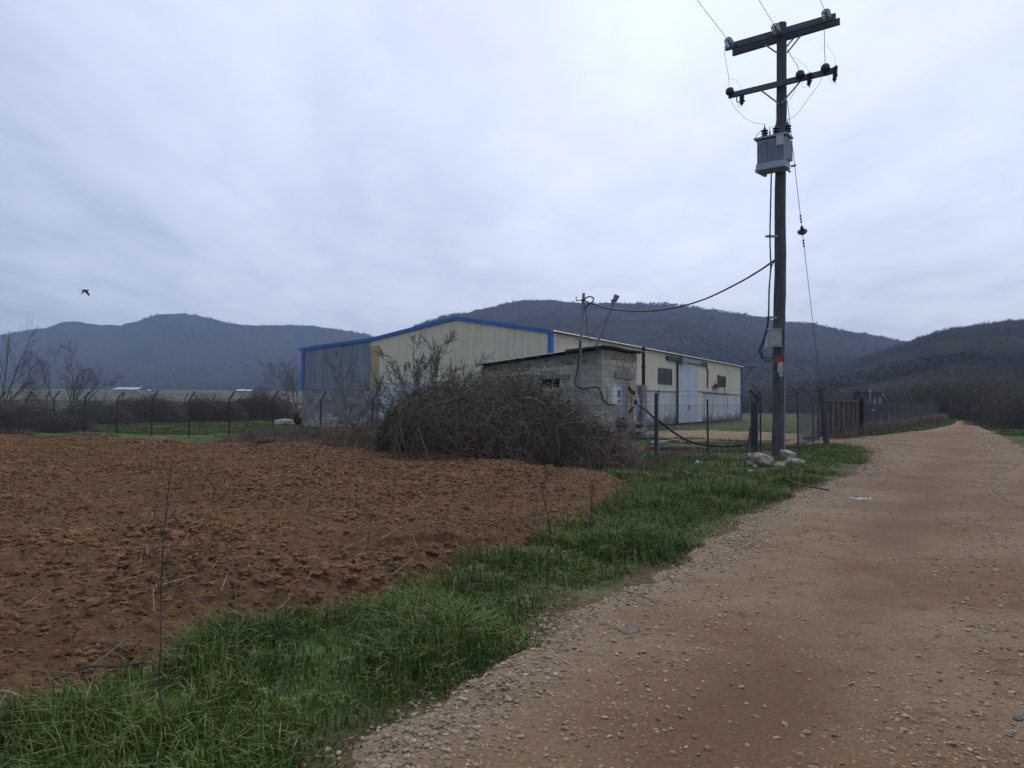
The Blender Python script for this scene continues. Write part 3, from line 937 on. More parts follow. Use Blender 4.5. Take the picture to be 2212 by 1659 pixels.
# leave the dirt patches bare
for px, py, rx, ry in ((1570, 936, 5.5, 6.5), (1440, 941, 2.6, 1.2), (1680, 945, 4, 5), (1480, 975, 2.0, 0.6)):
    p = gp(px, py); ok &= np.hypot((X - p[0]) / rx, (Y - p[1]) / ry) > 0.85
X, Y = X[ok], Y[ok]
blades('yard_grass', np.stack([X, Y, np.full(len(X), -0.075)], 1), rng.uniform(0.03, 0.12, len(X)) + 0.02, 0.008 + 0.0003 * Y, rng.uniform(0.2, 1.3, len(X)), MT['grass'], 98)

# ------------------------------------------------------------------ hills
m, nt, b = newmat('wooded_hillside')
geo = nd(nt, 'ShaderNodeNewGeometry'); pos = geo.outputs['Position']
h1 = noise(nt, pos, 0.012, 6, 0.65); h2 = noise(nt, pos, 0.09, 6, 0.75); h3 = noise(nt, pos, 0.022, 7, 0.7, 0.8)
c = mixc(nt, ramp(nt, h1, 0.38, 0.62), (0.052, 0.042, 0.038), (0.066, 0.062, 0.044))
c = mixc(nt, ramp(nt, h2, 0.42, 0.66), c, (0.030, 0.027, 0.026))
c = mixc(nt, ramp(nt, h3, 0.64, 0.72), c, (0.105, 0.092, 0.072))
h4 = noise(nt, pos, 0.3, 4, 0.8)
c = mixc(nt, ramp(nt, h4, 0.72, 0.78), c, (0.19, 0.18, 0.17))
nt.links.new(c, b.inputs['Base Color']); b.inputs['Roughness'].default_value = 1.0; b.inputs['Specular IOR Level'].default_value = 0.0
bump(nt, b, h2, 1.0, 3.0)
MT['hill'] = m
MT['scrub'] = mat('hill_scrub', (0.050, 0.041, 0.038), (0.062, 0.056, 0.042), 0.03, 1.0, island=0.35)
MT['scrubnear'] = mat('near_hill_scrub', (0.062, 0.050, 0.045), (0.072, 0.066, 0.045), 0.05, 1.0, island=0.35)


def hill(name, prof, Dr, Df, seed, ncol=260, nrow=70, gamp=0.10, zf=None, pw=1.35):
    px = np.linspace(prof[0][0], prof[-1][0], ncol)
    py = np.interp(px, [p[0] for p in prof], [p[1] for p in prof])
    D = np.array([ray(a, b_) for a, b_ in zip(px, py)]); D /= D[:, 1:2]
    t = np.concatenate([np.linspace(0, 1, nrow), np.linspace(1.02, 1.35, 12)])
    T, C = np.meshgrid(t, np.arange(ncol), indexing='ij')
    Y = Df + (Dr - Df) * T
    X = D[C, 0] * Y
    zr = EYE + D[C, 2] * Dr
    z0 = (plain_z(X, Y) * 0 - 2.0) if zf is None else zf
    pr = np.where(T <= 1, T ** pw, 1 - (T - 1) * 1.2)
    g = fbm(X / (Dr * 0.09), Y / (Dr * 0.22), seed=seed, octv=5)
    Zz = z0 + (zr - z0) * pr * (1 + gamp * g * np.sin(np.clip(T, 0, 1) * np.pi))
    Zz += 0.0012 * Dr * fbm(X / (Dr * 0.012), Y / (Dr * 0.012), seed=seed + 9, octv=3) * np.clip(T * 3, 0, 1)
    idx = np.arange(T.size).reshape(T.shape)
    Fq = np.stack([idx[:-1, :-1], idx[:-1, 1:], idx[1:, 1:], idx[1:, :-1]], -1).reshape(-1, 4)
    tag(np_mesh(name, np.stack([X, Y, Zz], -1).reshape(-1, 3), Fq, MT['hill'], smooth=True), kind='structure')
    return X, Y, Zz, t


def scrub(name, surf, N, M_, size, seed, mtl, tlo=0.0, tup=1.04, ridge=0.25, tri=0.22):
    X, Y, Zz, t = surf
    rng = np.random.default_rng(seed)
    ncol = X.shape[1]
    tt = np.where(rng.random(N) < ridge, rng.uniform(0.93, max(tup, 0.94), N), rng.uniform(tlo, min(tup, 1.0), N))
    ci = rng.uniform(0, ncol - 1.001, N)
    ri = np.interp(tt, t, np.arange(len(t))); r0 = ri.astype(int).clip(0, len(t) - 2); c0 = ci.astype(int)
    fr, fc = ri - r0, ci - c0

    def smp(A): return (A[r0, c0] * (1 - fr) * (1 - fc) + A[r0 + 1, c0] * fr * (1 - fc) + A[r0, c0 + 1] * (1 - fr) * fc + A[r0 + 1, c0 + 1] * fr * fc)
    p = np.stack([smp(X), smp(Y), smp(Zz)], 1)
    s = size * rng.uniform(0.5, 1.3, N) * (0.7 + 0.5 * vn(p[:, 0] / 60, p[:, 1] / 60, seed=seed))
    q = rng.normal(size=(N, M_, 3)); q /= np.linalg.norm(q, axis=2, keepdims=True)
    q *= rng.uniform(0.45, 1.0, (N, M_, 1)); q[..., 2] = np.abs(q[..., 2]) * 1.25
    c_ = p[:, None] + q * s[:, None, None]
    e1 = rng.normal(size=(N, M_, 3)) * s[:, None, None] * tri; e2 = rng.normal(size=(N, M_, 3)) * s[:, None, None] * tri
    e1[..., 2] *= 1.3
    V = np.stack([c_ - e1, c_ + e1, c_ + e2], 2).reshape(-1, 3)
    F = np.arange(N * M_ * 3).reshape(-1, 3)
    tag(np_mesh(name, V, F, mtl), kind='stuff')


surf = hill('left_hill', [(-420, 742), (-200, 735), (0, 723), (97, 710), (120, 701), (138, 695), (158, 695), (205, 700), (258, 703), (294, 694), (338, 683), (370, 679), (396, 678), (435, 684), (484, 697), (523, 702), (590, 703.5), (649, 703), (698, 705.6), (740, 712.6), (798, 725), (860, 742), (960, 775)],
            1900, 930, 101, 300, 80, 0.16, zf=11.0, pw=1.6)
scrub('left_hill_scrub', surf, 12000, 10, 4.2, 102, MT['scrub'])
surf = hill('middle_hill', [(700, 835), (780, 790), (840, 745), (904, 703), (976, 682), (1046, 666.7), (1115, 651), (1165, 648), (1215, 651), (1261, 655), (1373, 657), (1470, 662), (1560, 674), (1637, 684.5), (1709, 698), (1800, 712), (1868, 723), (1966, 740), (2060, 764), (2200, 800)],
            1250, 330, 111, 300, 90, 0.14, pw=1.25)
scrub('middle_hill_scrub', surf, 14000, 12, 4.2, 112, MT['scrub'])
surf = hill('right_hill', [(1530, 872), (1620, 850), (1700, 828), (1800, 798), (1880, 771), (1970, 740), (2027, 717.6), (2107, 705), (2164, 697), (2212, 694), (2320, 676), (2500, 645), (2700, 630)],
            620, 125, 121, 260, 90, 0.12, pw=1.15)
scrub('right_hill_scrub', surf, 12000, 24, 2.5, 122, MT['scrubnear'], 0.3, 1.03, 0.14, 0.15)
scrub('lower_hill_scrub', surf, 7500, 64, 2.0, 127, MT['scrubnear'], 0.0, 0.42, 0.0, 0.085)

# ------------------------------------------------------------------ warehouse
K0 = np.array([2.04, 40.05, 0.0])


def H(a, b_, z):
    return K0 + U3 * a + V3 * b_ + Z3 * z


LEN, WM, WL = 42.9, 12.0, 17.8
EAVE, RIDGE, LOWEAVE = 5.32, 6.32, 4.86


def roof_z(b_):
    return np.interp(b_, [-0.4, 0, WM / 2, WM, WL + 0.2], [EAVE - 0.06, EAVE, RIDGE, EAVE, LOWEAVE])


def corr(p0, d, n, L, zb, zt, pitch, depth, prof=((0, 0), (0.62, 0), (0.70, 1), (0.92, 1), (1.0, 0))):
    """profiled sheet: from p0 along d for L, standing off along n; zb/zt are functions of s"""
    s, o = [], []
    k = 0
    while k * pitch < L - 1e-6:
        for a, q in prof[:-1]:
            x = (k + a) * pitch
            if x < L:
                s.append(x); o.append(q * depth)
        k += 1
    s.append(L); o.append(0)
    s = np.array(s); o = np.array(o)
    zb_ = np.array([zb(x) for x in s]); zt_ = np.array([zt(x) for x in s])
    base = np.array(p0)[None] + np.array(d)[None] * s[:, None] + np.array(n)[None] * o[:, None]
    back = np.array(p0)[None] + np.array(d)[None] * s[:, None] - np.array(n)[None] * 0.03
    n_ = len(s)
    V = np.concatenate([np.c_[base[:, :2], zb_], np.c_[base[:, :2], zt_], np.c_[back[:, :2], zb_], np.c_[back[:, :2], zt_]])
    F = []
    for i in range(n_ - 1):
        F += [(i, i + 1, n_ + i + 1, n_ + i), (2 * n_ + i + 1, 2 * n_ + i, 3 * n_ + i, 3 * n_ + i + 1), (n_ + i, n_ + i + 1, 3 * n_ + i + 1, 3 * n_ + i), (i + 1, i, 2 * n_ + i, 2 * n_ + i + 1)]
    F += [(0, n_, 3 * n_, 2 * n_), (n_ - 1, 3 * n_ - 1, 4 * n_ - 1, 2 * n_ - 1)]
    return V, F


WH = thing('warehouse', 'long beige metal warehouse with blue roof trim, white base and grey sheeted lean-to', 'warehouse', H(LEN / 2, WL / 2, 0))
NF = -U3   # outward normal of the gable front
NS = -V3   # outward normal of the road side wall
# gable front
mb = MB(); mb.add(*corr(H(0, 0.2, 0), V3, NF, 11.32, lambda s: 2.70, lambda s: float(roof_z(s + 0.2)) - 0.1, 0.21, 0.034))
mb.add(*corr(H(0, 11.52, 0), V3, NF, 0.62, lambda s: 4.8, lambda s: float(roof_z(s + 11.52)) - 0.1, 0.21, 0.034))
gable = mb.build('gable_wall', MT['beige'], WH)
mb = MB()
for z in (4.05, 5.02):
    for k in range(26):
        bb = 0.35 + k * 0.43 + (0.09 if k % 2 else 0)
        if z < roof_z(bb) - 0.3:
            mb.box(H(-0.03, bb, z), (0.02, 0.025, 0.025), (U3, V3, Z3))
tag(mb.build('screw', MT['darksteel'], gable), kind='stuff')
# painted masonry base of the gable
mb = MB(); mb.box(H(0.10, 5.75, 1.33), (0.24, 11.5, 2.66), (U3, V3, Z3)); mb.box(H(-0.03, 5.75, 2.68), (0.06, 11.5, 0.035), (U3, V3, Z3))
mb.build('base_wall', MT['whitewash'], WH)
# panel joints and chipped marks on the whitewashed base
mb = MB(); rg = random.Random(5)
for k in range(9):
    mb.box(H(-0.022, 0.9 + k * 1.25, 1.4), (0.006, 0.02, 2.5), (U3, V3, Z3))
for k in range(70):
    mb.box(H(-0.022, rg.uniform(6.5, 11.3), rg.uniform(0.4, 2.5)), (0.006, rg.uniform(0.03, 0.16), rg.uniform(0.015, 0.05)), (U3, V3, Z3))
for z in (1.95, 2.2):
    mb.box(H(-0.023, 8.7, z), (0.006, 5.4, 0.014), (U3, V3, Z3))
mb.build('base_mark', MT['mortar'], WH)
# yellow panel and lean-to
mb = MB(); mb.add(*corr(H(-0.05, 11.5, 0), V3, NF, 0.6, lambda s: 2.22, lambda s: 4.92, 0.2, 0.02))
tag(mb.build('corner_panel', MT['yellow'], WH), 'faded yellow sheet between the beige gable and the grey lean-to')
mb = MB(); mb.add(*corr(H(0.0, 12.12, 0), V3, NF, 5.5, lambda s: 2.28, lambda s: float(roof_z(12.12 + s)) - 0.1, 0.34, 0.045, ((0, 0), (0.45, 0), (0.55, 1), (0.88, 1), (1.0, 0))))
mb.build('lean_to_wall', MT['greysheet'], WH)
mb = MB(); rg = random.Random(8)
for r_ in range(12):
    x = 11.6 - (0.2 if r_ % 2 else 0)
    while x < 17.7:
        l_ = rg.uniform(0.28, 0.5)
        x1 = min(x + l_, 17.74)
        xa = max(x, 11.6)
        if x1 - xa > 0.06:
            mb.box(H(0.12 - rg.uniform(0, 0.025), (xa + x1) / 2, 0.095 + r_ * 0.187), (0.3, x1 - xa - 0.012, 0.175), (U3, V3, Z3))
        x = x1
blockbase = mb.build('stone_base', MT['stone'], WH)
mb = MB(); mb.box(H(0.16, 14.67, 1.13), (0.26, 6.1, 2.26), (U3, V3, Z3)); mb.build('mortar_core', MT['mortar'], blockbase)
mb = MB(); mb.box(H(0.0, 14.7, 2.265), (0.12, 6.1, 0.03), (U3, V3, Z3)); mb.build('drip_edge', MT['winframe'], WH)
# road side wall
mb = MB(); mb.add(*corr(H(0.2, 0, 0), U3, NS, 42.5, lambda s: 2.47, lambda s: EAVE - 0.02, 0.21, 0.028, ((0, 0), (0.5, 0), (0.6, 1), (0.9, 1), (1.0, 0))))
mb.build('side_wall', MT['beige'], WH)
mb = MB(); mb.box(H(21.4, 0.12, 1.215), (42.6, 0.24, 2.43), (U3, V3, Z3)); mb.build('side_base_wall', MT['whitewash'], WH)
mb = MB(); mb.box(H(21.4, -0.035, 2.45), (42.6, 0.07, 0.03), (U3, V3, Z3)); mb.build('sill_strip', MT['winframe'], WH)
mb = MB()
mb.box(H(LEN - 0.1, 8.9, 2.4), (0.2, 17.7, 4.8), (U3, V3, Z3)); mb.box(H(21.4, WL - 0.1, 2.35), (42.6, 0.2, 4.7), (U3, V3, Z3))
mb.build('rear_wall', MT['beige'], WH)


def roofsheet(b0, b1, a0, a1):
    """corrugated sheet, ribs running down the slope"""
    s = np.arange(a0, a1, 0.105); o = np.where(np.arange(len(s)) % 2, 0.035, 0.0)
    z0, z1 = float(roof_z(b0)), float(roof_z(b1))
    if b1 < 0: z1 = EAVE - (RIDGE - EAVE) / (WM / 2) * 0.35
    if b0 < 0: z0 = EAVE - (RIDGE - EAVE) / (WM / 2) * 0.35
    n_ = len(s)
    V = []
    for bb, zz, off in ((b0, z0, 0.03), (b1, z1, 0.03), (b0, z0, 0.0), (b1, z1, 0.0)):
        V += [H(s[i], bb, zz + off + o[i]) for i in range(n_)]
    F = []
    for i in range(n_ - 1):
        F += [(i, i + 1, n_ + i + 1, n_ + i), (2 * n_ + i, 3 * n_ + i, 3 * n_ + i + 1, 2 * n_ + i + 1), (i, 2 * n_ + i, 2 * n_ + i + 1, i + 1), (n_ + i, n_ + i + 1, 3 * n_ + i + 1, 3 * n_ + i)]
    return V, F


mb = MB(); mb.add(*roofsheet(-0.35, WM / 2, -0.08, LEN + 0.1)); mb.add(*roofsheet(WM / 2, WM, -0.08, LEN + 0.1)); mb.add(*roofsheet(WM, WL + 0.2, -0.08, LEN + 0.1))
mb.build('roof', MT['roof'], WH)
# blue flashing along the gable edge
mb = MB()
for b0, b1 in ((-0.12, WM / 2), (WM / 2, WM), (WM, WL + 0.12)):
    z0, z1 = float(roof_z(b0)) + 0.085, float(roof_z(b1)) + 0.085
    pr = [(-0.13, 0.0), (-0.13, -0.2), (-0.115, -0.2), (-0.115, -0.012), (0.2, -0.012), (0.2, 0.0)]
    V = [H(a, b0, z0 + z) for a, z in pr] + [H(a, b1, z1 + z) for a, z in pr]
    mb.add(V, [(i, (i + 1) % 6, 6 + (i + 1) % 6, 6 + i) for i in range(6)] + [(5, 4, 3, 2, 1, 0), (6, 7, 8, 9, 10, 11)])
mb.build('fascia', MT['blue'], WH)
for nm, a, bq_, z0, z1 in (('corner_trim', -0.03, 0.06, 2.9, EAVE - 0.1), ('corner_trim', -0.03, WL - 0.12, 2.28, LOWEAVE - 0.12), ('corner_trim', LEN - 0.12, -0.03, 0.05, EAVE - 0.05)):
    mb = MB()
    mb.box(H(a - 0.012, bq_, (z0 + z1) / 2), (0.03, 0.24, z1 - z0), (U3, V3, Z3))
    if bq_ < 1: mb.box(H(a + 0.13, -0.035, (z0 + z1) / 2), (0.24, 0.03, z1 - z0), (U3, V3, Z3))
    mb.build(nm, MT['blue'], WH)


def wa(px, py):
    p = onplane(px, py, K0, V3)
    return float(np.dot(p - K0, U3)), float(p[2])


Q4 = lambda x, y: (1025.4 + 0.2781 * x, 615.2 + 0.2781 * y)   # enlargement of the side wall
# windows
for i, (x0, y0, x1, y1) in enumerate(((1422, 645, 1526, 755), (1882, 706, 1945, 794))):
    a0, z1 = wa(*Q4(x0, y0)); a1, z0 = wa(*Q4(x1, y1)); ac, zc_ = (a0 + a1) / 2, (z0 + z1) / 2
    if i == 0: z0, z1 = 2.98, 4.12
    zc_ = (z0 + z1) / 2
    mb = MB()
    for aa, zz, sx, sz in ((a0, zc_, 0.07, z1 - z0), (a1, zc_, 0.07, z1 - z0), (ac, z0, a1 - a0, 0.07), (ac, z1, a1 - a0, 0.07), (ac, zc_, 0.05, z1 - z0)):
        mb.box(H(aa, -0.045, zz), (sx, 0.06, sz), (U3, V3, Z3))
    wf = mb.build('window', MT['winframe'], WH)
    mb = MB(); mb.box(H(ac, -0.036, zc_), (a1 - a0, 0.02, z1 - z0), (U3, V3, Z3)); mb.build('pane', MT['glass_dark'], wf)
    if i == 1:
        mb = MB(); mb.box(H(a0 + 0.2, -0.09, z0 + 0.55), (0.26, 0.03, 1.05), (U3, V3, Z3)); tag(mb.build('shutter', MT['rust'], wf), 'rusty red strip of shutter')
# folding door
a0, zt = wa(*Q4(1585, 590)); am, _ = wa(*Q4(1651, 590)); a1, _ = wa(*Q4(1726, 600))
zt = 4.72
for s0, s1 in ((a0, am - 0.04), (am + 0.04, a1)):
    mb = MB(); mb.add(*corr(H(s0, -0.07, 0), U3, NS, s1 - s0, lambda s: 0.06, lambda s: zt, 0.16, 0.03, ((0, 0), (0.45, 0), (0.6, 1), (0.85, 1), (1.0, 0))))
    leafo = mb.build('door_leaf', MT['white_sheet'], WH)
    if s1 == a1:
        mb = MB(); mb.box(H(s0 + 0.12, -0.14, 1.25), (0.05, 0.06, 0.3), (U3, V3, Z3)); mb.box(H(s0 + 0.12, -0.17, 1.25), (0.03, 0.03, 0.2), (U3, V3, Z3)); mb.build('handle', MT['darksteel'], leafo)
aa0, _ = wa(*Q4(1570, 590)); aa1, _ = wa(*Q4(1762, 600))
mb = MB(); mb.add(*corr(H(aa0, -0.05, 0), U3, NS, aa1 - aa0, lambda s: 0.04, lambda s: 4.85, 0.21, 0.02)); mb.build('door_surround', MT['beige'], WH)
mb = MB(); mb.box(H(am, -0.062, 2.4), (0.09, 0.03, 4.7), (U3, V3, Z3)); mb.build('door_gap', MT['ink'], WH)
ar0, _ = wa(*Q4(1480, 560)); ar1, _ = wa(*Q4(1790, 600)); ab, _ = wa(*Q4(1592, 575))
mb = MB(); mb.box(H((ar0 + ar1) / 2, -0.14, 4.93), (ar1 - ar0, 0.16, 0.30), (U3, V3, Z3)); mb.build('door_rail', MT['darksteel'], WH)
mb = MB(); mb.box(H((aa0 + a1) / 2 + 0.9, -0.22, 4.93), (a1 - aa0 - 1.4, 0.16, 0.26), (U3, V3, Z3)); mb.build('rail_cover', MT['rail'], WH)
mb = MB(); mb.box(H(ab, -0.27, 4.9), (0.85, 0.36, 0.5), (U3, V3, Z3), 0.04); mb.build('motor_box', MT['rail'], WH)
ap, _ = wa(*Q4(1562, 800))
mb = MB(); mb.box(H(ap, -0.14, 2.45), (0.13, 0.12, 4.9), (U3, V3, Z3)); mb.build('door_post', MT['ink'], WH)
# drain pipe, bracket shelf, horizontal conduit, lamp bracket
pa, _ = wa(*Q4(1785, 610)); pb, zb_ = wa(*Q4(1801, 640)); _, ze = wa(*Q4(1797, 788))
mb = MB(); mb.tube(bez([H(pa, -0.12, 4.85), H(pa + 0.15, -0.14, 4.7), H(pb, -0.12, 4.3), H(pb, -0.1, 3.5), H(pb, -0.1, 2.9)], 6), 0.06, 8); mb.build('drain_pipe', MT['darksteel'], WH)
s0, zs = wa(*Q4(1840, 792)); s1, _ = wa(*Q4(1890, 792))
mb = MB(); mb.box(H((s0 + s1) / 2, -0.25, zs), (s1 - s0, 0.42, 0.07), (U3, V3, Z3)); mb.tube([H(s0 + 0.2, -0.05, zs - 0.35), H(s0 + 0.2, -0.42, zs)], 0.025, 6); mb.box(H(s0 + 0.3, -0.3, zs + 0.14), (0.3, 0.25, 0.2), (U3, V3, Z3)); mb.tube([H(s0, -0.3, zs), H(s0 + 0.25, -0.3, zs + 0.5)], 0.03, 6)
mb.build('wall_bracket', MT['rust'], WH)
c0, zc0 = wa(*Q4(1733, 845)); c1, zc1 = wa(*Q4(1935, 853)); c2, zc2 = wa(*Q4(1933, 795))
mb = MB(); mb.tube([H(c0, -0.06, 2.56), H(c1, -0.06, 2.5), H(c1, -0.06, zc2)], 0.035, 6); mb.tube([H(c1, -0.06, 2.5), H(LEN - 2, -0.06, 2.46)], 0.03, 6); mb.build('conduit', MT['darksteel'], WH)
e0 = H(LEN, -0.1, EAVE - 0.02)
eb = at(1607, 794, e0[1]); ec = at(1636, 793.3, e0[1] - 0.3); ed = at(1603, 827, e0[1]); ee = at(1626, 796, e0[1] - 0.2)
mb = MB(); mb.box((eb + ec) / 2, (np.linalg.norm(ec - eb), 0.09, 0.09), (np.array([1.0, 0, 0]), np.array([0, 1.0, 0]), Z3)); mb.tube([ed, ee], 0.05, 6); mb.build('awning_bracket', MT['darksteel'], WH)
# dirt stains are in the whitewash; panel posts on the base
for x in (1782, 1845, 1962):
    aa, _ = wa(*Q4(x, 950)); mb = MB(); mb.box(H(aa, -0.012, 1.1), (0.07, 0.03, 2.2), (U3, V3, Z3)); mb.build('wall_joint', MT['mortar'], WH)

# loose blocks against the stone base
rg = random.Random(12)
k = 0
for a_, b0, lay in ((-0.32, 16.9, 1), (-0.34, 16.45, 2), (-0.36, 16.0, 4), (-0.35, 15.52, 3), (-0.37, 15.05, 4), (-0.36, 14.6, 3), (-0.33, 14.15, 1), (-0.34, 12.9, 2), (-0.35, 12.42, 3), (-0.32, 13.4, 1)):
    for l_ in range(lay):
        mb = MB(); ang = rg.uniform(-0.12, 0.12)
        d_ = U3 * math.cos(ang) + V3 * math.sin(ang); e_ = V3 * math.cos(ang) - U3 * math.sin(ang)
        mb.box(H(a_ + rg.uniform(-0.05, 0.05), b0 + rg.uniform(-0.05, 0.05), -0.04 + 0.11 + l_ * 0.21), (0.22, rg.uniform(0.38, 0.44), 0.2), (d_, e_, Z3), 0.02)
        tag(mb.build('concrete_block', MT['palestone']), 'pale concrete block stacked against the grey stone base of the lean-to', 'concrete block', 'loose concrete blocks against the lean-to')

# ------------------------------------------------------------------ block shed
S0 = np.array([3.86, 33.0, 0.0])


def S(a, b_, z):
    return S0 + U3 * a + V3 * b_ + Z3 * z


SH = thing('block_shed', 'small rough concrete block shed with dark sloping tin roof and barred door', 'shed', S(2.1, 3, 0))
SL, SW = 4.35, 6.1


def shed_top(b_):
    return 3.92 - 0.108 * b_


rg = random.Random(21)


def blockwall(mb, fun, L, top, holes, n_out):
    """individual blocks laid in courses; fun(s, off, z) gives a point"""
    zc_ = 0.0; r_ = 0
    while zc_ < 4.2:
        hgt = 0.25
        s = -(0.25 if r_ % 2 else 0.0)
        while s < L:
            l_ = 0.5
            s0_, s1_ = max(s, 0), min(s + l_, L)
            s += l_
            if s1_ - s0_ < 0.05: continue
            mid = (s0_ + s1_) / 2
            if zc_ + hgt > top(mid) - 0.32 - 0.05 * math.sin(mid * 3): continue
            if any(h0 < s1_ and h1 > s0_ and z0 < zc_ + hgt - 0.02 and z1 > zc_ + 0.02 for h0, h1, z0, z1 in holes): 
                # cut the block at the opening
                for h0, h1, z0, z1 in holes:
                    if z0 < zc_ + hgt - 0.02 and z1 > zc_ + 0.02:
                        if s0_ < h0 < s1_: s1_ = h0
                        elif s0_ < h1 < s1_: s0_ = h1
                        elif h0 <= s0_ and h1 >= s1_: s1_ = s0_
                if s1_ - s0_ < 0.06: continue
            j = rg.uniform(-0.008, 0.014)
            a, b_, c_, d_ = [fun(x, 0.012 + j, z) for x, z in ((s0_ + 0.009, zc_ + 0.009), (s1_ - 0.009, zc_ + 0.009 + rg.uniform(-0.004, 0.004)), (s1_ - 0.009, zc_ + hgt - 0.007), (s0_ + 0.009, zc_ + hgt - 0.009))]
            a2, b2, c2, d2 = [q - n_out * 0.06 for q in (a, b_, c_, d_)]
            mb.add([a, b_, c_, d_, a2, b2, c2, d2], [(0, 1, 2, 3), (0, 4, 5, 1), (1, 5, 6, 2), (2, 6, 7, 3), (3, 7, 4, 0)])
        zc_ += hgt; r_ += 1


def sa(px, py):
    p = onplane(px, py, S0, V3); return float(np.dot(p - S0, U3)), float(p[2])


def sb(px, py):
    p = onplane(px, py, S0, U3); return float(np.dot(p - S0, V3)), float(p[2])


d0, dzt = sa(1331, 818); d1, _ = sa(1354, 818); dzb = 0.72
w0, wzt = sb(1208.5, 819); w1, wzb = sb(1166, 838)
mb = MB()
blockwall(mb, lambda s, o, z: S(s, -o, z), SL, lambda s: 3.95, [(d0, d1 + 0.35, 0.3, 3.05)], NS)
blockwall(mb, lambda s, o, z: S(-o, s, z), SW, shed_top, [(w0, w1, wzb, wzt + 0.22)], NF)
bw = mb.build('block_wall', MT['block'], SH)
# core walls (mortar and upper rough plaster), with the openings left open
mb = MB()
for a0_, a1_, z0_, z1_ in ((0, d0, 0, 3.9), (d1 + 0.02, SL, 0, 3.9), (d0, d1 + 0.02, dzt, 3.9), (d0, d1 + 0.02, 0, dzb)):
    mb.box(S((a0_ + a1_) / 2, 0.09, (z0_ + z1_) / 2), (a1_ - a0_, 0.18, z1_ - z0_), (U3, V3, Z3))


def slopewall(b0, b1, z0, z1f):
    V = [S(a, b_, z) for a in (0.0, 0.18) for b_, z in ((b0, z0), (b1, z0), (b1, z1f(b1)), (b0, z1f(b0)))]
    mb.add(V, [(0, 1, 2, 3), (7, 6, 5, 4), (0, 4, 5, 1), (1, 5, 6, 2), (2, 6, 7, 3), (3, 7, 4, 0)])


tp = lambda b_: shed_top(b_) - 0.03
slopewall(0.18, w0, 0, tp); slopewall(w1, SW, 0, tp); slopewall(w0, w1, 0, lambda b_: wzb); slopewall(w0, w1, wzt, tp)
for a in (SL - 0.1,):
    mb.box(S(a, 3.1, 1.6), (0.2, 6, 3.2), (U3, V3, Z3))
mb.box(S(2.1, SW - 0.1, 1.6), (4.2, 0.2, 3.2), (U3, V3, Z3))
core = mb.build('mortar_wall', MT['mortar'], SH)
# rough plaster lumps under the eaves
mb = MB(); 
for k in range(150):
    if k % 3:
        b_ = rg.uniform(0.05, SW - 0.1); z_ = shed_top(b_) - rg.uniform(0.06, 0.5); p = S(-0.012, b_, z_); ax3 = (V3, U3, Z3)
    else:
        a_ = rg.uniform(0.05, SL - 0.05); z_ = 3.92 - rg.uniform(0.05, 0.42); p = S(a_, -0.012, z_); ax3 = (U3, V3, Z3)
    Vv = ICO0[0] * np.array([rg.uniform(0.08, 0.24), 0.03, rg.uniform(0.03, 0.09)]) * (1 + 0.3 * RNG.uniform(-1, 1, (12, 1)))
    mb.add(p[None] + Vv[:, :1] * ax3[0] + Vv[:, 1:2] * ax3[1] + Vv[:, 2:] * ax3[2], ICO0[1])
mb.build('plaster', MT['mortar'], SH)
# concrete lintels
mb = MB(); mb.box(S(-0.02, (w0 + w1) / 2 + 0.3, wzt + 0.11), (0.12, w1 - w0 + 1.6, 0.2), (U3, V3, Z3)); mb.build('lintel', MT['concrete'], SH)
mb = MB(); mb.box(S((d0 + d1) / 2 + 0.3, -0.02, dzt + 0.17), (d1 - d0 + 1.1, 0.12, 0.3), (U3, V3, Z3))
mb.build('lintel', MT['concrete'], SH)
# dark sheet added inside the shed, its colour standing in for shade in the openings
mb = MB(); mb.box(S(2.2, 3.0, 1.5), (0.05, 5.5, 2.8), (U3, V3, Z3)); mb.build('dark_backing', MT['darksteel'], SH)
# tin roof
mb = MB()
s = np.arange(-0.35, SL + 0.35, 0.07); o = np.where(np.arange(len(s)) % 2, 0.03, 0.0); n_ = len(s); Vv = []
for bb, off in ((-0.32, 0.028), (SW + 0.12, 0.028), (-0.32, 0.0), (SW + 0.12, 0.0)):
    for i in range(n_):
        sag = 0.012 * math.sin(s[i] * 2.1 + bb)
        Vv.append(S(s[i], bb, shed_top(bb) + 0.06 + off + o[i] + sag))
F = []
for i in range(n_ - 1):
    F += [(i, i + 1, n_ + i + 1, n_ + i), (2 * n_ + i, 3 * n_ + i, 3 * n_ + i + 1, 2 * n_ + i + 1), (i, 2 * n_ + i, 2 * n_ + i + 1, i + 1), (n_ + i, n_ + i + 1, 3 * n_ + i + 1, 3 * n_ + i)]
F += [(0, n_, 3 * n_, 2 * n_), (n_ - 1, 3 * n_ - 1, 4 * n_ - 1, 2 * n_ - 1)]
mb.add(Vv, F); rf = mb.build('roof', MT['tin'], SH)
mb = MB()
for k in range(9):
    bb = 0.1 + k * 0.72; mb.box(S(0.9, bb, shed_top(bb) + 0.01), (2.4, 0.07, 0.09), (U3, V3, Z3))
mb.build('rafter', MT['dark_wood'], rf)
# a raised flashing at the front corner of the roof
mb = MB(); mb.add([S(-0.36, -0.3, 4.06), S(0.9, -0.34, 4.09), S(0.9, 1.6, 3.94), S(-0.36, 1.6, 3.9), S(-0.36, -0.3, 4.03), S(0.9, -0.34, 4.06), S(0.9, 1.6, 3.91), S(-0.36, 1.6, 3.87)], [(0, 1, 2, 3), (7, 6, 5, 4), (0, 4, 5, 1), (1, 5, 6, 2), (2, 6, 7, 3), (3, 7, 4, 0)])
mb.build('flashing', MT['tin'], rf)
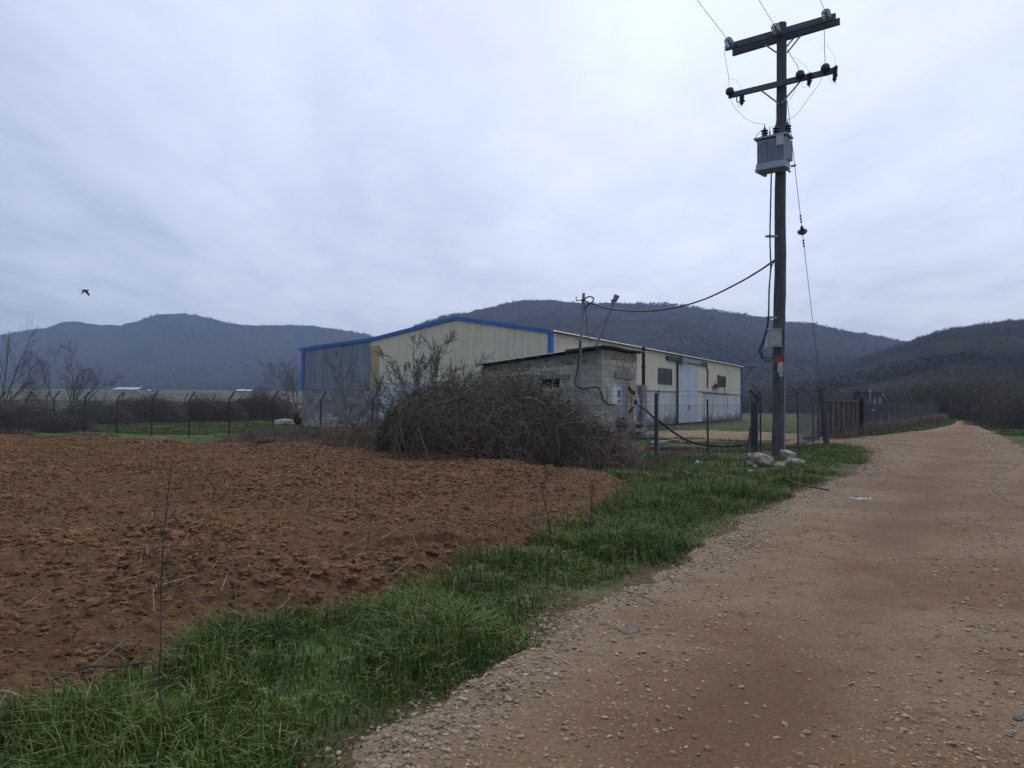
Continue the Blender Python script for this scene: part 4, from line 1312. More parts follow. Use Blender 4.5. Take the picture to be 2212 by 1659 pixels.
# barred door
mb = MB()
for x in (d0 + 0.04, d1 - 0.3):
    mb.box(S(x, 0.03, (dzb + dzt) / 2), (0.07, 0.06, dzt - dzb), (U3, V3, Z3))
for z in (dzb + 0.05, dzt - 0.12, dzt - 0.04):
    mb.box(S((d0 + d1 - 0.26) / 2, 0.03, z), (d1 - d0 - 0.26, 0.06, 0.08), (U3, V3, Z3))
dr_ = mb.build('door', MT['galv'], SH)
mb = MB()
for k in range(5):
    mb.box(S(d0 + 0.2 + k * (d1 - d0 - 0.6) / 4.4, 0.02, (dzb + dzt) / 2 - 0.05), (0.05, 0.03, dzt - dzb - 0.25), (U3, V3, Z3))
mb.build('bar', MT['white_plastic'], dr_)
mb = MB(); mb.box(S((d0 + d1) / 2 - 0.12, 0.07, (dzb + dzt) / 2), (d1 - d0 - 0.3, 0.02, dzt - dzb), (U3, V3, Z3)); mb.build('pane', MT['glass_dark'], dr_)
mb = MB(); mb.box(S(d1 - 0.12, 0.06, (dzb + dzt) / 2), (0.3, 0.1, dzt - dzb), (U3, V3, Z3)); mb.build('door_jamb', MT['concrete'], SH)
# door step and broken stair
mb = MB()
for c_, s_ in (((d0 + 0.75, -0.28, 0.66), (1.7, 0.55, 0.12)), ((d0 + 0.5, -0.3, 0.86), (0.9, 0.4, 0.1)), ((d0 + 1.0, -0.6, 0.33), (1.5, 0.5, 0.14)), ((d0 + 0.4, -0.35, 0.3), (0.5, 0.4, 0.6)), ((d0 + 1.4, -0.9, 0.1), (1.5, 0.6, 0.18)), ((d1 + 0.75, -0.4, 0.62), (0.6, 0.5, 0.1)), ((d1 + 0.8, -0.35, 0.3), (0.3, 0.35, 0.56))):
    an = rg.uniform(-0.06, 0.06); e1 = U3 * math.cos(an) + V3 * math.sin(an); e2 = V3 * math.cos(an) - U3 * math.sin(an)
    mb.box(S(*c_), s_, (e1, e2, Z3), 0.02)
mb.build('step', MT['concrete'], SH)

# electricity meter box
m0, mz1 = sa(1311, 836); m1, mz0 = sa(1329.5, 872)
EM = thing('meter_box', 'white plastic electricity meter box beside the barred shed door', 'meter box', S((m0 + m1) / 2, -0.1, mz0))
mb = MB(); mb.box(S((m0 + m1) / 2, -0.14, (mz0 + mz1) / 2), (m1 - m0 - 0.1, 0.26, mz1 - mz0), (U3, V3, Z3), 0.03); mb.build('case', MT['white_plastic'], EM)
mb = MB(); mb.box(S(m0 + 0.70 * (m1 - m0), -0.275, mz0 + 0.62 * (mz1 - mz0)), (0.3, 0.02, 0.36), (U3, V3, Z3)); mb.build('window_frame', MT['galv_dull'], EM)
mb = MB(); mb.box(S(m0 + 0.70 * (m1 - m0), -0.287, mz0 + 0.62 * (mz1 - mz0)), (0.2, 0.01, 0.27), (U3, V3, Z3)); mb.build('pane', MT['glass_dark'], EM)
mb = MB(); mb.box(S(m0 + 0.72 * (m1 - m0), -0.277, mz0 + 0.16 * (mz1 - mz0)), (0.22, 0.02, 0.14), (U3, V3, Z3)); mb.build('switch_cover', MT['winframe'], EM)

# masts at the shed
pb_ = at(1244, 905, 33.3); pt_ = at(1261, 633, 32.6)
MA = thing('pipe_mast', 'leaning galvanised pipe mast in front of the shed wall carrying the supply cable', 'mast', pb_)
mb = MB(); dv = (pt_ - pb_); mb.tube([pb_, pb_ + dv * 0.5], 0.085, 10); mb.tube([pb_ + dv * 0.46, pt_], 0.062, 10); mb.build('pipe', MT['galv_dull'], MA)
mb = MB(); q = pb_ + dv * 0.94; hk = [q + np.array([-0.06, 0, 0]), q + np.array([-0.16, 0, 0.02]), q + np.array([-0.27, 0, 0.0]), q + np.array([-0.31, 0, 0.1]), q + np.array([-0.26, 0, 0.17])]
mb.tube(bez(hk, 5), 0.022, 6); mb.lathe(q - Z3 * 0.03, dv, [(0.068, 0), (0.085, 0.0), (0.085, 0.09), (0.066, 0.09)], 10); mb.build('hook', MT['darksteel'], MA)
mb = MB(); q = pb_ + dv * 0.62; mb.lathe(q, dv, [(0.06, 0), (0.09, 0), (0.09, 0.05), (0.06, 0.05)], 10); mb.build('clamp', MT['galv_dull'], MA)
pb2 = at(1287, 748, 34.4); pt2 = at(1332, 640, 34.6)
M2 = thing('pipe_mast', 'strongly tilted rusty pipe mast rising from the shed roof corner', 'mast', pb2)
mb = MB(); dv2 = pt2 - pb2; mb.tube([pb2, pt2], 0.062, 10); mb.build('pipe', MT['old_pipe'], M2)
mb = MB(); mb.lathe(pb2 + dv2 * 0.90, dv2, [(0.07, 0), (0.1, 0.02), (0.14, 0.28), (0.12, 0.28), (0.07, 0.1)], 10); mb.box(pb2 + dv2 * 0.86 - np.array([0.07, 0, 0]), (0.09, 0.1, 0.35), bev=0.02); mb.build('cap', MT['old_pipe'], M2)

# concrete pillar with steel tube, blue barrel half
pp = at(1383, 905, 38.8)
PI_ = thing('concrete_pillar', 'square weathered concrete pillar with a dark steel tube on top, behind the shed', 'pillar', (pp[0], pp[1], 0))
zt_ = at(1383, 832, 38.8)[2]
mb = MB(); mb.box((pp[0], pp[1], zt_ / 2 - 0.05), (0.66, 0.5, zt_ + 0.1), (U3, V3, Z3), 0.02); mb.build('pillar', MT['concrete'], PI_)
q0 = at(1390, 832, 38.9); q1 = at(1390, 750, 38.9)
mb = MB(); mb.tube([q0, q1], 0.085, 10); mb.lathe(q0 + (q1 - q0) * 0.45, Z3, [(0.085, 0), (0.11, 0), (0.11, 0.1), (0.085, 0.1)], 10); mb.build('tube', MT['ink'], PI_)
bc0 = at(1371, 900, 37.3); bc1 = at(1371, 845, 37.3)
hh = bc1[2] - bc0[2]
mb = MB()
Vv = []; F = []
for i in range(13):
    t = i / 12
    for j in range(9):
        ph = -1.2 + 2.4 * j / 8
        bul = 0.26 * math.sin(math.pi * (0.06 + 0.88 * t)) ** 0.6
        Vv.append((bc0[0] + 0.02 + bul * math.cos(ph) - 0.06 * t, bc0[1] - 0.26 * math.sin(ph) * (0.5 + 0.5 * bul / 0.26), bc0[2] + hh * t))
for i in range(12):
    for j in range(8):
        F.append((i * 9 + j, i * 9 + j + 1, (i + 1) * 9 + j + 1, (i + 1) * 9 + j))
F2 = [tuple(x + 117 for x in f[::-1]) for f in F]
Vv2 = [(x - 0.02, y, z) for x, y, z in Vv]
mb.add(Vv + Vv2, F + F2)
tag(mb.build('plastic_barrel', MT['bluebarrel'], smooth=True), 'light blue curved plastic barrel standing against the shed end by the pillar', 'barrel')

# ------------------------------------------------------------------ utility pole
PB = gp(1681, 980); PB[2] = 0
D0 = PB[1]
AX = np.array([0.80, -0.60, 0.0]); AN = np.array([-0.60, -0.80, 0.0])   # crossarm direction, and towards the camera side
Q1 = lambda x, y: (1538.1 + 0.2473 * x, 0.2473 * y)
Q2 = lambda x, y: (1606.5 + 0.2471 * x, 341.8 + 0.2471 * y)
Q3 = lambda x, y: (1572.3 + 0.206 * x, 717.8 + 0.206 * y)
PT = at(*Q1(612, 205), D0)


def arm(q, off=0.0):
    """point seen at pixel q on the vertical plane of the crossarm, shifted towards the camera by off"""
    return onplane(q[0], q[1], PB + AN * off, AN)


UP_ = thing('utility_pole', 'tall weathered wooden power pole with two crossarms beside the dirt road', 'utility pole', PB)
zz = np.linspace(-0.3, PT[2], 22)
cen = [PB + (PT - PB) * ((z + 0.0) / PT[2]) + np.array([0.012 * math.sin(z * 1.3), 0.01 * math.cos(z * 1.7), 0]) for z in zz]
for c_, z in zip(cen, zz): c_[2] = z
rr = [0.205 - 0.055 * (z / PT[2]) + 0.006 * math.sin(z * 4) for z in zz]
mb = MB(); mb.tube(cen, np.array(rr), 16); mb.build('shaft', MT['wood_pole'], UP_, smooth=False)


def polec(z):
    p = PB + (PT - PB) * (z / PT[2]); return np.array([p[0], p[1], z])


# top double crossarm
r1 = 0.17
a0 = arm(Q1(118, 418), r1); a1 = arm(Q1(1080, 145), r1); b0 = arm(Q1(180, 464), -r1); b1 = arm(Q1(1116, 186), -r1)
zA = (a0[2] + a1[2]) / 2; zB = (b0[2] + b1[2]) / 2
for p0_, p1_ in ((a0, a1), (b0, b1)):
    c_ = (p0_ + p1_) / 2; d_ = p1_ - p0_; L = np.linalg.norm(d_); d_ /= L
    mb = MB(); mb.box(c_, (L, 0.10, 0.20), (d_, np.cross(Z3, d_), np.cross(d_, np.cross(Z3, d_))), 0.012); mb.build('crossarm', MT['dark_wood'], UP_)
c0 = arm(Q1(145, 838), 0.2); c1 = arm(Q1(1085, 612), 0.2)
c_ = (c0 + c1) / 2; d_ = c1 - c0; L = np.linalg.norm(d_); d_ /= L
mb = MB(); mb.box(c_, (L, 0.10, 0.17), (d_, np.cross(Z3, d_), np.cross(d_, np.cross(Z3, d_))), 0.012); mb.build('crossarm', MT['dark_wood'], UP_)
# braces
for q0, q1, off in (((465, 392), (575, 468), 0.17), ((775, 312), (655, 462), 0.17), ((720, 325), (600, 470), -0.17), ((435, 795), (582, 905), 0.2), ((768, 715), (605, 905), 0.2)):
    mb = MB(); p0_, p1_ = arm(Q1(*q0), off), arm(Q1(*q1), off * 0.95); v = p1_ - p0_; L = np.linalg.norm(v); v /= L; sd_ = np.cross(v, AN)
    mb.box((p0_ + p1_) / 2, (L, 0.012, 0.05), (v, AN, sd_)); mb.build('brace', MT['galv_dull'], UP_)
# glass strain insulators on the top crossarm
WIRE_D = np.array([-0.52, -0.854, 0.03]); WIRE_D /= np.linalg.norm(WIRE_D)
INS = []
for qx, qy in ((152, 372), (560, 255), (1000, 132)):
    p = arm(Q1(qx, qy), 0.45)
    INS.append(p)
    mb = MB()
    for k in range(3):
        o_ = p + WIRE_D * (-0.15 + 0.14 * k)
        mb.lathe(o_, WIRE_D, [(0.03, -0.03), (0.09, -0.02), (0.13, 0.01), (0.135, 0.02), (0.125, 0.03), (0.10, 0.015), (0.085, 0.035), (0.07, 0.015), (0.03, 0.03)], 24)
    io = mb.build('insulator', MT['glass'], UP_, smooth=True)
    mb = MB()
    for k in range(3):
        o_ = p + WIRE_D * (-0.15 + 0.14 * k); mb.lathe(o_, WIRE_D, [(0.0, -0.075), (0.04, -0.07), (0.045, -0.02), (0.03, 0.03), (0.0, 0.03)], 10)
    mb.tube([p - WIRE_D * 0.36, p + WIRE_D * 0.26], 0.016, 6); mb.build('insulator_pin', MT['ceramic'], io)
# dark pin insulators (dome) on the lower crossarm
DOME = []
for qx, qy in ((155, 795), (770, 648), (990, 590)):
    p = arm(Q1(qx, qy), 0.28); DOME.append(p)
    mb = MB(); mb.lathe(p - Z3 * 0.14, Z3, [(0.03, -0.06), (0.05, 0.0), (0.10, 0.02), (0.135, 0.06), (0.14, 0.12), (0.13, 0.19), (0.10, 0.235), (0.05, 0.26), (0.0, 0.262)], 16); mb.build('pin_insulator', MT['ceramic'], UP_, smooth=True)
# fuse cut-outs / arresters hanging on the arm
CUT = []
for qx, qy, ln in ((262, 868, 80), (850, 690, 95), (1075, 640, 110)):
    p = arm(Q1(qx, qy), 0.3); CUT.append(p); h_ = ln * 0.2473 / 67.6
    mb = MB(); pr = [(0.025, -h_ * 0.62)]
    for k in range(7):
        z_ = -h_ * 0.5 + h_ * k / 6.5; pr += [(0.055, z_), (0.075, z_ + h_ * 0.05), (0.05, z_ + h_ * 0.1)]
    pr += [(0.02, h_ * 0.62), (0.0, h_ * 0.66)]
    mb.lathe(p, Z3 + 0.1 * AX, pr, 12); mb.box(p - AN * 0.1, (0.07, 0.2, 0.05), (AX, AN, Z3)); mb.tube([p - Z3 * h_ * 0.6, p - Z3 * h_ * 0.78], 0.016, 6)
    mb.build('fuse_cutout', MT['ceramic'], UP_, smooth=False)
mb = MB(); mb.tube(bez([arm(Q1(*q), 0.3) for q in ((222, 840), (214, 870), (226, 895), (245, 880), (243, 845))], 5), 0.018, 6); mb.build('fuse_ring', MT['ceramic'], UP_)
# jumper wires
J = [
    (0.007, [Q1(108, 400), Q1(112, 480), Q1(125, 560), Q1(143, 660), Q1(150, 750)], 0.35),
    (0.004, [Q1(150, 695), Q1(180, 690), Q1(215, 705), Q1(240, 745), Q1(255, 778)], 0.3),
    (0.009, [Q1(978, 240), Q1(983, 340), Q1(981, 425), Q1(987, 500), Q1(985, 560)], 0.3),
    (0.004, [Q1(985, 400), Q1(1010, 403), Q1(1045, 450), Q1(1070, 510), Q1(1076, 570)], 0.3),
    (0.009, [Q1(655, 430), Q1(690, 490), Q1(720, 535), Q1(748, 580), Q1(758, 615)], 0.3),
    (0.004, [Q1(700, 490), Q1(740, 515), Q1(790, 550), Q1(830, 600), Q1(848, 630)], 0.3),
    (0.006, [Q1(160, 862), Q1(200, 940), Q1(270, 1015), Q1(360, 1070), Q1(455, 1085)], 0.35),
    (0.006, [Q1(962, 672), Q1(930, 740), Q1(850, 850), Q1(760, 975), Q1(700, 1030), Q1(662, 1042)], 0.35),
    (0.006, [Q1(735, 745), Q1(720, 800), Q1(690, 850), Q1(655, 890)], 0.3),
    (0.004, [Q1(783, 710), Q1(785, 745), Q1(805, 765), Q1(830, 755)], 0.3),
    (0.004, [Q1(985, 668), Q1(1020, 665), Q1(1035, 720), Q1(1048, 730), Q1(1060, 700)], 0.3),
    (0.004, [Q1(237, 905), Q1(228, 930), Q1(240, 942), Q1(250, 925), Q1(245, 908)], 0.3),
    (0.006, [Q1(490, 1120), Q1(520, 1108), Q1(550, 1105)], 0.6),
    (0.009, [Q1(378, 1205), Q1(400, 1170), Q1(425, 1150), Q1(435, 1130)], 0.7),
]
for r_, q, off in J:
    mb = MB(); mb.tube(bez([arm(x, off) for x in q], 8), r_, 6); mb.build('jumper_wire', MT['wire'], UP_)
# red number plate, paper labels, pale strip down the pole
zs = at(*Q3(535, 288), D0)[2]
FR = np.array([-0.30, -0.954, 0.0]); FS = np.array([0.954, -0.30, 0.0])
mb = MB()
Vv = []
for k in range(9):
    t = -1.15 + 2.3 * k / 8
    d_ = FR * math.cos(t) + FS * math.sin(t)
    for z in (zs - 0.115, zs + 0.115):
        for r_ in (0.202, 0.206):
            Vv.append(polec(z) + d_ * r_)
F = []
for k in range(8):
    q = k * 4
    F += [(q + 1, q + 5, q + 7, q + 3), (q, q + 2, q + 6, q + 4), (q + 2, q + 3, q + 7, q + 6), (q, q + 4, q + 5, q + 1)]
mb.add(Vv, F); plate = mb.build('number_plate', MT['redsign'], UP_)
cu = bpy.data.curves.new('plate_number', 'FONT'); cu.body = '-5'; cu.size = 0.24; cu.extrude = 0.001; cu.align_x = 'CENTER'; cu.align_y = 'CENTER'
cu.materials.append(MT['ink'])
tmp_ = bpy.data.objects.new('tmp_text', cu); COL.objects.link(tmp_); bpy.context.view_layer.update()
me_ = bpy.data.meshes.new_from_object(tmp_.evaluated_get(bpy.context.evaluated_depsgraph_get())); bpy.data.objects.remove(tmp_)
to = bpy.data.objects.new('plate_number', me_); COL.objects.link(to)
dd = FR * math.cos(0.38) + FS * math.sin(0.38); tt = np.cross(Z3, dd)
pt0 = polec(zs) + dd * 0.211
Mx = Matrix(((tt[0], 0, dd[0], pt0[0]), (tt[1], 0, dd[1], pt0[1]), (tt[2], 1, dd[2], pt0[2]), (0, 0, 0, 1)))
to.parent = plate; ORIGIN[to.name] = ORIGIN[plate.name]
to.matrix_local = Matrix.Translation(Vector([-x for x in ORIGIN[plate.name]])) @ Mx
for q0, q1 in (((520, 320), (575, 425)), ((534, 430), (571, 465))):
    zt_, zb_ = at(*Q3(*q0), D0)[2], at(*Q3(*q1), D0)[2]
    xm = (q0[0] + q1[0]) / 2; wd = (q1[0] - q0[0]) * 0.206 / 67.6
    t = (xm - 535) / 65 * 1.05
    d_ = FR * math.cos(t) + FS * math.sin(t); s_ = np.cross(Z3, d_)
    mb = MB(); mb.box(polec((zt_ + zb_) / 2) + d_ * 0.203, (wd, 0.012, zt_ - zb_), (s_, d_, Z3)); lb = mb.build('paper_label', MT['label'], UP_)
    for k in range(3):
        mb = MB(); mb.box(polec(zb_ + (zt_ - zb_) * (0.25 + 0.25 * k)) + d_ * 0.2105, (wd * (0.6 - 0.1 * k), 0.003, 0.012), (s_, d_, Z3)); mb.build('print_line', MT['galv_dull'], lb)
mb = MB(); d_ = FR * math.cos(1.0) + FS * math.sin(1.0)
mb.tube([polec(0.05) + d_ * 0.215, polec(2.4) + d_ * 0.207, polec(4.5) + d_ * 0.20], 0.014, 6); mb.build('earth_wire', MT['galv'], UP_)
# stand-off brackets
for qx0, qx1, qy in ((205, 300, 683), (202, 292, 1393)):
    p = at(*Q2(qx0, qy), D0 - 0.1); p1_ = at(*Q2(qx1, qy), D0 - 0.2)
    mb = MB(); mb.box((p + p1_) / 2, (np.linalg.norm(p1_ - p), 0.06, 0.075), (np.array([1.0, 0, 0]), np.array([0, 1.0, 0]), Z3)); mb.box(p, (0.1, 0.1, 0.05)); mb.build('cable_bracket', MT['galv_dull'], UP_)

# transformer
TFq = arm(Q1(512, 1190), 0.55)
TX = AX; TY = AN
tc0 = arm(Q1(380, 1210), 0.62); tc1 = arm(Q1(642, 1165), 0.62); zt_ = (tc0[2] + tc1[2]) / 2
tb0 = arm(Q1(512, 1478), 0.62)[2]
cx_ = (tc0 + tc1) / 2; Wt = float(np.dot(tc1 - tc0, AX)); cbox = np.array([cx_[0], cx_[1], (zt_ + tb0) / 2]) - AN * 0.30
Ht = zt_ - tb0
TR = thing('transformer', 'grey ribbed oil transformer hanging high on the wooden pole', 'transformer', (cbox[0], cbox[1], tb0))
mb = MB(); mb.box(cbox - Z3 * 0.02, (Wt - 0.04, 0.42, Ht - 0.06), (AX, AN, Z3), 0.05); tank = mb.build('tank', MT['trafo'], TR)
mb = MB(); mb.box(np.array([cbox[0], cbox[1], zt_ + 0.0]), (Wt + 0.12, 0.66, 0.05), (AX, AN, Z3), 0.02); mb.build('lid', MT['trafo'], TR)
mb = MB()
for k in range(15):
    x = -Wt / 2 + 0.06 + (Wt - 0.12) * k / 14
    for sg in (1, -1):
        mb.box(cbox + AX * x + AN * sg * 0.25 + Z3 * 0.06, (0.022, 0.10, Ht * 0.66), (AX, AN, Z3))
for x in np.linspace(-0.16, 0.16, 5):
    mb.box(cbox + AX * (Wt / 2 + 0.03) + AN * x + Z3 * 0.06, (0.09, 0.022, Ht * 0.6), (AX, AN, Z3))
mb.build('cooling_fin', MT['trafo'], TR)
mb = MB(); mb.box(cbox + AX * (Wt * 0.32) + AN * 0.315 + Z3 * Ht * 0.33, (Wt * 0.24, 0.015, Ht * 0.30), (AX, AN, Z3)); mb.build('rating_plate', MT['cabinet_edge'], TR)
mb = MB(); mb.box(cbox + AN * 0.05 - Z3 * (Ht / 2 - 0.13), (Wt - 0.0, 0.56, 0.2), (AX, AN, Z3), 0.06); mb.build('lower_tank', MT['trafo'], TR)
p0_ = arm(Q1(385, 1490), 0.65); p1_ = arm(Q1(470, 1532), 0.1)
mb = MB(); v = p1_ - p0_; L = np.linalg.norm(v); v /= L; mb.box((p0_ + p1_) / 2, (L, 0.09, 0.1), (v, np.cross(Z3, v), np.cross(v, np.cross(Z3, v)))); mb.build('mounting_beam', MT['trafo'], TR)
mb = MB(); mb.tube([arm(Q1(655, 1480), 0.2), arm(Q1(682, 1502), 0.2)], 0.04, 6); mb.build('mounting_beam', MT['trafo'], TR)
mb = MB(); mb.box(arm(Q1(712, 1448), 0.35), (0.16, 0.05, 0.06), (AX, AN, Z3)); mb.build('lug', MT['trafo'], TR)
for qx, top in ((460, 1082), (560, 1075), (660, 1040)):
    pbs = arm(Q1(qx, 1190 - (qx - 460) * 0.17), 0.42); pbs = np.array([pbs[0], pbs[1], zt_ + 0.02]); h_ = 0.34
    mb = MB(); pr = [(0.05, 0.0), (0.06, 0.03)]
    for k in range(3):
        z_ = 0.05 + 0.085 * k; pr += [(0.06, z_), (0.115, z_ + 0.02), (0.105, z_ + 0.045), (0.055, z_ + 0.06)]
    pr += [(0.04, 0.31), (0.035, 0.36), (0.015, 0.37), (0.012, 0.47), (0.0, 0.48)]
    mb.lathe(pbs, Z3, pr, 14); mb.build('bushing', MT['ceramic'], TR)
mb = MB(); mb.lathe(arm(Q1(505, 1178), 0.5), Z3, [(0.02, 0), (0.03, 0.08), (0.012, 0.12), (0.012, 0.2), (0, 0.21)], 8); mb.build('low_voltage_stud', MT['ceramic'], TR)

# distribution cabinet on the pole
cb0 = at(*Q2(205, 1497), D0 - 0.38); cb1 = at(*Q2(328, 1648), D0 - 0.38)
CF = np.array([-0.16, -0.987, 0]); CS = np.array([0.987, -0.16, 0])
cc_ = (cb0 + cb1) / 2; Wc = cb1[0] - cb0[0]; Hc = cb0[2] - cb1[2]
CBN = thing('distribution_cabinet', 'pale grey steel electrical cabinet strapped to the front of the power pole', 'electrical cabinet', cc_)
body_c = cc_ - CF * 0.13
# side turned to the right shows: a second facet
mb = MB(); mb.box(body_c, (Wc, 0.26, Hc), (CS, CF, Z3), 0.008); mb.build('case', MT['cabinet_edge'], CBN)
mb = MB(); mb.box(cc_ + CF * 0.012, (Wc - 0.05, 0.03, Hc - 0.06), (CS, CF, Z3), 0.006); dd_ = mb.build('door', MT['cabinet'], CBN)
mb = MB()
for z in (-0.18, 0.18): mb.box(cc_ + CF * 0.03 + CS * (Wc / 2 - 0.05) + Z3 * z, (0.02, 0.02, 0.05), (CS, CF, Z3))
mb.build('hinge', MT['darksteel'], dd_)
mb = MB(); mb.box(body_c + Z3 * (Hc / 2 + 0.012) + CF * 0.02, (Wc + 0.04, 0.32, 0.024), (CS, CF, Z3)); mb.build('rain_lid', MT['cabinet_edge'], CBN)

# cables
def cable(name, label, pts, r_, cat='cable', mtl='black', n=10, group=None):
    mb_ = MB(); mb_.tube(bez(pts, n), r_, 8)
    return tag(mb_.build(name, MT[mtl]), label, cat, group)


dz = D0 - 0.35
cable('power_cable', 'black cable dropping from the transformer along the pole and looping under the cabinet', [at(*Q2(242, 110), dz), at(*Q2(238, 300), dz), at(*Q2(230, 680), dz), at(*Q2(236, 950), dz), at(*Q2(222, 1150), dz), at(*Q2(214, 1400), dz), at(*Q2(180, 1560), dz), at(*Q2(150, 1640), dz), at(1640.5, 757, dz), at(1647, 775, dz), at(1661, 780, dz), at(1674, 770, dz), at(1681, 755, dz + 0.05)], 0.024)
cable('power_cable', 'second black cable from the pole making the smaller loop beside the cabinet', [at(*Q2(264, 905), dz), at(*Q2(240, 960), dz), at(*Q2(224, 1150), dz), at(*Q2(218, 1400), dz), at(*Q2(196, 1530), dz), at(*Q2(165, 1640), dz), at(1644.5, 755, dz - 0.03), at(1649, 770, dz - 0.03), at(1660, 773, dz - 0.03), at(1671, 768, dz - 0.03), at(1677, 752, dz)], 0.022)
mq = at(1262, 652, 32.6)
cable('supply_cable', 'thick black cable sagging from the power pole to the pipe mast, looped at its end',
      [at(1673, 562, dz), at(1640, 585, D0 + 0.6), at(1590, 614, D0 + 1.9), at(1520, 647, D0 + 3.4), at(1450, 666, D0 + 4.8), at(1380, 672, D0 + 6.0), at(1320, 667, D0 + 7.1), at(1285, 658, 32.2), at(1268, 652, 32.3), at(1263, 647, 32.4), at(1271, 641, 32.4), at(1281, 643, 32.4), at(1281, 650, 32.4), at(1271, 659, 32.5), at(1262, 668, 32.6)], 0.03, n=12)
cable('supply_cable', 'black cable running down the pipe mast and across the shed to the meter box',
      [at(1253, 735, 32.7), at(1250, 780, 32.8), at(1246, 806, 32.8), at(1241, 823, 32.7), at(1246, 834, 32.6), at(1260, 840, 32.6), at(1280, 837, 32.6), at(1292, 838, 32.6), at(1299, 850, 32.7), at(1303, 862, 33.0), at(1313, 872, 33.3)], 0.034)
cable('thin_cable', 'thin black wire hanging from the mast top down to the tin roof', [at(1262, 655, 32.6), at(1267, 690, 33), at(1269, 720, 33.4), at(1277, 742, 33.8)], 0.014)
cable('thin_cable', 'thin black wire strung from the tilted mast down to the roof edge', [at(1313, 682, 34.5), at(1298, 702, 34.2), at(1280, 718, 34), at(1262, 728, 33.6), at(1240, 737, 33.2)], 0.014)
cable('thin_cable', 'thin wire from the mast top to the tilted mast', [at(1263, 653, 32.6), at(1280, 664, 33.2), at(1300, 668, 33.8), at(1314, 667, 34.4)], 0.010)
cable('thin_cable', 'thin grey wire slung from the warehouse corner to the pipe mast', [at(1196, 722, 39.5), at(1215, 740, 37.5), at(1235, 743, 35.5), at(1252, 741, 33.2)], 0.012, mtl='wire')

# overhead lines
for (p, nm) in zip(INS, ('leftmost overhead line wire on the far end of the top crossarm', 'middle overhead line wire reaching the pole top', 'rightmost overhead line wire on the near end of the top crossarm')):
    s0_ = p + WIRE_D * 0.3
    pts = []
    for k in range(24):
        t = 46.0 * (k / 23)
        q = s0_ + np.array([-0.52, -0.854, 0]) * t; q[2] += -0.05 * t + 0.05 * t * t / 46.0
        pts.append(q)
    mb = MB(); mb.tube(pts, 0.0085, 6); tag(mb.build('overhead_wire', MT['wire']), nm, 'power line', 'overhead line wires')

# guy wire with strain insulator and anchor post
ga = at(*Q1(722, 1450), D0 - 0.1); gb = at(1773, 842, 32.3)
GW = thing('guy_wire', 'thin steel guy wire with a strain insulator from the transformer down to the leaning post', 'guy wire', gb)
gi = at(*Q2(512, 640), 26.2)
top_ = arm(Q1(658, 885), 0.25)
mb = MB(); mb.tube([top_, arm(Q1(680, 1070), 0.3), ga, gi + Z3 * 0.0], 0.010, 6); mb.tube([gi, gb], 0.010, 6); mb.build('wire', MT['wire'], GW)
gd = (ga - gi) / np.linalg.norm(ga - gi)
mb = MB(); mb.lathe(gi, gd, [(0.02, -0.16), (0.03, -0.06), (0.15, -0.04), (0.17, 0.0), (0.14, 0.035), (0.06, 0.06), (0.055, 0.18), (0.02, 0.24)], 16); io = mb.build('insulator', MT['ceramic'], GW)
mb = MB()
ge = (gb - gi) / np.linalg.norm(gb - gi)
for k in (0.42, 0.54, 0.66):
    mb.lathe(gi + gd * k, gd, [(0, -0.04), (0.035, -0.02), (0.035, 0.02), (0, 0.04)], 8); mb.lathe(gi + ge * (k + 0.0), ge, [(0, -0.04), (0.035, -0.02), (0.035, 0.02), (0, 0.04)], 8)
mb.build('wire_clamp', MT['ceramic'], GW)
pa_ = gp(1786, 956); pt_ = at(1773, 839, 32.2)
mb = MB(); mb.tube([pa_ - Z3 * 0.3, (pa_ + pt_) / 2 + np.array([0.02, 0, 0]), pt_], np.array([0.125, 0.115, 0.11]), 10); tag(mb.build('anchor_post', MT['tarred']), 'dark leaning wooden post holding the guy wire beside the brown gate', 'post')

# ------------------------------------------------------------------ fences
def chainlink(p0, d, L, z0, z1, cell, r_, zig=0.0):
    """woven diamond wire between two ends as thin prisms, clipped to the panel"""
    hgt = z1 - z0; k = 1.15   # rise per run
    segs = []
    run = hgt / k
    for sg in (1, -1):
        s = np.arange(-run, L + run, cell)
        for x in s:
            xa, xb = (x, x + run) if sg > 0 else (x + run, x)
            # param t from bottom (0) to top (1)
            t0, t1 = 0.0, 1.0
            dx = xb - xa
            for lim, side in ((0.0, -1), (L, 1)):
                if dx != 0:
                    tl = (lim - xa) / dx
                    if (side < 0) == (dx > 0): t0 = max(t0, tl) if (xa < lim if side < 0 else xa > lim) else t0
                    else: t1 = min(t1, tl) if (xb < lim if side < 0 else xb > lim) else t1
            if t1 - t0 > 0.02:
                segs.append(((xa + dx * t0, z0 + hgt * t0), (xa + dx * t1, z0 + hgt * t1)))
    sg_ = np.array(segs)
    d = np.array(d)
    P = np.array(p0)[None, None] + d[None, None] * sg_[..., :1] + Z3[None, None] * sg_[..., 1:]
    return tubes_np(P, np.full(P.shape[:2], r_), 3)


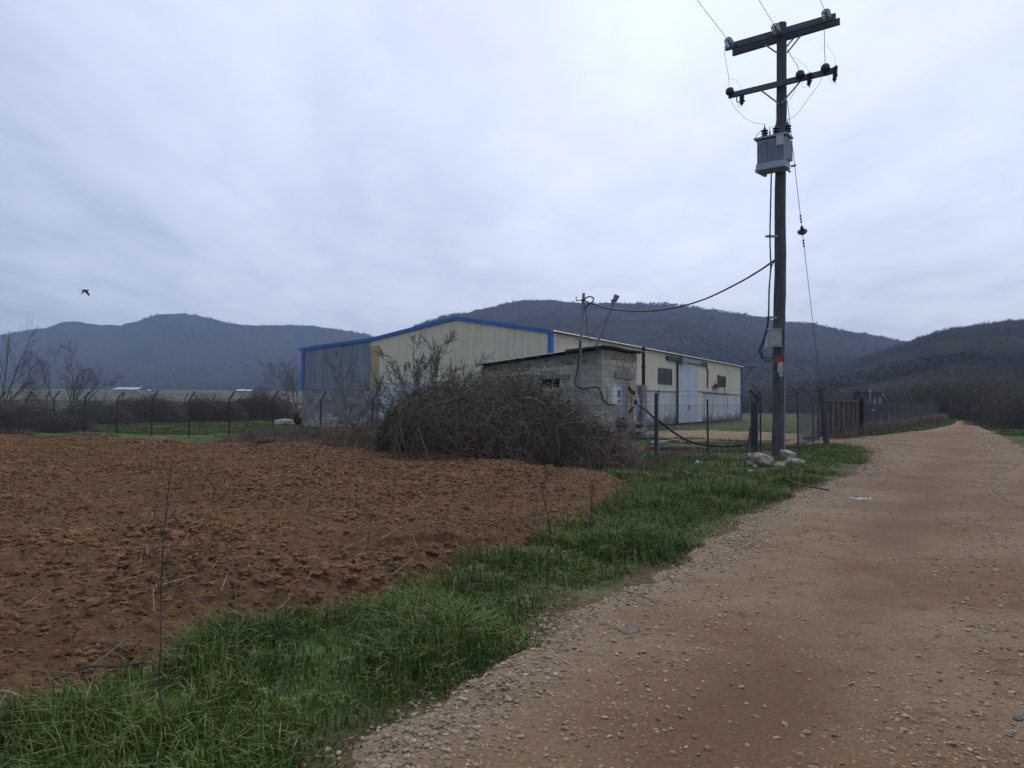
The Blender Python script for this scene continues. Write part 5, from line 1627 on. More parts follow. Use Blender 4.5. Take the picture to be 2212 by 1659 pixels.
def fence(name, label, pts, post_h, arm_len, inward, mtl, mesh_h=1.5, cell=0.12, wr=0.0032, arms=True, pr_=0.032, barbed=True, group='chain link fences round the yard'):
    """posts at pts joined by chain link; arms lean towards inward"""
    o = thing(name, label, 'fence', pts[0], group)
    MBm = []
    off = 0
    Vs, Fs = [], []
    tops = []
    for i, p in enumerate(pts):
        mb = MB()
        h_ = post_h * (1 + 0.02 * math.sin(i * 2.3)); tl = np.array([0.02 * math.sin(i * 5.1), 0.015 * math.cos(i * 3.3), 0])
        b_ = p + Z3 * h_ + tl
        mb.box((p + b_) / 2 - Z3 * 0.1, (pr_ * 1.7, pr_ * 1.7, h_ + 0.2), (U3, V3, (b_ - p) / np.linalg.norm(b_ - p)), 0.008)
        if arms:
            e_ = b_ + inward * arm_len * 0.62 + Z3 * arm_len * 0.78
            v = e_ - b_; L = np.linalg.norm(v); v /= L; sd_ = np.cross(v, U3 + 0.3 * V3); sd_ /= np.linalg.norm(sd_)
            mb.box((b_ + e_) / 2, (L, pr_ * 1.5, pr_ * 1.5), (v, sd_, np.cross(v, sd_)))
            tops.append((b_, e_))
        mb.build('post', mtl, o)
    for i in range(len(pts) - 1):
        d = pts[i + 1] - pts[i]; L = np.linalg.norm(d); d = d / L
        V, F = chainlink(pts[i], d, L, 0.03, mesh_h, cell, wr)
        Vs.append(V); Fs.append(F + off); off += len(V)
    # selvedge wires
    for z in (0.08, mesh_h * 0.5, mesh_h - 0.02):
        P = np.array([p + Z3 * z + 0.012 * math.sin(i) * Z3 for i, p in enumerate(pts)])[None]
        V, F = tubes_np(P, np.full(P.shape[:2], wr * 1.2), 3); Vs.append(V); Fs.append(F + off); off += len(V)
    mo = np_mesh('chain_link', np.concatenate(Vs), np.concatenate(Fs), MT['mesh'], o)
    if arms and barbed:
        Vs, Fs, off = [], [], 0
        for t in (0.05, 0.5, 0.95):
            P = []
            for i, (b_, e_) in enumerate(tops):
                q = b_ + (e_ - b_) * t
                P.append(q)
                if i < len(tops) - 1:
                    q2 = tops[i + 1][0] + (tops[i + 1][1] - tops[i + 1][0]) * t
                    P.append((q + q2) / 2 - Z3 * 0.025)
            P = np.array(P)[None]
            V, F = tubes_np(P, np.full(P.shape[:2], wr * 1.15), 3); Vs.append(V); Fs.append(F + off); off += len(V)
            # barbs
            q = P[0]
            B_ = []
            for i in range(len(q) - 1):
                L = np.linalg.norm(q[i + 1] - q[i])
                for f in np.arange(0.1, L, 0.28):
                    c_ = q[i] + (q[i + 1] - q[i]) * f / L; B_.append([c_ - Z3 * 0.02 - U3 * 0.01, c_ + Z3 * 0.02 + U3 * 0.01])
            V, F = tubes_np(np.array(B_), np.full((len(B_), 2), wr), 3); Vs.append(V); Fs.append(F + off); off += len(V)
        np_mesh('barbed_wire', np.concatenate(Vs), np.concatenate(Fs), MT['mesh'], o)
    return o


ffp = [F0 + V3 * t for t in [0.0] + [0.7 + 2.6 * k for k in range(1, 17)]]
fence('chain_link_fence', 'green chain link fence with bent-over posts along the far edge of the ploughed field', ffp, 1.62, 0.46, U3, MT['fence_green'])
lf0 = F0 + V3 * 43.0
fence('chain_link_fence', 'far chain link fence on the left, running away behind the dark thickets', [lf0 + U3 * (0.6 + 2.6 * k) for k in range(0, 19)], 1.72, 0.42, -V3, MT['darksteel'], cell=0.16)
A_ = gp(1631, 974); B_p = gp(1724, 968); C_p = gp(1756.5, 955)
for q in (A_, B_p, C_p): q[2] = 0
fence('chain_link_fence', 'short chain link fence beside the power pole, from the heavy square post to the shed', [F0, F0 + (A_ - F0) * 0.5 + np.array([0.0, 0.02, 0]), A_], 1.7, 0.4, V3, MT['darksteel'], mesh_h=1.55, cell=0.135, wr=0.004, arms=False)
fence('chain_link_fence', 'chain link fence with tall bent posts between the power pole and the brown gate', [A_ + np.array([0.25, 0.2, 0]), B_p, C_p, C_p + (C_p - B_p) * 0.42], 1.9, 0.42, V3, MT['darksteel'], mesh_h=1.8, cell=0.11, wr=0.0032)
# barbed strands above the short fence
mb = MB()
e0 = at(1622, 842, A_[1] + 0.1); e1 = at(1634, 860, A_[1])
AR = thing('gate_post', 'heavy black square steel post with a bent arm, next to the power pole', 'gate post', A_)
ga0 = gp(1630, 974); ga0[2] = 0
mb = MB(); mb.box(ga0 + Z3 * 0.78, (0.22, 0.22, 1.7), (np.array([0.9, -0.43, 0]), np.array([0.43, 0.9, 0]), Z3), 0.012); mb.build('post', MT['darksteel'], AR)
mb = MB(); pz = at(1636.5, 872, ga0[1] + 0.12); mb.box((pz + at(1632, 857, ga0[1] + 0.12)) / 2, (0.1, 0.1, 0.42)); v = at(1620, 841, ga0[1] + 0.1) - at(1632, 859, ga0[1] + 0.12); L = np.linalg.norm(v); v /= L
mb.box(at(1626, 850, ga0[1] + 0.11), (L, 0.07, 0.07), (v, np.array([0, 1.0, 0]), np.cross(v, np.array([0, 1.0, 0])))); mb.build('arm', MT['darksteel'], AR)
mb = MB(); mb.tube([at(1623, 920, ga0[1] - 0.05), at(1613, 983, ga0[1] - 0.5)], 0.045, 6); mb.build('brace', MT['darksteel'], AR)
pts_a = [at(1620, 841, ga0[1] + 0.1), at(1626, 851, ga0[1] + 0.1)]
for i, (pa2, pb2_) in enumerate(((pts_a[0], F0 + Z3 * 1.95), (pts_a[1], F0 + Z3 * 1.78))):
    mb = MB(); mb.tube([pa2, (pa2 + pb2_) / 2 - Z3 * 0.03, pb2_], 0.0045, 5)
    for f in np.arange(0.03, 1, 0.055):
        c_ = pa2 + (pb2_ - pa2) * f - Z3 * 0.12 * f * (1 - f); mb.tube([c_ - Z3 * 0.02, c_ + Z3 * 0.02 + U3 * 0.01], 0.004, 3)
    mb.build('barbed_wire', MT['mesh'], AR)
# dark tie post near the shed
mb = MB(); mb.box(F0 + Z3 * 0.92 - np.array([0.0, 0.03, 0]), (0.1, 0.1, 1.95), (U3, V3, Z3), 0.01); tag(mb.build('corner_post', MT['darksteel']), 'plain black steel corner post without an arm, in front of the shed', 'post')

# sliding gate
g0 = gp(1768, 948.5); g1 = gp(1857, 933.5); g0[2] = g1[2] = 0
gd_ = (g1 - g0); GL = np.linalg.norm(gd_); gd_ /= GL; gn = np.array([gd_[1], -gd_[0], 0])   # towards the road
GT = thing('sliding_gate', 'brown sheet metal sliding gate in a dark steel frame with diagonal braces', 'gate', g0)
mb = MB()
for a, b_, z in ((0, GL, 0.12), (0, GL, 1.78)): mb.box(g0 + gd_ * (a + b_) / 2 + Z3 * z, (b_ - a, 0.07, 0.1), (gd_, gn, Z3))
for s in (0.03, GL - 0.03): mb.box(g0 + gd_ * s + Z3 * 0.95, (0.09, 0.07, 1.66), (gd_, gn, Z3))
mb.build('frame', MT['darksteel'], GT)
mb = MB(); mb.add(*corr(g0 - gn * 0.045 + gd_ * 0.05, gd_, gn, GL - 0.1, lambda s: 0.17, lambda s: 1.73, 0.45, 0.03)); mb.build('gate_sheet', MT['gatepanel'], GT)
npan = 8
for k in range(1, npan):
    mb = MB(); mb.box(g0 + gd_ * GL * k / npan + Z3 * 0.95 + gn * 0.02, (0.05, 0.05, 1.6), (gd_, gn, Z3)); mb.build('upright', MT['darksteel'], GT)
for k in range(3):
    p0_ = g0 + gd_ * (GL * (0.06 + 0.3 * k)) + Z3 * 0.2 + gn * 0.03; p1_ = g0 + gd_ * (GL * (0.06 + 0.3 * k) + 1.9) + Z3 * 1.7 + gn * 0.03
    v = p1_ - p0_; L = np.linalg.norm(v); v /= L; mb = MB(); mb.box((p0_ + p1_) / 2, (L, 0.035, 0.06), (v, gn, np.cross(v, gn))); mb.build('brace', MT['darksteel'], GT)
mb = MB(); mb.box(g0 - gd_ * 0.0 + Z3 * 0.14 + gd_ * -1.3, (2.7, 0.14, 0.14), (gd_, gn, Z3)); mb.build('tail_beam', MT['darksteel'], GT)
mb = MB(); p0_ = g0 - gd_ * 2.2 + Z3 * 0.2; p1_ = g0 + Z3 * 1.1; v = p1_ - p0_; L = np.linalg.norm(v); v /= L; mb.box((p0_ + p1_) / 2, (L, 0.06, 0.07), (v, gn, np.cross(v, gn))); mb.build('tail_brace', MT['darksteel'], GT)
mb = MB(); mb.box(g0 + gd_ * (GL / 2 - 2) - Z3 * 0.02, (GL + 5, 0.35, 0.1), (gd_, gn, Z3)); tag(mb.build('gate_track', MT['concrete']), 'narrow concrete sill under the brown sliding gate', 'track')
gq = g1 + gd_ * 0.12 + gn * 0.1
mb = MB(); mb.box(gq + Z3 * 0.9, (0.22, 0.22, 2.0), (gd_, gn, Z3), 0.01); e_ = gq + Z3 * 1.95; mb.box(e_ + V3 * 0.14 + Z3 * 0.2, (0.07, 0.07, 0.6), (U3, np.cross(U3, V3 * 0.5 + Z3 * 0.86), V3 * 0.5 + Z3 * 0.86)); tag(mb.build('gate_post', MT['ink']), 'thick black gate post at the far end of the brown gate', 'gate post')
# far roadside fence
fr0 = g1 + gd_ * 0.6
fp = [fr0 + gd_ * (2.75 * k) + gn * 0.25 * math.sin(k * 0.35) for k in range(0, 23)]
fence('chain_link_fence', 'long row of bent dark posts with chain link along the road beyond the gate', fp, 1.75, 0.55, V3, MT['darksteel'], mesh_h=1.7, cell=0.13, wr=0.0045, pr_=0.04)

# ------------------------------------------------------------------ yard vehicles and odds and ends
tb = at(1888, 913, 56.0); tb[2] = 0.0
TRC = thing('tractor', 'dark blue cab tractor with an orange beacon parked behind the roadside fence', 'tractor', tb)
tx, ty = np.array([0.97, 0.24, 0]), np.array([-0.24, 0.97, 0])


def T(x, y, z): return tb + tx * x + ty * y + Z3 * z


mb = MB(); mb.box(T(0, 0.9, 1.15), (1.15, 1.9, 1.0), (tx, ty, Z3), 0.1); mb.box(T(0, 2.6, 1.1), (0.8, 1.7, 0.8), (tx, ty, Z3), 0.1); mb.box(T(0, -0.1, 0.95), (1.5, 0.3, 0.85), (tx, ty, Z3), 0.05); mb.build('body', MT['tractor_blue'], TRC)
mb = MB(); mb.box(T(0, 0.6, 2.42), (1.5, 1.6, 0.12), (tx, ty, Z3), 0.05); mb.box(T(0, -0.18, 2.3), (1.42, 0.08, 0.2), (tx, ty, Z3)); mb.build('cab_roof', MT['tractor_blue'], TRC)
for sx in (-0.64, -0.22, 0.22, 0.64):
    mb = MB(); mb.tube([T(sx, -0.12, 1.55), T(sx * 0.98, -0.12, 2.3)], 0.045, 6); mb.build('cab_pillar', MT['tractor_blue'], TRC)
for sx in (-0.64, 0.64):
    mb = MB(); mb.tube([T(sx, 1.3, 1.5), T(sx, 1.2, 2.35)], 0.05, 6); mb.build('cab_pillar', MT['tractor_blue'], TRC)
mb = MB(); mb.box(T(0, -0.08, 1.93), (1.24, 0.02, 0.7), (tx, ty, Z3)); mb.build('rear_window', MT['cabglass'], TRC)
mb = MB(); mb.box(T(0, 1.28, 1.9), (1.24, 0.02, 0.75), (tx, ty, Z3)); mb.build('windscreen', MT['cabglass'], TRC)
for sx in (-0.78, 0.78):
    mb = MB(); mb.lathe(T(sx - 0.2, 0.3, 0.66), tx, [(0.3, 0), (0.62, 0.02), (0.70, 0.1), (0.70, 0.32), (0.62, 0.4), (0.3, 0.4)], 22); wh = mb.build('wheel', MT['black'], TRC)
    mb = MB(); mb.lathe(T(sx - 0.2, 0.3, 0.66), tx, [(0, 0.04), (0.32, 0.02), (0.32, 0.38), (0, 0.36)], 16); mb.build('rim', MT['galv_dull'], wh)
    mb = MB(); mb.lathe(T(sx - 0.12, 3.0, 0.42), tx, [(0.2, 0), (0.4, 0.02), (0.44, 0.08), (0.44, 0.2), (0.4, 0.26), (0.2, 0.26)], 18); wh = mb.build('wheel', MT['black'], TRC)
    mb = MB(); mb.box(T(sx, 0.2, 1.42), (0.5, 1.2, 0.08), (tx, ty, Z3), 0.04); mb.box(T(sx, -0.38, 1.25), (0.5, 0.06, 0.35), (tx, ty, Z3)); mb.build('mudguard', MT['tractor_blue'], TRC)
for sx in (-0.55, 0.55):
    mb = MB(); mb.lathe(T(sx, -0.26, 2.31), -ty, [(0.0, 0.03), (0.06, 0.02), (0.065, 0.0)], 10); mb.build('work_light', MT['lens'], TRC)
mb = MB(); mb.lathe(T(0.0, 0.4, 2.48), Z3, [(0.08, 0), (0.09, 0.04), (0.085, 0.15), (0.05, 0.2), (0, 0.2)], 12); mb.build('beacon', MT['beacon'], TRC)
mb = MB(); mb.box(T(-0.3, -0.28, 1.2), (0.3, 0.02, 0.14), (tx, ty, Z3)); mb.build('number_plate', MT['cabinet_edge'], TRC)

# small orange machine peeping out behind the lean-to corner
ob = gp(640, 909); ob[1] = 51.5; ob = at(640, 909, 51.5); ob[2] = 0
OM = thing('small_tractor', 'small orange machine with a dark wheel half hidden behind the lean-to corner', 'small tractor', ob)
mb = MB(); mb.lathe(ob + np.array([0.0, 0.1, 0.42]), np.array([0.9, -0.43, 0]), [(0.2, 0), (0.38, 0.02), (0.44, 0.06), (0.44, 0.22), (0.38, 0.26), (0.2, 0.26)], 20); wh = mb.build('wheel', MT['black'], OM)
mb = MB(); mb.box(ob + np.array([0.45, 0.4, 0.62]), (0.6, 1.1, 0.4), bev=0.08); mb.box(ob + np.array([0.32, 0.1, 1.0]), (0.3, 0.3, 0.2), bev=0.05); mb.build('body', MT['orange'], OM)
mb = MB(); mb.lathe(ob + np.array([0.3, 0.0, 0.98]), Z3, [(0, -0.04), (0.2, 0), (0.19, 0.14), (0.1, 0.2), (0, 0.2)], 12); mb.build('seat', MT['orange'], OM)
mb = MB(); mb.tube([ob + np.array([-0.5, -0.1, 0.75]), ob + np.array([-0.1, 0, 0.95]), ob + np.array([0.3, 0.2, 0.9])], 0.03, 6); mb.build('handlebar', MT['galv_dull'], OM)

# pale heap on the grass
hp = gp(613, 914); hp[2] = -0.06
V = ICO3[0].copy(); V = V * np.array([0.82, 0.6, 0.36]); V[:, 2] = np.maximum(V[:, 2], -0.02); V *= (1 + 0.16 * fbm(ICO3[0][:, 0] * 3, ICO3[0][:, 1] * 3, ICO3[0][:, 2] * 3, seed=5))[:, None]
tag(np_mesh('rubble_heap', V + hp, ICO3[1], MT['lime']), 'low whitish rubble heap on the yard grass left of the lean-to', 'heap')
# old tyre against the whitewashed wall
tq = at(866, 893, 43.0); tq[2] = 0.38
mb = MB(); mb.lathe(tq - U3 * 0.2, U3, [(0.36, 0), (0.62, 0.0), (0.74, 0.06), (0.76, 0.2), (0.74, 0.34), (0.62, 0.4), (0.36, 0.4), (0.36, 0.0)], 26)
tag(mb.build('old_tyre', MT['black']), 'large worn black tyre leaning by the whitewashed wall behind the bush', 'tyre')

# hose, pipe and bent tube in the yard
hz = lambda px, py, dz_=0.0: gp(px, py) + Z3 * dz_
cable('water_hose', 'thick black hose sloping from the blue barrel past the corner post to the ground', [at(1380, 876, 30.5), at(1395, 886, 26.5), at(1414, 904, 23.6), at(1430, 915, 24.2), at(1455, 934, 25.4), at(1480, 949, 26), at(1505, 958.5, 26.4), at(1540, 963.5, 26.6), at(1580, 964, 26.5), at(1612, 961, 26.4)], 0.034, 'hose', 'hose')
cable('water_hose', 'thin black hose lying flat on the yard grass behind the sloping hose', [at(1612, 961, 26.4), at(1590, 957.5, 27.6), at(1540, 956, 28.3), at(1480, 954.8, 28.6), at(1430, 953, 28.7)], 0.02, 'hose')
cable('bent_pipe', 'grey bent plastic pipe loop lying on the yard grass by the rusty pipe', [at(1473, 965, 26.2), at(1472, 956, 26.3), at(1464, 951, 26.4), at(1450, 951, 26.6), at(1432, 956, 26.4), at(1418, 959, 26.4), at(1408, 956, 26.5), at(1412, 954.5, 26.8), at(1440, 954, 26.8)], 0.032, 'pipe', 'galv_dull')
rp0, rp1 = at(1395, 968, 25.6), at(1494, 968.5, 25.9)
mb = MB(); mb.tube([rp0, rp1], 0.075, 12); tag(mb.build('rusty_pipe', MT['rust']), 'rusty steel pipe lying on the ground behind the fence', 'pipe')


# rocks
def rock(name, label, c, s, seed, mtl='rock', rotz=0.0, group=None, cat='rock'):
    V0, F = ICO4
    n1_ = fbm(V0[:, 0] * 1.3 + seed, V0[:, 1] * 1.3, V0[:, 2] * 1.3, seed=seed, octv=4)
    V = V0 * (1 + 0.28 * n1_)[:, None]
    rg_ = np.random.default_rng(seed)
    for _ in range(9):   # chip flat facets
        n_ = rg_.normal(size=3); n_ /= np.linalg.norm(n_); d_ = V @ n_; lim = 0.62 + 0.2 * rg_.random()
        V = V - np.maximum(d_ - lim, 0)[:, None] * n_[None]
    n2_ = fbm(V0[:, 0] * 5, V0[:, 1] * 5 + seed, V0[:, 2] * 3, seed=seed + 50, octv=4, gain=0.6)
    V = V * (1 + 0.05 * n2_ - 0.09 * np.exp(-(n1_ * 9) ** 2))[:, None]
    V = V * np.array(s)
    ca, sa_ = math.cos(rotz), math.sin(rotz)
    V = np.c_[V[:, 0] * ca - V[:, 1] * sa_, V[:, 0] * sa_ + V[:, 1] * ca, V[:, 2]]
    return tag(np_mesh(name, V + np.array(c), F, MT[mtl]), label, cat, group)


def rk(px, py, w_px, h_px):
    p = gp(px, py); s_ = p[1] / FPX; return p, w_px * s_ / 2, h_px * s_ / 2


p, a, h = rk(1641, 1003, 66, 32); rock('limestone_rock', 'largest pale limestone rock, in front of the heavy black post', p + Z3 * h * 0.55, (a, a * 0.8, h * 1.3), 3, rotz=0.2)
p, a, h = rk(1681, 1015, 32, 20); rock('limestone_rock', 'small pale rock lying lowest, in front of the power pole', p + Z3 * h * 0.5, (a, a * 0.7, h * 1.3), 8, rotz=0.5)
p, a, h = rk(1703, 991, 40, 22); rock('limestone_rock', 'angular light rock right against the foot of the power pole', p + Z3 * h * 0.6, (a, a * 0.7, h * 1.3), 14, rotz=-0.4)
p, a, h = rk(1712, 1001, 44, 13); rock('limestone_rock', 'flat grey rock just right of the power pole foot', p + Z3 * h * 0.6, (a, a * 0.6, h * 1.2), 19, rotz=-0.2)
p, a, h = rk(1630, 1010, 10, 8); rock('limestone_rock', 'little yellowish stone just below the largest rock', p + Z3 * h * 0.7, (a, a, h), 23)
p, a, h = rk(1622, 1021, 16, 8); rock('limestone_rock', 'reddish stone sliver in the grass below the rocks', p + Z3 * h * 0.6, (a, a * 0.6, h), 27, 'rock')
p, a, h = rk(1507, 1003, 13, 9); rock('white_stone', 'small white stone alone in the grass by the fence', p + Z3 * h * 0.8, (a, a * 0.8, h * 1.1), 31, 'white_plastic', cat='stone')
p, a, h = rk(1362, 1366, 44, 12); rock('flat_stone', 'flat pale stone set in the gravel at the road edge', p + Z3 * 0.012, (a, a * 0.9, 0.05), 33, 'sandstone', cat='stone')
for i, (px, py, w_, lb) in enumerate(((2152, 1237, 17, 'grey stone on the road, single one near the right edge of the picture'), (2198, 1553, 22, 'brown stone on the road at the lower right'), (1882, 1530, 17, 'pale grey stone on the road left of two others'), (1962, 1538, 24, 'biggest grey stone among those loose on the road'), (1915, 1572, 21, 'grey stone on the road just below the others'), (1936, 1615, 22, 'tan stone lying lowest of the loose road stones'), (2152, 1475, 15, 'dark clod on the road right of the grey stones'))):
    p, a, h = rk(px, py, w_, w_ * 0.7); rock('road_stone', lb, p + Z3 * h * 0.55, (a, a * 0.9, h * 0.9), 41 + i, 'rock' if i % 3 else 'pebble', group='loose stones on the road', cat='stone')


# ------------------------------------------------------------------ trees and bushes
def grow(rng, start, d, L, r_, level, maxlev, out, upb=0.25, spread=0.75, nchild=(5, 8), wob=0.16, K=7, shrink=0.62):
    P = [np.array(start)]; d = d / np.linalg.norm(d)
    for k in range(K - 1):
        d = d + rng.normal(size=3) * wob / (1 + 0.0 * level) + Z3 * upb * 0.12
        d /= np.linalg.norm(d); P.append(P[-1] + d * L / (K - 1))
    P = np.array(P); R = r_ * (1 - 0.72 * np.linspace(0, 1, K))
    out.setdefault(level, []).append((P, R))
    if level >= maxlev: return
    for c_ in range(rng.integers(*nchild)):
        t = rng.uniform(0.22, 1.0); i = min(int(t * (K - 1)), K - 2); f = t * (K - 1) - i
        q = P[i] + (P[i + 1] - P[i]) * f; dd = P[i + 1] - P[i]; dd /= np.linalg.norm(dd)
        s_ = rng.normal(size=3); s_ -= dd * np.dot(s_, dd); s_ /= np.linalg.norm(s_)
        an = spread * rng.uniform(0.6, 1.2)
        nd_ = dd * math.cos(an) + s_ * math.sin(an) + Z3 * upb * 0.5
        grow(rng, q, nd_, L * shrink * rng.uniform(0.65, 1.15) * (1.15 - 0.45 * t), max(R[i] * 0.5, 0.003), level + 1, maxlev, out, upb, spread, nchild, wob, K, shrink)


def tree(label, base, stems, height, r_, seed, maxlev=3, group=None, name='bare_tree', mtl='twig', trunkm='bark', rmin=0.0, **kw):
    rng = np.random.default_rng(seed); out = {}
    for st_, fr in stems:
        grow(rng, np.array(base) - Z3 * 0.1, np.array(st_, float), height * fr, r_, 0, maxlev, out, **kw)
    o = thing(name, label, 'tree', base, group)

    def mk(levels, nm, m_, sides, rmin):
        it = [x for l in levels for x in out.get(l, [])]
        if not it: return
        P = np.array([x[0] for x in it]); R = np.maximum(np.array([x[1] for x in it]), rmin)
        V, F = tubes_np(P, R, sides); np_mesh(nm, V, F, MT[m_], o)
    mk([0], 'trunk', trunkm, 7, 0.01)
    y = base[1]; rm = max(0.00009 * y, rmin)
    mk(list(range(1, maxlev + 1)), 'crown', mtl, 4, rm)
    return o


def base_at(px, D): 
    p = at(px, 860, D); return np.array([p[0], p[1], -0.05 + float(plain_z(np.array(p[0]), np.array(p[1])))])


b_ = base_at(-8, 44.5)
tree('bare leafless tree at the far left picture edge with many rising limbs', b_, [((0.2, 0, 1), 0.75), ((-0.3, 0.1, 1), 0.75), ((0.45, -0.1, 1.0), 0.6), ((0.02, 0.2, 1), 0.8), ((0.8, 0.2, 0.7), 0.42), ((-0.8, 0, 0.8), 0.6)], 6.3, 0.07, 201, 3, 'bare trees along the left fence', spread=0.62, nchild=(5, 7), wob=0.06, upb=0.06, shrink=0.58)
b_ = base_at(152, 53.5)
tree('bare three-stemmed tree with a wide fan crown behind the left fence', b_, [((-0.08, 0, 1), 0.60), ((0.03, 0.1, 1), 0.70), ((0.16, 0.0, 1), 0.66), ((-0.65, 0.05, 1), 0.58), ((0.8, 0, 0.95), 0.62), ((-1.0, 0, 0.75), 0.48), ((1.2, 0, 0.6), 0.52)], 6.0, 0.06, 205, 3, 'bare trees along the left fence', spread=0.6, nchild=(5, 8), wob=0.05, upb=0.07, shrink=0.56)
b_ = base_at(114, 56)
tree('thin bare sapling standing left of the three-stemmed tree', b_, [((0.02, 0, 1), 0.8), ((-0.3, 0, 1), 0.4)], 5.0, 0.05, 209, 3, 'bare trees along the left fence', spread=0.55, nchild=(4, 7), wob=0.08)
b_ = base_at(643, 61)
tree('bare bushy tree rising behind the left corner of the lean-to', b_, [((-0.05, 0, 1), 0.8), ((-0.5, 0.1, 1), 0.8), ((0.25, 0, 1), 0.75), ((-0.95, 0, 0.8), 0.62), ((-0.25, -0.2, 1), 0.78)], 5.6, 0.06, 213, 3, 'bare trees along the left fence', spread=0.6, nchild=(5, 8), wob=0.06, upb=0.07, shrink=0.56)
# fig tree in front of the gable
b_ = base_at(918, 34.5)
tree('rounded bare fig tree with upturned grey twigs in front of the beige gable', b_, [((-0.22, 0, 1), 0.80), ((0.14, 0, 1), 0.86), ((-0.6, 0.1, 0.9), 0.76), ((0.6, 0, 0.95), 0.76), ((-1.0, 0, 0.8), 0.62), ((1.0, -0.1, 0.75), 0.62), ((0.2, 0.4, 1), 0.7), ((-0.4, -0.4, 1), 0.65)], 5.1, 0.06, 221, 2, mtl='figbark', trunkm='figbark', name='fig_tree', upb=0.42, spread=0.9, nchild=(10, 14), wob=0.1, shrink=0.42, rmin=0.011)
# saplings by the front fence
b_ = gp(752, 952); b_[2] = -0.05
tree('taller thin bare sapling by the fence in front of the grey lean-to', b_, [((-0.13, 0, 1), 0.98), ((0.3, 0, 1), 0.35)], 3.7, 0.05, 231, 2, 'saplings at the front fence', name='sapling', upb=0.3, spread=0.95, nchild=(9, 13), wob=0.06, shrink=0.36, rmin=0.007)
b_ = gp(770, 954); b_[2] = -0.05
tree('shorter thin bare sapling right beside the taller one at the fence', b_, [((0.06, 0, 1), 0.95), ((0.5, 0, 0.8), 0.4)], 3.1, 0.03, 235, 2, 'saplings at the front fence', name='sapling', upb=0.3, spread=0.9, nchild=(8, 12), wob=0.07, shrink=0.36)


def thicket(name, label, cx, cy, rx, ry, h, ncane, nleaf, seed, cat='bush', group=None, cm='cane', lm='leaf', rc=0.006, hfun=None, lsize=0.03, twig=0.0, canelen=(1.0, 2.4), kind=None, up=0.5):
    """a tangle of arching canes filling a mound, with leaves over its outer layer"""
    rng = np.random.default_rng(seed)
    hf = hfun or (lambda u, v: np.sqrt(np.clip(1 - u * u - v * v, 0, 1)))
    K = 9
    u = rng.uniform(-1, 1, ncane * 3); v = rng.uniform(-1, 1, ncane * 3)
    ok = (u * u + v * v) < 1; u, v = u[ok][:ncane], v[ok][:ncane]; n_ = len(u)
    top = h * hf(u, v) * (1 + 0.32 * fbm(u * 4.5 + seed, v * 3.5, seed=seed))
    z = top * rng.random(n_) ** 0.6
    L = rng.uniform(*canelen, n_); a = rng.uniform(0, 6.283, n_); el = rng.uniform(-0.2, 1.1, n_) * up * 2
    d = np.stack([np.cos(a) * np.cos(el), np.sin(a) * np.cos(el), np.sin(el)], 1)
    P = np.zeros((n_, K, 3)); p = np.stack([cx + u * rx * 0.95, cy + v * ry * 0.95, z * 0.9], 1)
    sag = rng.uniform(0.12, 0.34, n_)
    curl = rng.normal(size=n_) * 0.26
    for k in range(K):
        P[:, k] = p
        p = p + d * (L / (K - 1))[:, None]
        d = d + rng.normal(size=(n_, 3)) * 0.14; d[:, 2] -= sag
        ca, sa2 = np.cos(curl), np.sin(curl)
        d = np.stack([d[:, 0] * ca - d[:, 1] * sa2, d[:, 0] * sa2 + d[:, 1] * ca, d[:, 2]], 1)
        d /= np.linalg.norm(d, axis=1, keepdims=True)
        p[:, 2] = np.maximum(p[:, 2], 0.0)
    # hold the tangle inside the mound
    uu, vv = (P[..., 0] - cx) / rx, (P[..., 1] - cy) / ry
    rr_ = np.sqrt(uu ** 2 + vv ** 2); sc_ = np.where(rr_ > 1.0, (1.0 + (rr_ - 1.0) * 0.25) / np.maximum(rr_, 1e-6), 1.0)
    P[..., 0] = cx + uu * sc_ * rx; P[..., 1] = cy + vv * sc_ * ry
    uu, vv = uu * sc_, vv * sc_
    tp_ = h * hf(uu, vv) * (1 + 0.32 * fbm(uu * 4.5 + seed, vv * 3.5, seed=seed)) + 0.05
    P[..., 2] = np.where(P[..., 2] > tp_, tp_ + (P[..., 2] - tp_) * np.where(rng.random(n_)[:, None] < 0.3, 0.85, 0.25), P[..., 2])
    R = (rc * (0.4 + 1.5 * rng.random(n_) ** 2.5))[:, None] * (1 - 0.55 * np.linspace(0, 1, K))[None]
    V, F = tubes_np(P, R, 3)
    o = thing(name, label, cat, (cx, cy, 0), group)
    np_mesh('canes', V, F, MT[cm], o)
    if nleaf:
        ci = rng.integers(0, n_, nleaf * 2); ki = rng.integers(1, K, nleaf * 2)
        q = P[ci, ki] + rng.normal(size=(len(ci), 3)) * 0.05
        qu, qv = (q[:, 0] - cx) / rx, (q[:, 1] - cy) / ry
        rel = q[:, 2] / (h * hf(qu, qv) + 0.05)
        w_ = np.clip((rel - 0.35) * 1.6, 0.05, 1) * (0.35 + 0.65 * (fbm(qu * 2.2, qv * 2.2 + q[:, 2], seed=seed + 3) > -0.1))
        ok = rng.random(len(q)) < w_; q = q[ok][:nleaf]
        V, F = leaf_quads(q, rng.uniform(0.6, 1.3, len(q)) * lsize, rng)
        np_mesh('foliage', V, F, MT[lm], o)
    return o


# the big bramble in front of the shed, with its leafier left crown
hm = lambda u, v: np.clip((1 - u * u) ** 0.5 * (1 - 0.45 * np.maximum(u, 0)) - 0.35 * v * v, 0, 1)


def bigh(u, v):
    prof = np.interp(u, [-1, -0.9, -0.62, -0.25, 0.12, 0.3, 0.49, 0.67, 0.81, 0.96, 1.0], [0.3, 0.6, 0.9, 1.0, 0.95, 0.86, 0.73, 0.56, 0.38, 0.2, 0.1])
    return prof * np.sqrt(np.clip(1 - 0.92 * v * v, 0, 1))


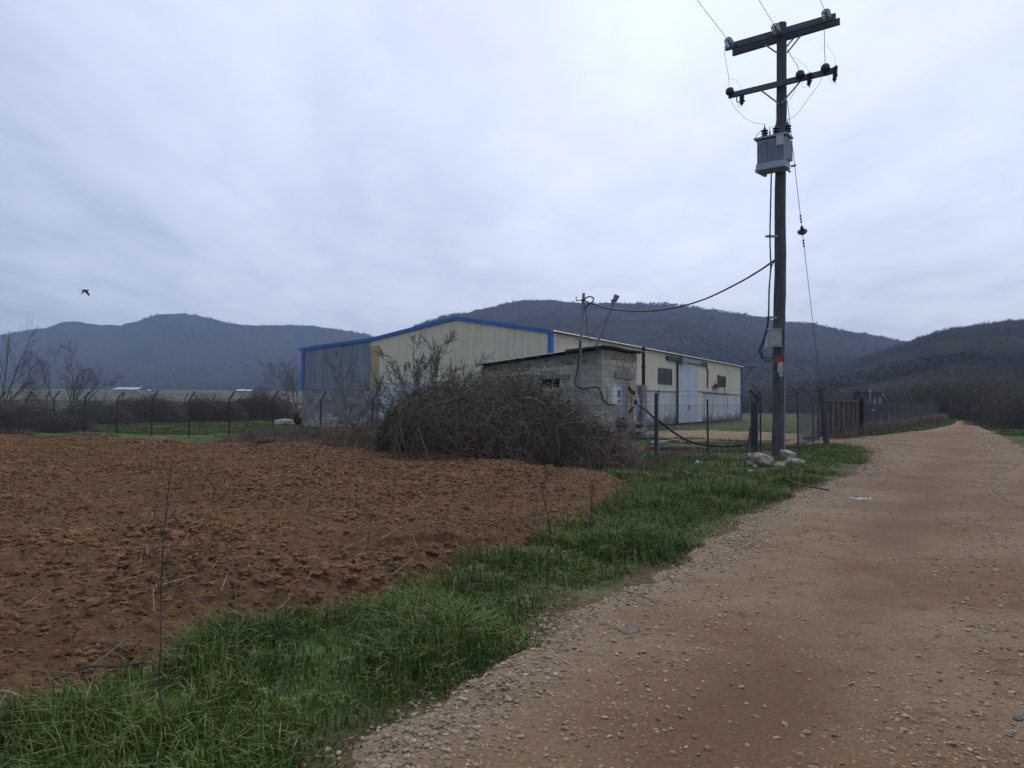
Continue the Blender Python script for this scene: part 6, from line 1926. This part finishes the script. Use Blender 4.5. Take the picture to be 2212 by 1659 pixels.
thicket('bramble_bush', 'huge tangled brown bramble bush in front of the block shed', -0.08, 21.3, 3.2, 2.5, 2.0, 4700, 34000, 301, hfun=bigh, rc=0.0068, lsize=0.031, canelen=(0.9, 2.6), lm='leaf')
thicket('bramble_bush', 'leafy dark green bramble clump at the left end of the huge bramble bush', -2.15, 22.8, 1.7, 1.6, 1.95, 1900, 24000, 307, rc=0.0055, lsize=0.036, cm='canedark', lm='leaf')
rng = np.random.default_rng(315)
NS_ = 150
ux = rng.uniform(-0.95, 0.35, NS_); vx = rng.uniform(-0.5, 0.5, NS_)
bx_ = -0.08 + ux * 3.2; by_ = 21.3 + vx * 2.5; bz_ = 2.05 * bigh(ux, vx) - 0.12
an = rng.uniform(0, 6.283, NS_); ln = rng.uniform(0.2, 0.62, NS_)
tt = np.linspace(0, 1, 6)
P = np.stack([bx_[:, None] + np.cos(an)[:, None] * ln[:, None] * 0.75 * tt ** 1.4, by_[:, None] + np.sin(an)[:, None] * ln[:, None] * 0.6 * tt ** 1.4, bz_[:, None] + ln[:, None] * (1.25 * tt - 0.5 * tt ** 2)], -1)
V, F = tubes_np(P, np.full(P.shape[:2], 0.005), 3)
SP = thing('bramble_sprays', 'thin leafy shoots sticking up from the top of the huge bramble bush', 'shoots', (0.15, 21.3, 2.0))
np_mesh('canes', V, F, MT['cane'], SP)
q = P[rng.integers(0, NS_, 1500), rng.integers(1, 6, 1500)] + rng.normal(size=(1500, 3)) * 0.045
V, F = leaf_quads(q, rng.uniform(0.018, 0.042, 1500), rng); np_mesh('foliage', V, F, MT['leaf'], SP)
thicket('bramble_bush', 'low brown bramble spreading at the right foot of the huge bush', 2.15, 19.9, 1.2, 1.1, 0.7, 1000, 700, 311, rc=0.006, lsize=0.022, lm='leafdull')
# low brambles along the field edge, left of the big bush
for i, (px, D, rx, h, lb) in enumerate(((800, 26.5, 1.9, 0.75, 'low leafy bramble at the foot of the two saplings'), (700, 28.2, 1.7, 0.6, 'low dry bramble left of the saplings at the field edge'), (600, 29.2, 1.5, 0.45, 'reddish dry bramble at the field edge below the rubble heap'))):
    c_ = at(px, 900, D)
    thicket('bramble_bush', lb, c_[0], c_[1], rx, 0.9, h, 1100, 1500 if i == 0 else 300, 321 + i, rc=0.006, cm='dryweed' if i else 'cane', lm='leafdull', group='low brambles along the field edge', canelen=(0.5, 1.4))
# left corner thickets
c_ = at(30, 900, 39.5); thicket('bramble_bush', 'broad dark bramble thicket under the bare tree at the left picture edge', c_[0], c_[1], 3.0, 2.0, 1.35, 2200, 1800, 331, rc=0.0085, cm='canedark', lm='leafdull', lsize=0.035)
c_ = at(120, 905, 38.0); thicket('bramble_bush', 'low brown bramble sprawling at the bottom of the left fence', c_[0], c_[1], 2.0, 1.0, 0.6, 1000, 500, 335, rc=0.008, cm='canedark', lm='leafdull')
# thickets on the far left fence
for i, (k_, rx, h, lb) in enumerate(((8.6, 2.6, 1.25, 'dark bramble mound on the far left fence, nearest to the three-stemmed tree'), (12.6, 2.8, 1.85, 'tallest dark bramble mound halfway along the far left fence'), (17.6, 3.2, 1.65, 'dark bramble mound on the far left fence, middle of the hedge'), (23.0, 3.2, 1.9, 'dark bramble mound on the far left fence, right next to the lean-to'))):
    c_ = lf0 + U3 * k_ + V3 * (-0.6)
    thicket('bramble_bush', lb, c_[0], c_[1], rx, 2.0, h, 2300, 2200, 341 + i, rc=0.012, cm='canedark', lm='leafdull', lsize=0.05, group='bramble mounds on the far left fence')
# bushes beyond the end of the road
for i, (px, D, rx, h, nl, cm, lm, lb) in enumerate(((2028, 92, 5.2, 4.2, 9000, 'twig', 'leaf', 'greenish bush left of where the dirt track disappears'), (2128, 86, 4.0, 4.3, 7000, 'twig', 'leaf', 'rounded olive bush right of where the dirt track disappears'), (2185, 62, 3.6, 2.4, 2500, 'canedark', 'leafdull', 'low dark brown thicket at the right picture edge'), (2150, 98, 9, 4.5, 5000, 'canedark', 'leafdull', 'tall brown scrub behind the olive bush'), (1975, 118, 10, 4.2, 6000, 'canedark', 'leafdull', 'brown scrub beyond the end of the roadside fence'), (2240, 52, 3.0, 2.1, 2500, 'canedark', 'leafdull', 'brown thicket cut off by the right picture edge'))):
    c_ = at(px, 900, D)
    thicket('roadside_bush', lb, c_[0], c_[1], rx, rx * 0.7, h, 2200, nl, 361 + i, rc=0.00017 * D, cm=cm, lm=lm, lsize=0.00085 * D, canelen=(1.2, 3.0), group='bushes at the end of the road', up=0.7)


# dry weeds: field edge, fence lines
def weeds(name, pts, hlim, seed, w_=0.004, mtl='dryweed'):
    rng = np.random.default_rng(seed); pts = np.asarray(pts)
    h = rng.uniform(*hlim, len(pts)); D = np.linalg.norm(pts[:, :2], axis=1)
    blades(name, pts, h, w_ * (0.5 + 0.045 * D) * rng.uniform(0.5, 1.2, len(pts)), rng.uniform(0.1, 1.3, len(pts)), MT[mtl], seed + 1)


rng = np.random.default_rng(401)
edge_pts = [GF(-20, 939), GF(0, 939), GF(200, 942), GF(430, 951), GF(640, 960), GF(860, 972), GF(1000, 986), GF(1130, 1000), GF(1250, 1014)]
EP = np.array(edge_pts); seg = np.linalg.norm(np.diff(EP, axis=0), axis=1); cum = np.r_[0, np.cumsum(seg)]
N = 42000; t = rng.uniform(0, cum[-1], N)
X = np.interp(t, cum, EP[:, 0]); Y = np.interp(t, cum, EP[:, 1]) + 0.1 + np.abs(rng.normal(size=N)) * 0.55
dn = fbm(X * 0.7, Y * 1.2, seed=402)
# thin where the photograph shows the grass behind the fence
ok = rng.random(N) < np.clip(0.10 + 0.7 * dn + 0.4 * ((X > -9) & (X < -3)) + 0.35 * (X < -19), 0.02, 1)
X, Y, dn = X[ok], Y[ok], dn[ok]
hl = (0.16 + 0.36 * np.clip(dn + 0.4, 0, 1)) * rng.uniform(0.4, 1.2, len(X))
blades('dry_weeds', np.stack([X, Y, np.full(len(X), -0.05)], 1), hl, 0.007 * rng.uniform(0.5, 1.2, len(X)), rng.uniform(0.1, 1.4, len(X)), MT['dryweed'], 403)
# weeds along the roadside fence and gate
N = 9000; t = rng.uniform(-10, 62, N); p = g1[None] + gd_[None] * t[:, None] + gn[None] * (rng.normal(size=N) * 0.35 + 0.45)[:, None]
p[:, 2] = -0.05
p = p[(np.abs(t + 4.5) > 4.5) | (rng.random(N) < 0.25)]
weeds('fence_weeds', p, (0.25, 1.0), 411, 0.005)
# tangle round the near posts, the pole foot and under the short fence
N = 900; t = rng.random(N); p = F0[None] + (A_ - F0)[None] * t[:, None] + rng.normal(size=(N, 3)) * 0.4; p[:, 2] = -0.05
weeds('post_weeds', p, (0.1, 0.38), 415, 0.0035)
N = 650; p = np.array([2.75, 19.6, -0.05])[None] + rng.normal(size=(N, 3)) * np.array([0.9, 0.6, 0]); weeds('tall_dry_weeds', p, (0.2, 0.8), 417, 0.003)
# dead grass litter in the verge
N = 2600; Y = 3 + 17 * rng.random(N) ** 1.4; X = rng.uniform(-3, 9, N); dr = sdist(X, Y, ROAD); df = sdist(X, Y, FIELD)
ok = (dr < -0.05) & (df < 0.1) & (fbm(X * 1.5, Y * 1.5, seed=421) > 0.0); X, Y = X[ok], Y[ok]
blades('dead_grass', np.stack([X, Y, np.full(len(X), -0.05)], 1), rng.uniform(0.08, 0.3, len(X)), 0.003 * (1 + 0.06 * Y), rng.uniform(0.5, 1.5, len(X)), MT['straw'], 422)

# standing dead stems among the grass near the field
N = 900; Y = 4 + 15 * rng.random(N) ** 1.2; X = rng.uniform(-4, 6, N); df = sdist(X, Y, FIELD); dr = sdist(X, Y, ROAD)
ok = (df < 0.05) & (df > -0.7) & (dr < -0.3) & (fbm(X * 1.3, Y * 1.3, seed=427) > 0.1); X, Y = X[ok], Y[ok]
blades('dead_stems', np.stack([X, Y, np.full(len(X), -0.05)], 1), rng.uniform(0.2, 0.62, len(X)), 0.0018 * (1 + 0.05 * Y), rng.uniform(0.05, 0.9, len(X)), MT['dryweed'], 428)
N = 420; Y = 3 + 13 * rng.random(N) ** 1.3; X = rng.uniform(-4, 6, N); dr = sdist(X, Y, ROAD); df = sdist(X, Y, FIELD)
ok = (df < 0.0) & (dr < -0.12) & (fbm(X * 1.1, Y * 1.1, seed=431) > -0.1); X, Y = X[ok], Y[ok]
lv = 11; a = rng.uniform(0, 6.283, (len(X), lv)); r_ = rng.uniform(0.03, 0.075, (len(X), 1)) * (1 + 0.03 * Y[:, None]) * np.ones((1, lv))
c0_ = np.stack([X, Y, np.full(len(X), -0.04)], 1)[:, None]; d_ = np.stack([np.cos(a), np.sin(a), rng.uniform(0.25, 0.9, a.shape)], -1); sd_ = np.stack([-np.sin(a), np.cos(a), 0 * a], -1)
Vw = np.stack([c0_ + d_ * 0.01, c0_ + d_ * r_[..., None] * 0.6 + sd_ * r_[..., None] * 0.16, c0_ + d_ * r_[..., None] * np.array([1, 1, 0.75]), c0_ + d_ * r_[..., None] * 0.6 - sd_ * r_[..., None] * 0.22], 2).reshape(-1, 3)
MT['weedleaf'] = mat('weed_leaf', (0.06, 0.10, 0.036), (0.045, 0.075, 0.03), 3, 0.75, island=0.3)
tag(np_mesh('broadleaf_weeds', Vw, np.arange(len(Vw)).reshape(-1, 4), MT['weedleaf']), kind='stuff')

# low broad-leaf rosettes and moss along the road edge
N = 16000; Y = 2.6 + 16 * rng.random(N) ** 1.5; X = rng.uniform(-4, 9, N); dr = sdist(X, Y, ROAD)
ok = (dr < 0.12) & (dr > -0.8) & (fbm(X * 2, Y * 2, seed=425) > -0.05); X, Y = X[ok], Y[ok]
q = np.stack([X, Y, -0.06 + 0.035 * rng.random(len(X))], 1); V, F = leaf_quads(q, 0.006 + 0.012 * rng.random(len(q)) + 0.0006 * Y, rng)
MT['moss'] = mat('moss_green', (0.075, 0.10, 0.022), (0.055, 0.085, 0.025), 2, 0.8, island=0.35)
tag(np_mesh('moss_patches', V, F, MT['moss']), kind='stuff')


# dry stalks
def stalk(label, pts, r0, r1_, heads=(), name='dry_stalk', mtl='stalk', side=0, seed=1, cat='dry stalk'):
    """pts: pixels from base upward; base on the ground, the rest upright above it"""
    rg_ = np.random.default_rng(seed)
    b0_ = gp(*pts[0]); D = b0_[1]
    P = [b0_ - Z3 * 0.05] + [at(px, py, D + 0.03 * k * (rg_.random() - 0.5)) for k, (px, py) in enumerate(pts[1:])]
    C_ = bez(P, 6)
    mb_ = MB(); mb_.tube(C_, np.linspace(r0, r1_, len(C_)), 6)
    o = thing(name, label, cat, b0_, 'dry stalks along the verge')
    mb_.build('stem', MT[mtl], o)
    if side:
        for k in range(side):
            i = rg_.integers(len(C_) // 3, len(C_) - 1); q = C_[i]; dv_ = rg_.normal(size=3); dv_[2] = abs(dv_[2]) + 0.6; dv_ /= np.linalg.norm(dv_)
            L = rg_.uniform(0.03, 0.14) * (D / 5) ** 0.5
            mb_ = MB(); mb_.tube([q, q + dv_ * L * 0.5 + np.array([0, 0, 0.0]), q + dv_ * L + Z3 * L * 0.15], [r1_ * 1.2, r1_, r1_ * 0.7], 5)
            mb_.lathe(q + dv_ * L + Z3 * L * 0.15, Z3, [(0, -0.006), (r1_ * 2.2, 0), (r1_ * 1.6, 0.012), (0, 0.016)], 6); mb_.build('side_twig', MT[mtl], o)
    for px, py, w_ in heads:
        c_ = at(px, py, D); s_ = w_ * D / FPX
        V = ICO1[0] * np.array([s_ * 0.5, s_ * 0.5, s_ * 0.78]) * (1 + 0.12 * RNG.uniform(-1, 1, (len(ICO1[0]), 1)))
        hd = np_mesh('seed_head', V + c_, ICO1[1], MT['teasel'], o)
        mb_ = MB(); mb_.tube([C_[np.argmin(np.abs(C_[:, 2] - (c_[2] - s_ * 2.4)))], c_ - Z3 * s_ * 0.7], r1_, 5); mb_.build('head_stem', MT[mtl], hd)
    return o


stalk('tallest dark dead stalk, standing in the grass at the lower left before the field', [(366, 1600), (352, 1530), (344, 1480), (347, 1400), (347, 1300), (351, 1200), (357, 1120), (364, 1060), (372, 990)], 0.0050, 0.0018, side=14, seed=1)
stalk('pale thin dead stalk right of the tallest dark one', [(512, 1445), (513, 1380), (510, 1300), (505, 1220), (500, 1130)], 0.0032, 0.0014, mtl='straw', side=3, seed=2)
stalk('short straw-coloured stalk left of the tallest dark one', [(304, 1425), (298, 1390), (293, 1330)], 0.004, 0.0025, mtl='straw', seed=3)
stalk('thin dark stalk leaning left between the tallest and the pale one', [(502, 1370), (480, 1310), (455, 1262), (432, 1225)], 0.003, 0.0012, seed=4, side=2)
stalk('bent-over cane arching above the grass in the middle of the verge', [(652, 1320), (660, 1275), (672, 1257), (700, 1268), (740, 1292), (800, 1325), (870, 1352), (925, 1378)], 0.004, 0.002, mtl='bark', seed=5)
stalk('dark upright stalk left of a shorter crooked one at the field edge', [(1014, 1300), (1020, 1245), (1027, 1190), (1035, 1140)], 0.006, 0.002, seed=6, side=2)
stalk('short crooked dark stalk at the field edge', [(1052, 1222), (1053, 1190), (1050, 1170), (1060, 1158)], 0.005, 0.003, seed=7)
stalk('slender dark stalk rising against the clay right of the crooked one', [(1088, 1210), (1096, 1150), (1104, 1105), (1112, 1068)], 0.005, 0.002, seed=8, side=3)
stalk('thick branching dead stalk in the middle of the verge', [(1182, 1258), (1183, 1200), (1189, 1165), (1185, 1120), (1176, 1080), (1168, 1040)], 0.009, 0.003, seed=9, side=16)
stalk('thin stalk behind the thick branching one, by the field edge', [(1142, 1190), (1150, 1150), (1157, 1110), (1163, 1080)], 0.006, 0.002, seed=10, side=3)
stalk('branched dry stalk right of the thick one, near the tip of the field', [(1274, 1170), (1277, 1120), (1279, 1080), (1283, 1030)], 0.008, 0.003, seed=11, side=10)
stalk('single thin dark stalk in the bright grass right of the bramble', [(1467, 1100), (1463, 1065), (1459, 1012)], 0.009, 0.003, seed=12, side=2)
stalk('thin dry stalk in the grass before the rocks', [(1711, 1055), (1710, 1020), (1708, 992)], 0.010, 0.004, seed=13, side=3)
stalk('short yellow straw stalk right of the rocks', [(1724, 1048), (1728, 1030), (1732, 1012)], 0.012, 0.006, mtl='straw', seed=14)
stalk('tall teasel with spiny brown heads in front of the barred door', [(1377, 1088), (1375, 1020), (1372, 960), (1368, 910), (1364, 875)], 0.013, 0.006, heads=((1359.5, 839, 7), (1364, 845.5, 6.5), (1369, 849, 7.5), (1373, 869, 8), (1365.5, 882, 7), (1361, 888.5, 6)), name='teasel', mtl='bark', seed=15, cat='teasel')
# fallen sticks
for lb, q, r_, m_ in (('pale broken branch lying in the grass at the lower left corner', ((-12, 1505), (30, 1527), (80, 1545), (126, 1564)), 0.009, 'straw'), ('dark twig lying at the edge of the clods', ((178, 1404), (225, 1411), (285, 1424)), 0.006, 'stalk'), ('long dark curved twig on the grass near the lower left', ((118, 1482), (190, 1465), (250, 1453), (312, 1455)), 0.007, 'stalk'), ('broken twigs lying at the road edge right of the rocks', ((1690, 1035), (1735, 1055), (1790, 1063)), 0.014, 'stalk'), ('dry stick lying across the grass edge by the gravel', ((1340, 1285), (1375, 1300), (1418, 1312)), 0.006, 'straw')):
    P = [gp(x, y) + Z3 * (0.035 + 0.03 * (i % 2)) for i, (x, y) in enumerate(q)]
    cable('fallen_stick', lb, P, r_, 'stick', m_, 6, 'fallen sticks')
# dead leaf
c_ = gp(962, 1394) + Z3 * 0.03
mb = MB(); ring = []
for i in range(14):
    t = i / 14 * 6.283; rr = 0.055 * (1 + 0.35 * math.cos(5 * t)); ring.append(c_ + np.array([rr * math.cos(t), rr * 0.8 * math.sin(t), 0.02 * math.sin(2 * t) + 0.03 * math.cos(t)]))
mb.add(ring, [tuple(range(14))]); mb.add([p - Z3 * 0.002 for p in ring], [tuple(range(13, -1, -1))])
tag(mb.build('dead_leaf', mat('dead_leaf', (0.24, 0.13, 0.065), (0.17, 0.09, 0.05), 20, 0.8)), 'single curled brown dead leaf lying on the green verge', 'leaf')

# bird
bc = at(270, 917, 40.0); bc = at(183, 627, 42.0)
BD = thing('bird', 'small dark bird flying over the left field with wings lowered', 'bird', bc)
mb = MB()
V = ICO1[0] * np.array([0.17, 0.05, 0.045]); mb.add(V + bc, ICO1[1]); V = ICO1[0] * np.array([0.05, 0.035, 0.035]); mb.add(V + bc + np.array([0.17, 0, 0.015]), ICO1[1])
mb.add([bc + np.array([0.21, -0.012, 0.015]), bc + np.array([0.21, 0.012, 0.015]), bc + np.array([0.255, 0, 0.008]), bc + np.array([0.21, 0, 0.03])], [(0, 1, 2), (1, 3, 2), (3, 0, 2), (0, 3, 1)])
mb.add([bc + np.array([-0.12, -0.03, 0.0]), bc + np.array([-0.12, 0.03, 0.0]), bc + np.array([-0.3, 0.05, 0.0]), bc + np.array([-0.3, -0.05, 0.0]), bc + np.array([-0.2, 0, 0.02])], [(0, 1, 4), (1, 2, 4), (2, 3, 4), (3, 0, 4), (3, 2, 1, 0)])
mb.build('body', MT['feather'], BD, smooth=True)
for sy in (-1, 1):
    W = [(0.1, 0.03, 0.02), (-0.1, 0.03, 0.01), (-0.04, 0.18, -0.05 - 0.06), (0.12, 0.16, -0.03 - 0.06), (0.02, 0.36, -0.24), (0.1, 0.33, -0.2), (-0.02, 0.42, -0.32)]
    W = [bc + np.array([x, y * sy, z]) for x, y, z in W]; W2 = [q - Z3 * 0.008 for q in W]
    f = [(0, 1, 2, 3), (3, 2, 4, 5), (5, 4, 6)]; mb = MB(); mb.add(W + W2, f + [tuple(x + 7 for x in q[::-1]) for q in f]); mb.build('wing', MT['feather'], BD)

# ------------------------------------------------------------------ far farm sheds on the plain
for lb, px0, px1, py, D, hgt, dep in (('long low white-roofed farm shed far across the plain', 243, 297, 846.5, 430, 3.2, 12), ('short white farm shed far off, right of the long white one', 299, 322, 846, 450, 1.8, 9), ('pale far farm shed seen just left of the lean-to', 510, 527, 846.5, 440, 2.6, 9), ('white far farm shed closest to the lean-to', 529, 543, 846.0, 440, 2.4, 9)):
    p0_, p1_ = at(px0, py, D), at(px1, py, D); W_ = p1_[0] - p0_[0]; xm = (p0_[0] + p1_[0]) / 2
    zg = float(plain_z(np.array(xm), np.array(D))) - 0.1
    o = thing('farm_shed', lb, 'farm shed', (xm, D, zg), 'white farm sheds far across the plain')
    mb = MB(); mb.box((xm, D + dep / 2, zg + hgt * 0.3), (W_ - 0.6, dep, hgt * 0.6)); mb.build('wall', MT['farwall'], o)
    zr_ = zg + hgt; ze_ = zg + hgt * 0.6
    mb = MB(); Vv = [(xm - W_ / 2, D - 0.6, ze_), (xm + W_ / 2, D - 0.6, ze_), (xm + W_ / 2, D + dep / 2, zr_), (xm - W_ / 2, D + dep / 2, zr_), (xm + W_ / 2, D + dep + 0.6, ze_), (xm - W_ / 2, D + dep + 0.6, ze_)]
    Vb = [(x, y, z - 0.15) for x, y, z in Vv]
    f = [(0, 1, 2, 3), (3, 2, 4, 5)]; mb.add(Vv + Vb, f + [tuple(i + 6 for i in q[::-1]) for q in f] + [(0, 6, 7, 1), (1, 7, 8, 2), (2, 8, 10, 4), (4, 10, 11, 5), (5, 11, 9, 3), (3, 9, 6, 0)]); mb.build('roof', MT['farwhite'], o)

# ------------------------------------------------------------------ haze
m = bpy.data.materials.new('haze_air'); m.use_nodes = True; nt = m.node_tree
for n_ in list(nt.nodes):
    if n_.type != 'OUTPUT_MATERIAL': nt.nodes.remove(n_)
out_ = [n_ for n_ in nt.nodes if n_.type == 'OUTPUT_MATERIAL'][0]
pv = nd(nt, 'ShaderNodeVolumePrincipled'); pv.inputs['Color'].default_value = (0.50, 0.69, 1.0, 1); pv.inputs['Density'].default_value = 3.1e-4; pv.inputs['Anisotropy'].default_value = 0.0
nt.links.new(pv.outputs[0], out_.inputs['Volume'])

lo_, hi_ = (-3700, -1000, -14), (3700, 3400, 236)
mb = MB(); mb.box([(a + b_) / 2 for a, b_ in zip(lo_, hi_)], [b_ - a for a, b_ in zip(lo_, hi_)])
tag(mb.build('haze', m), kind='stuff')
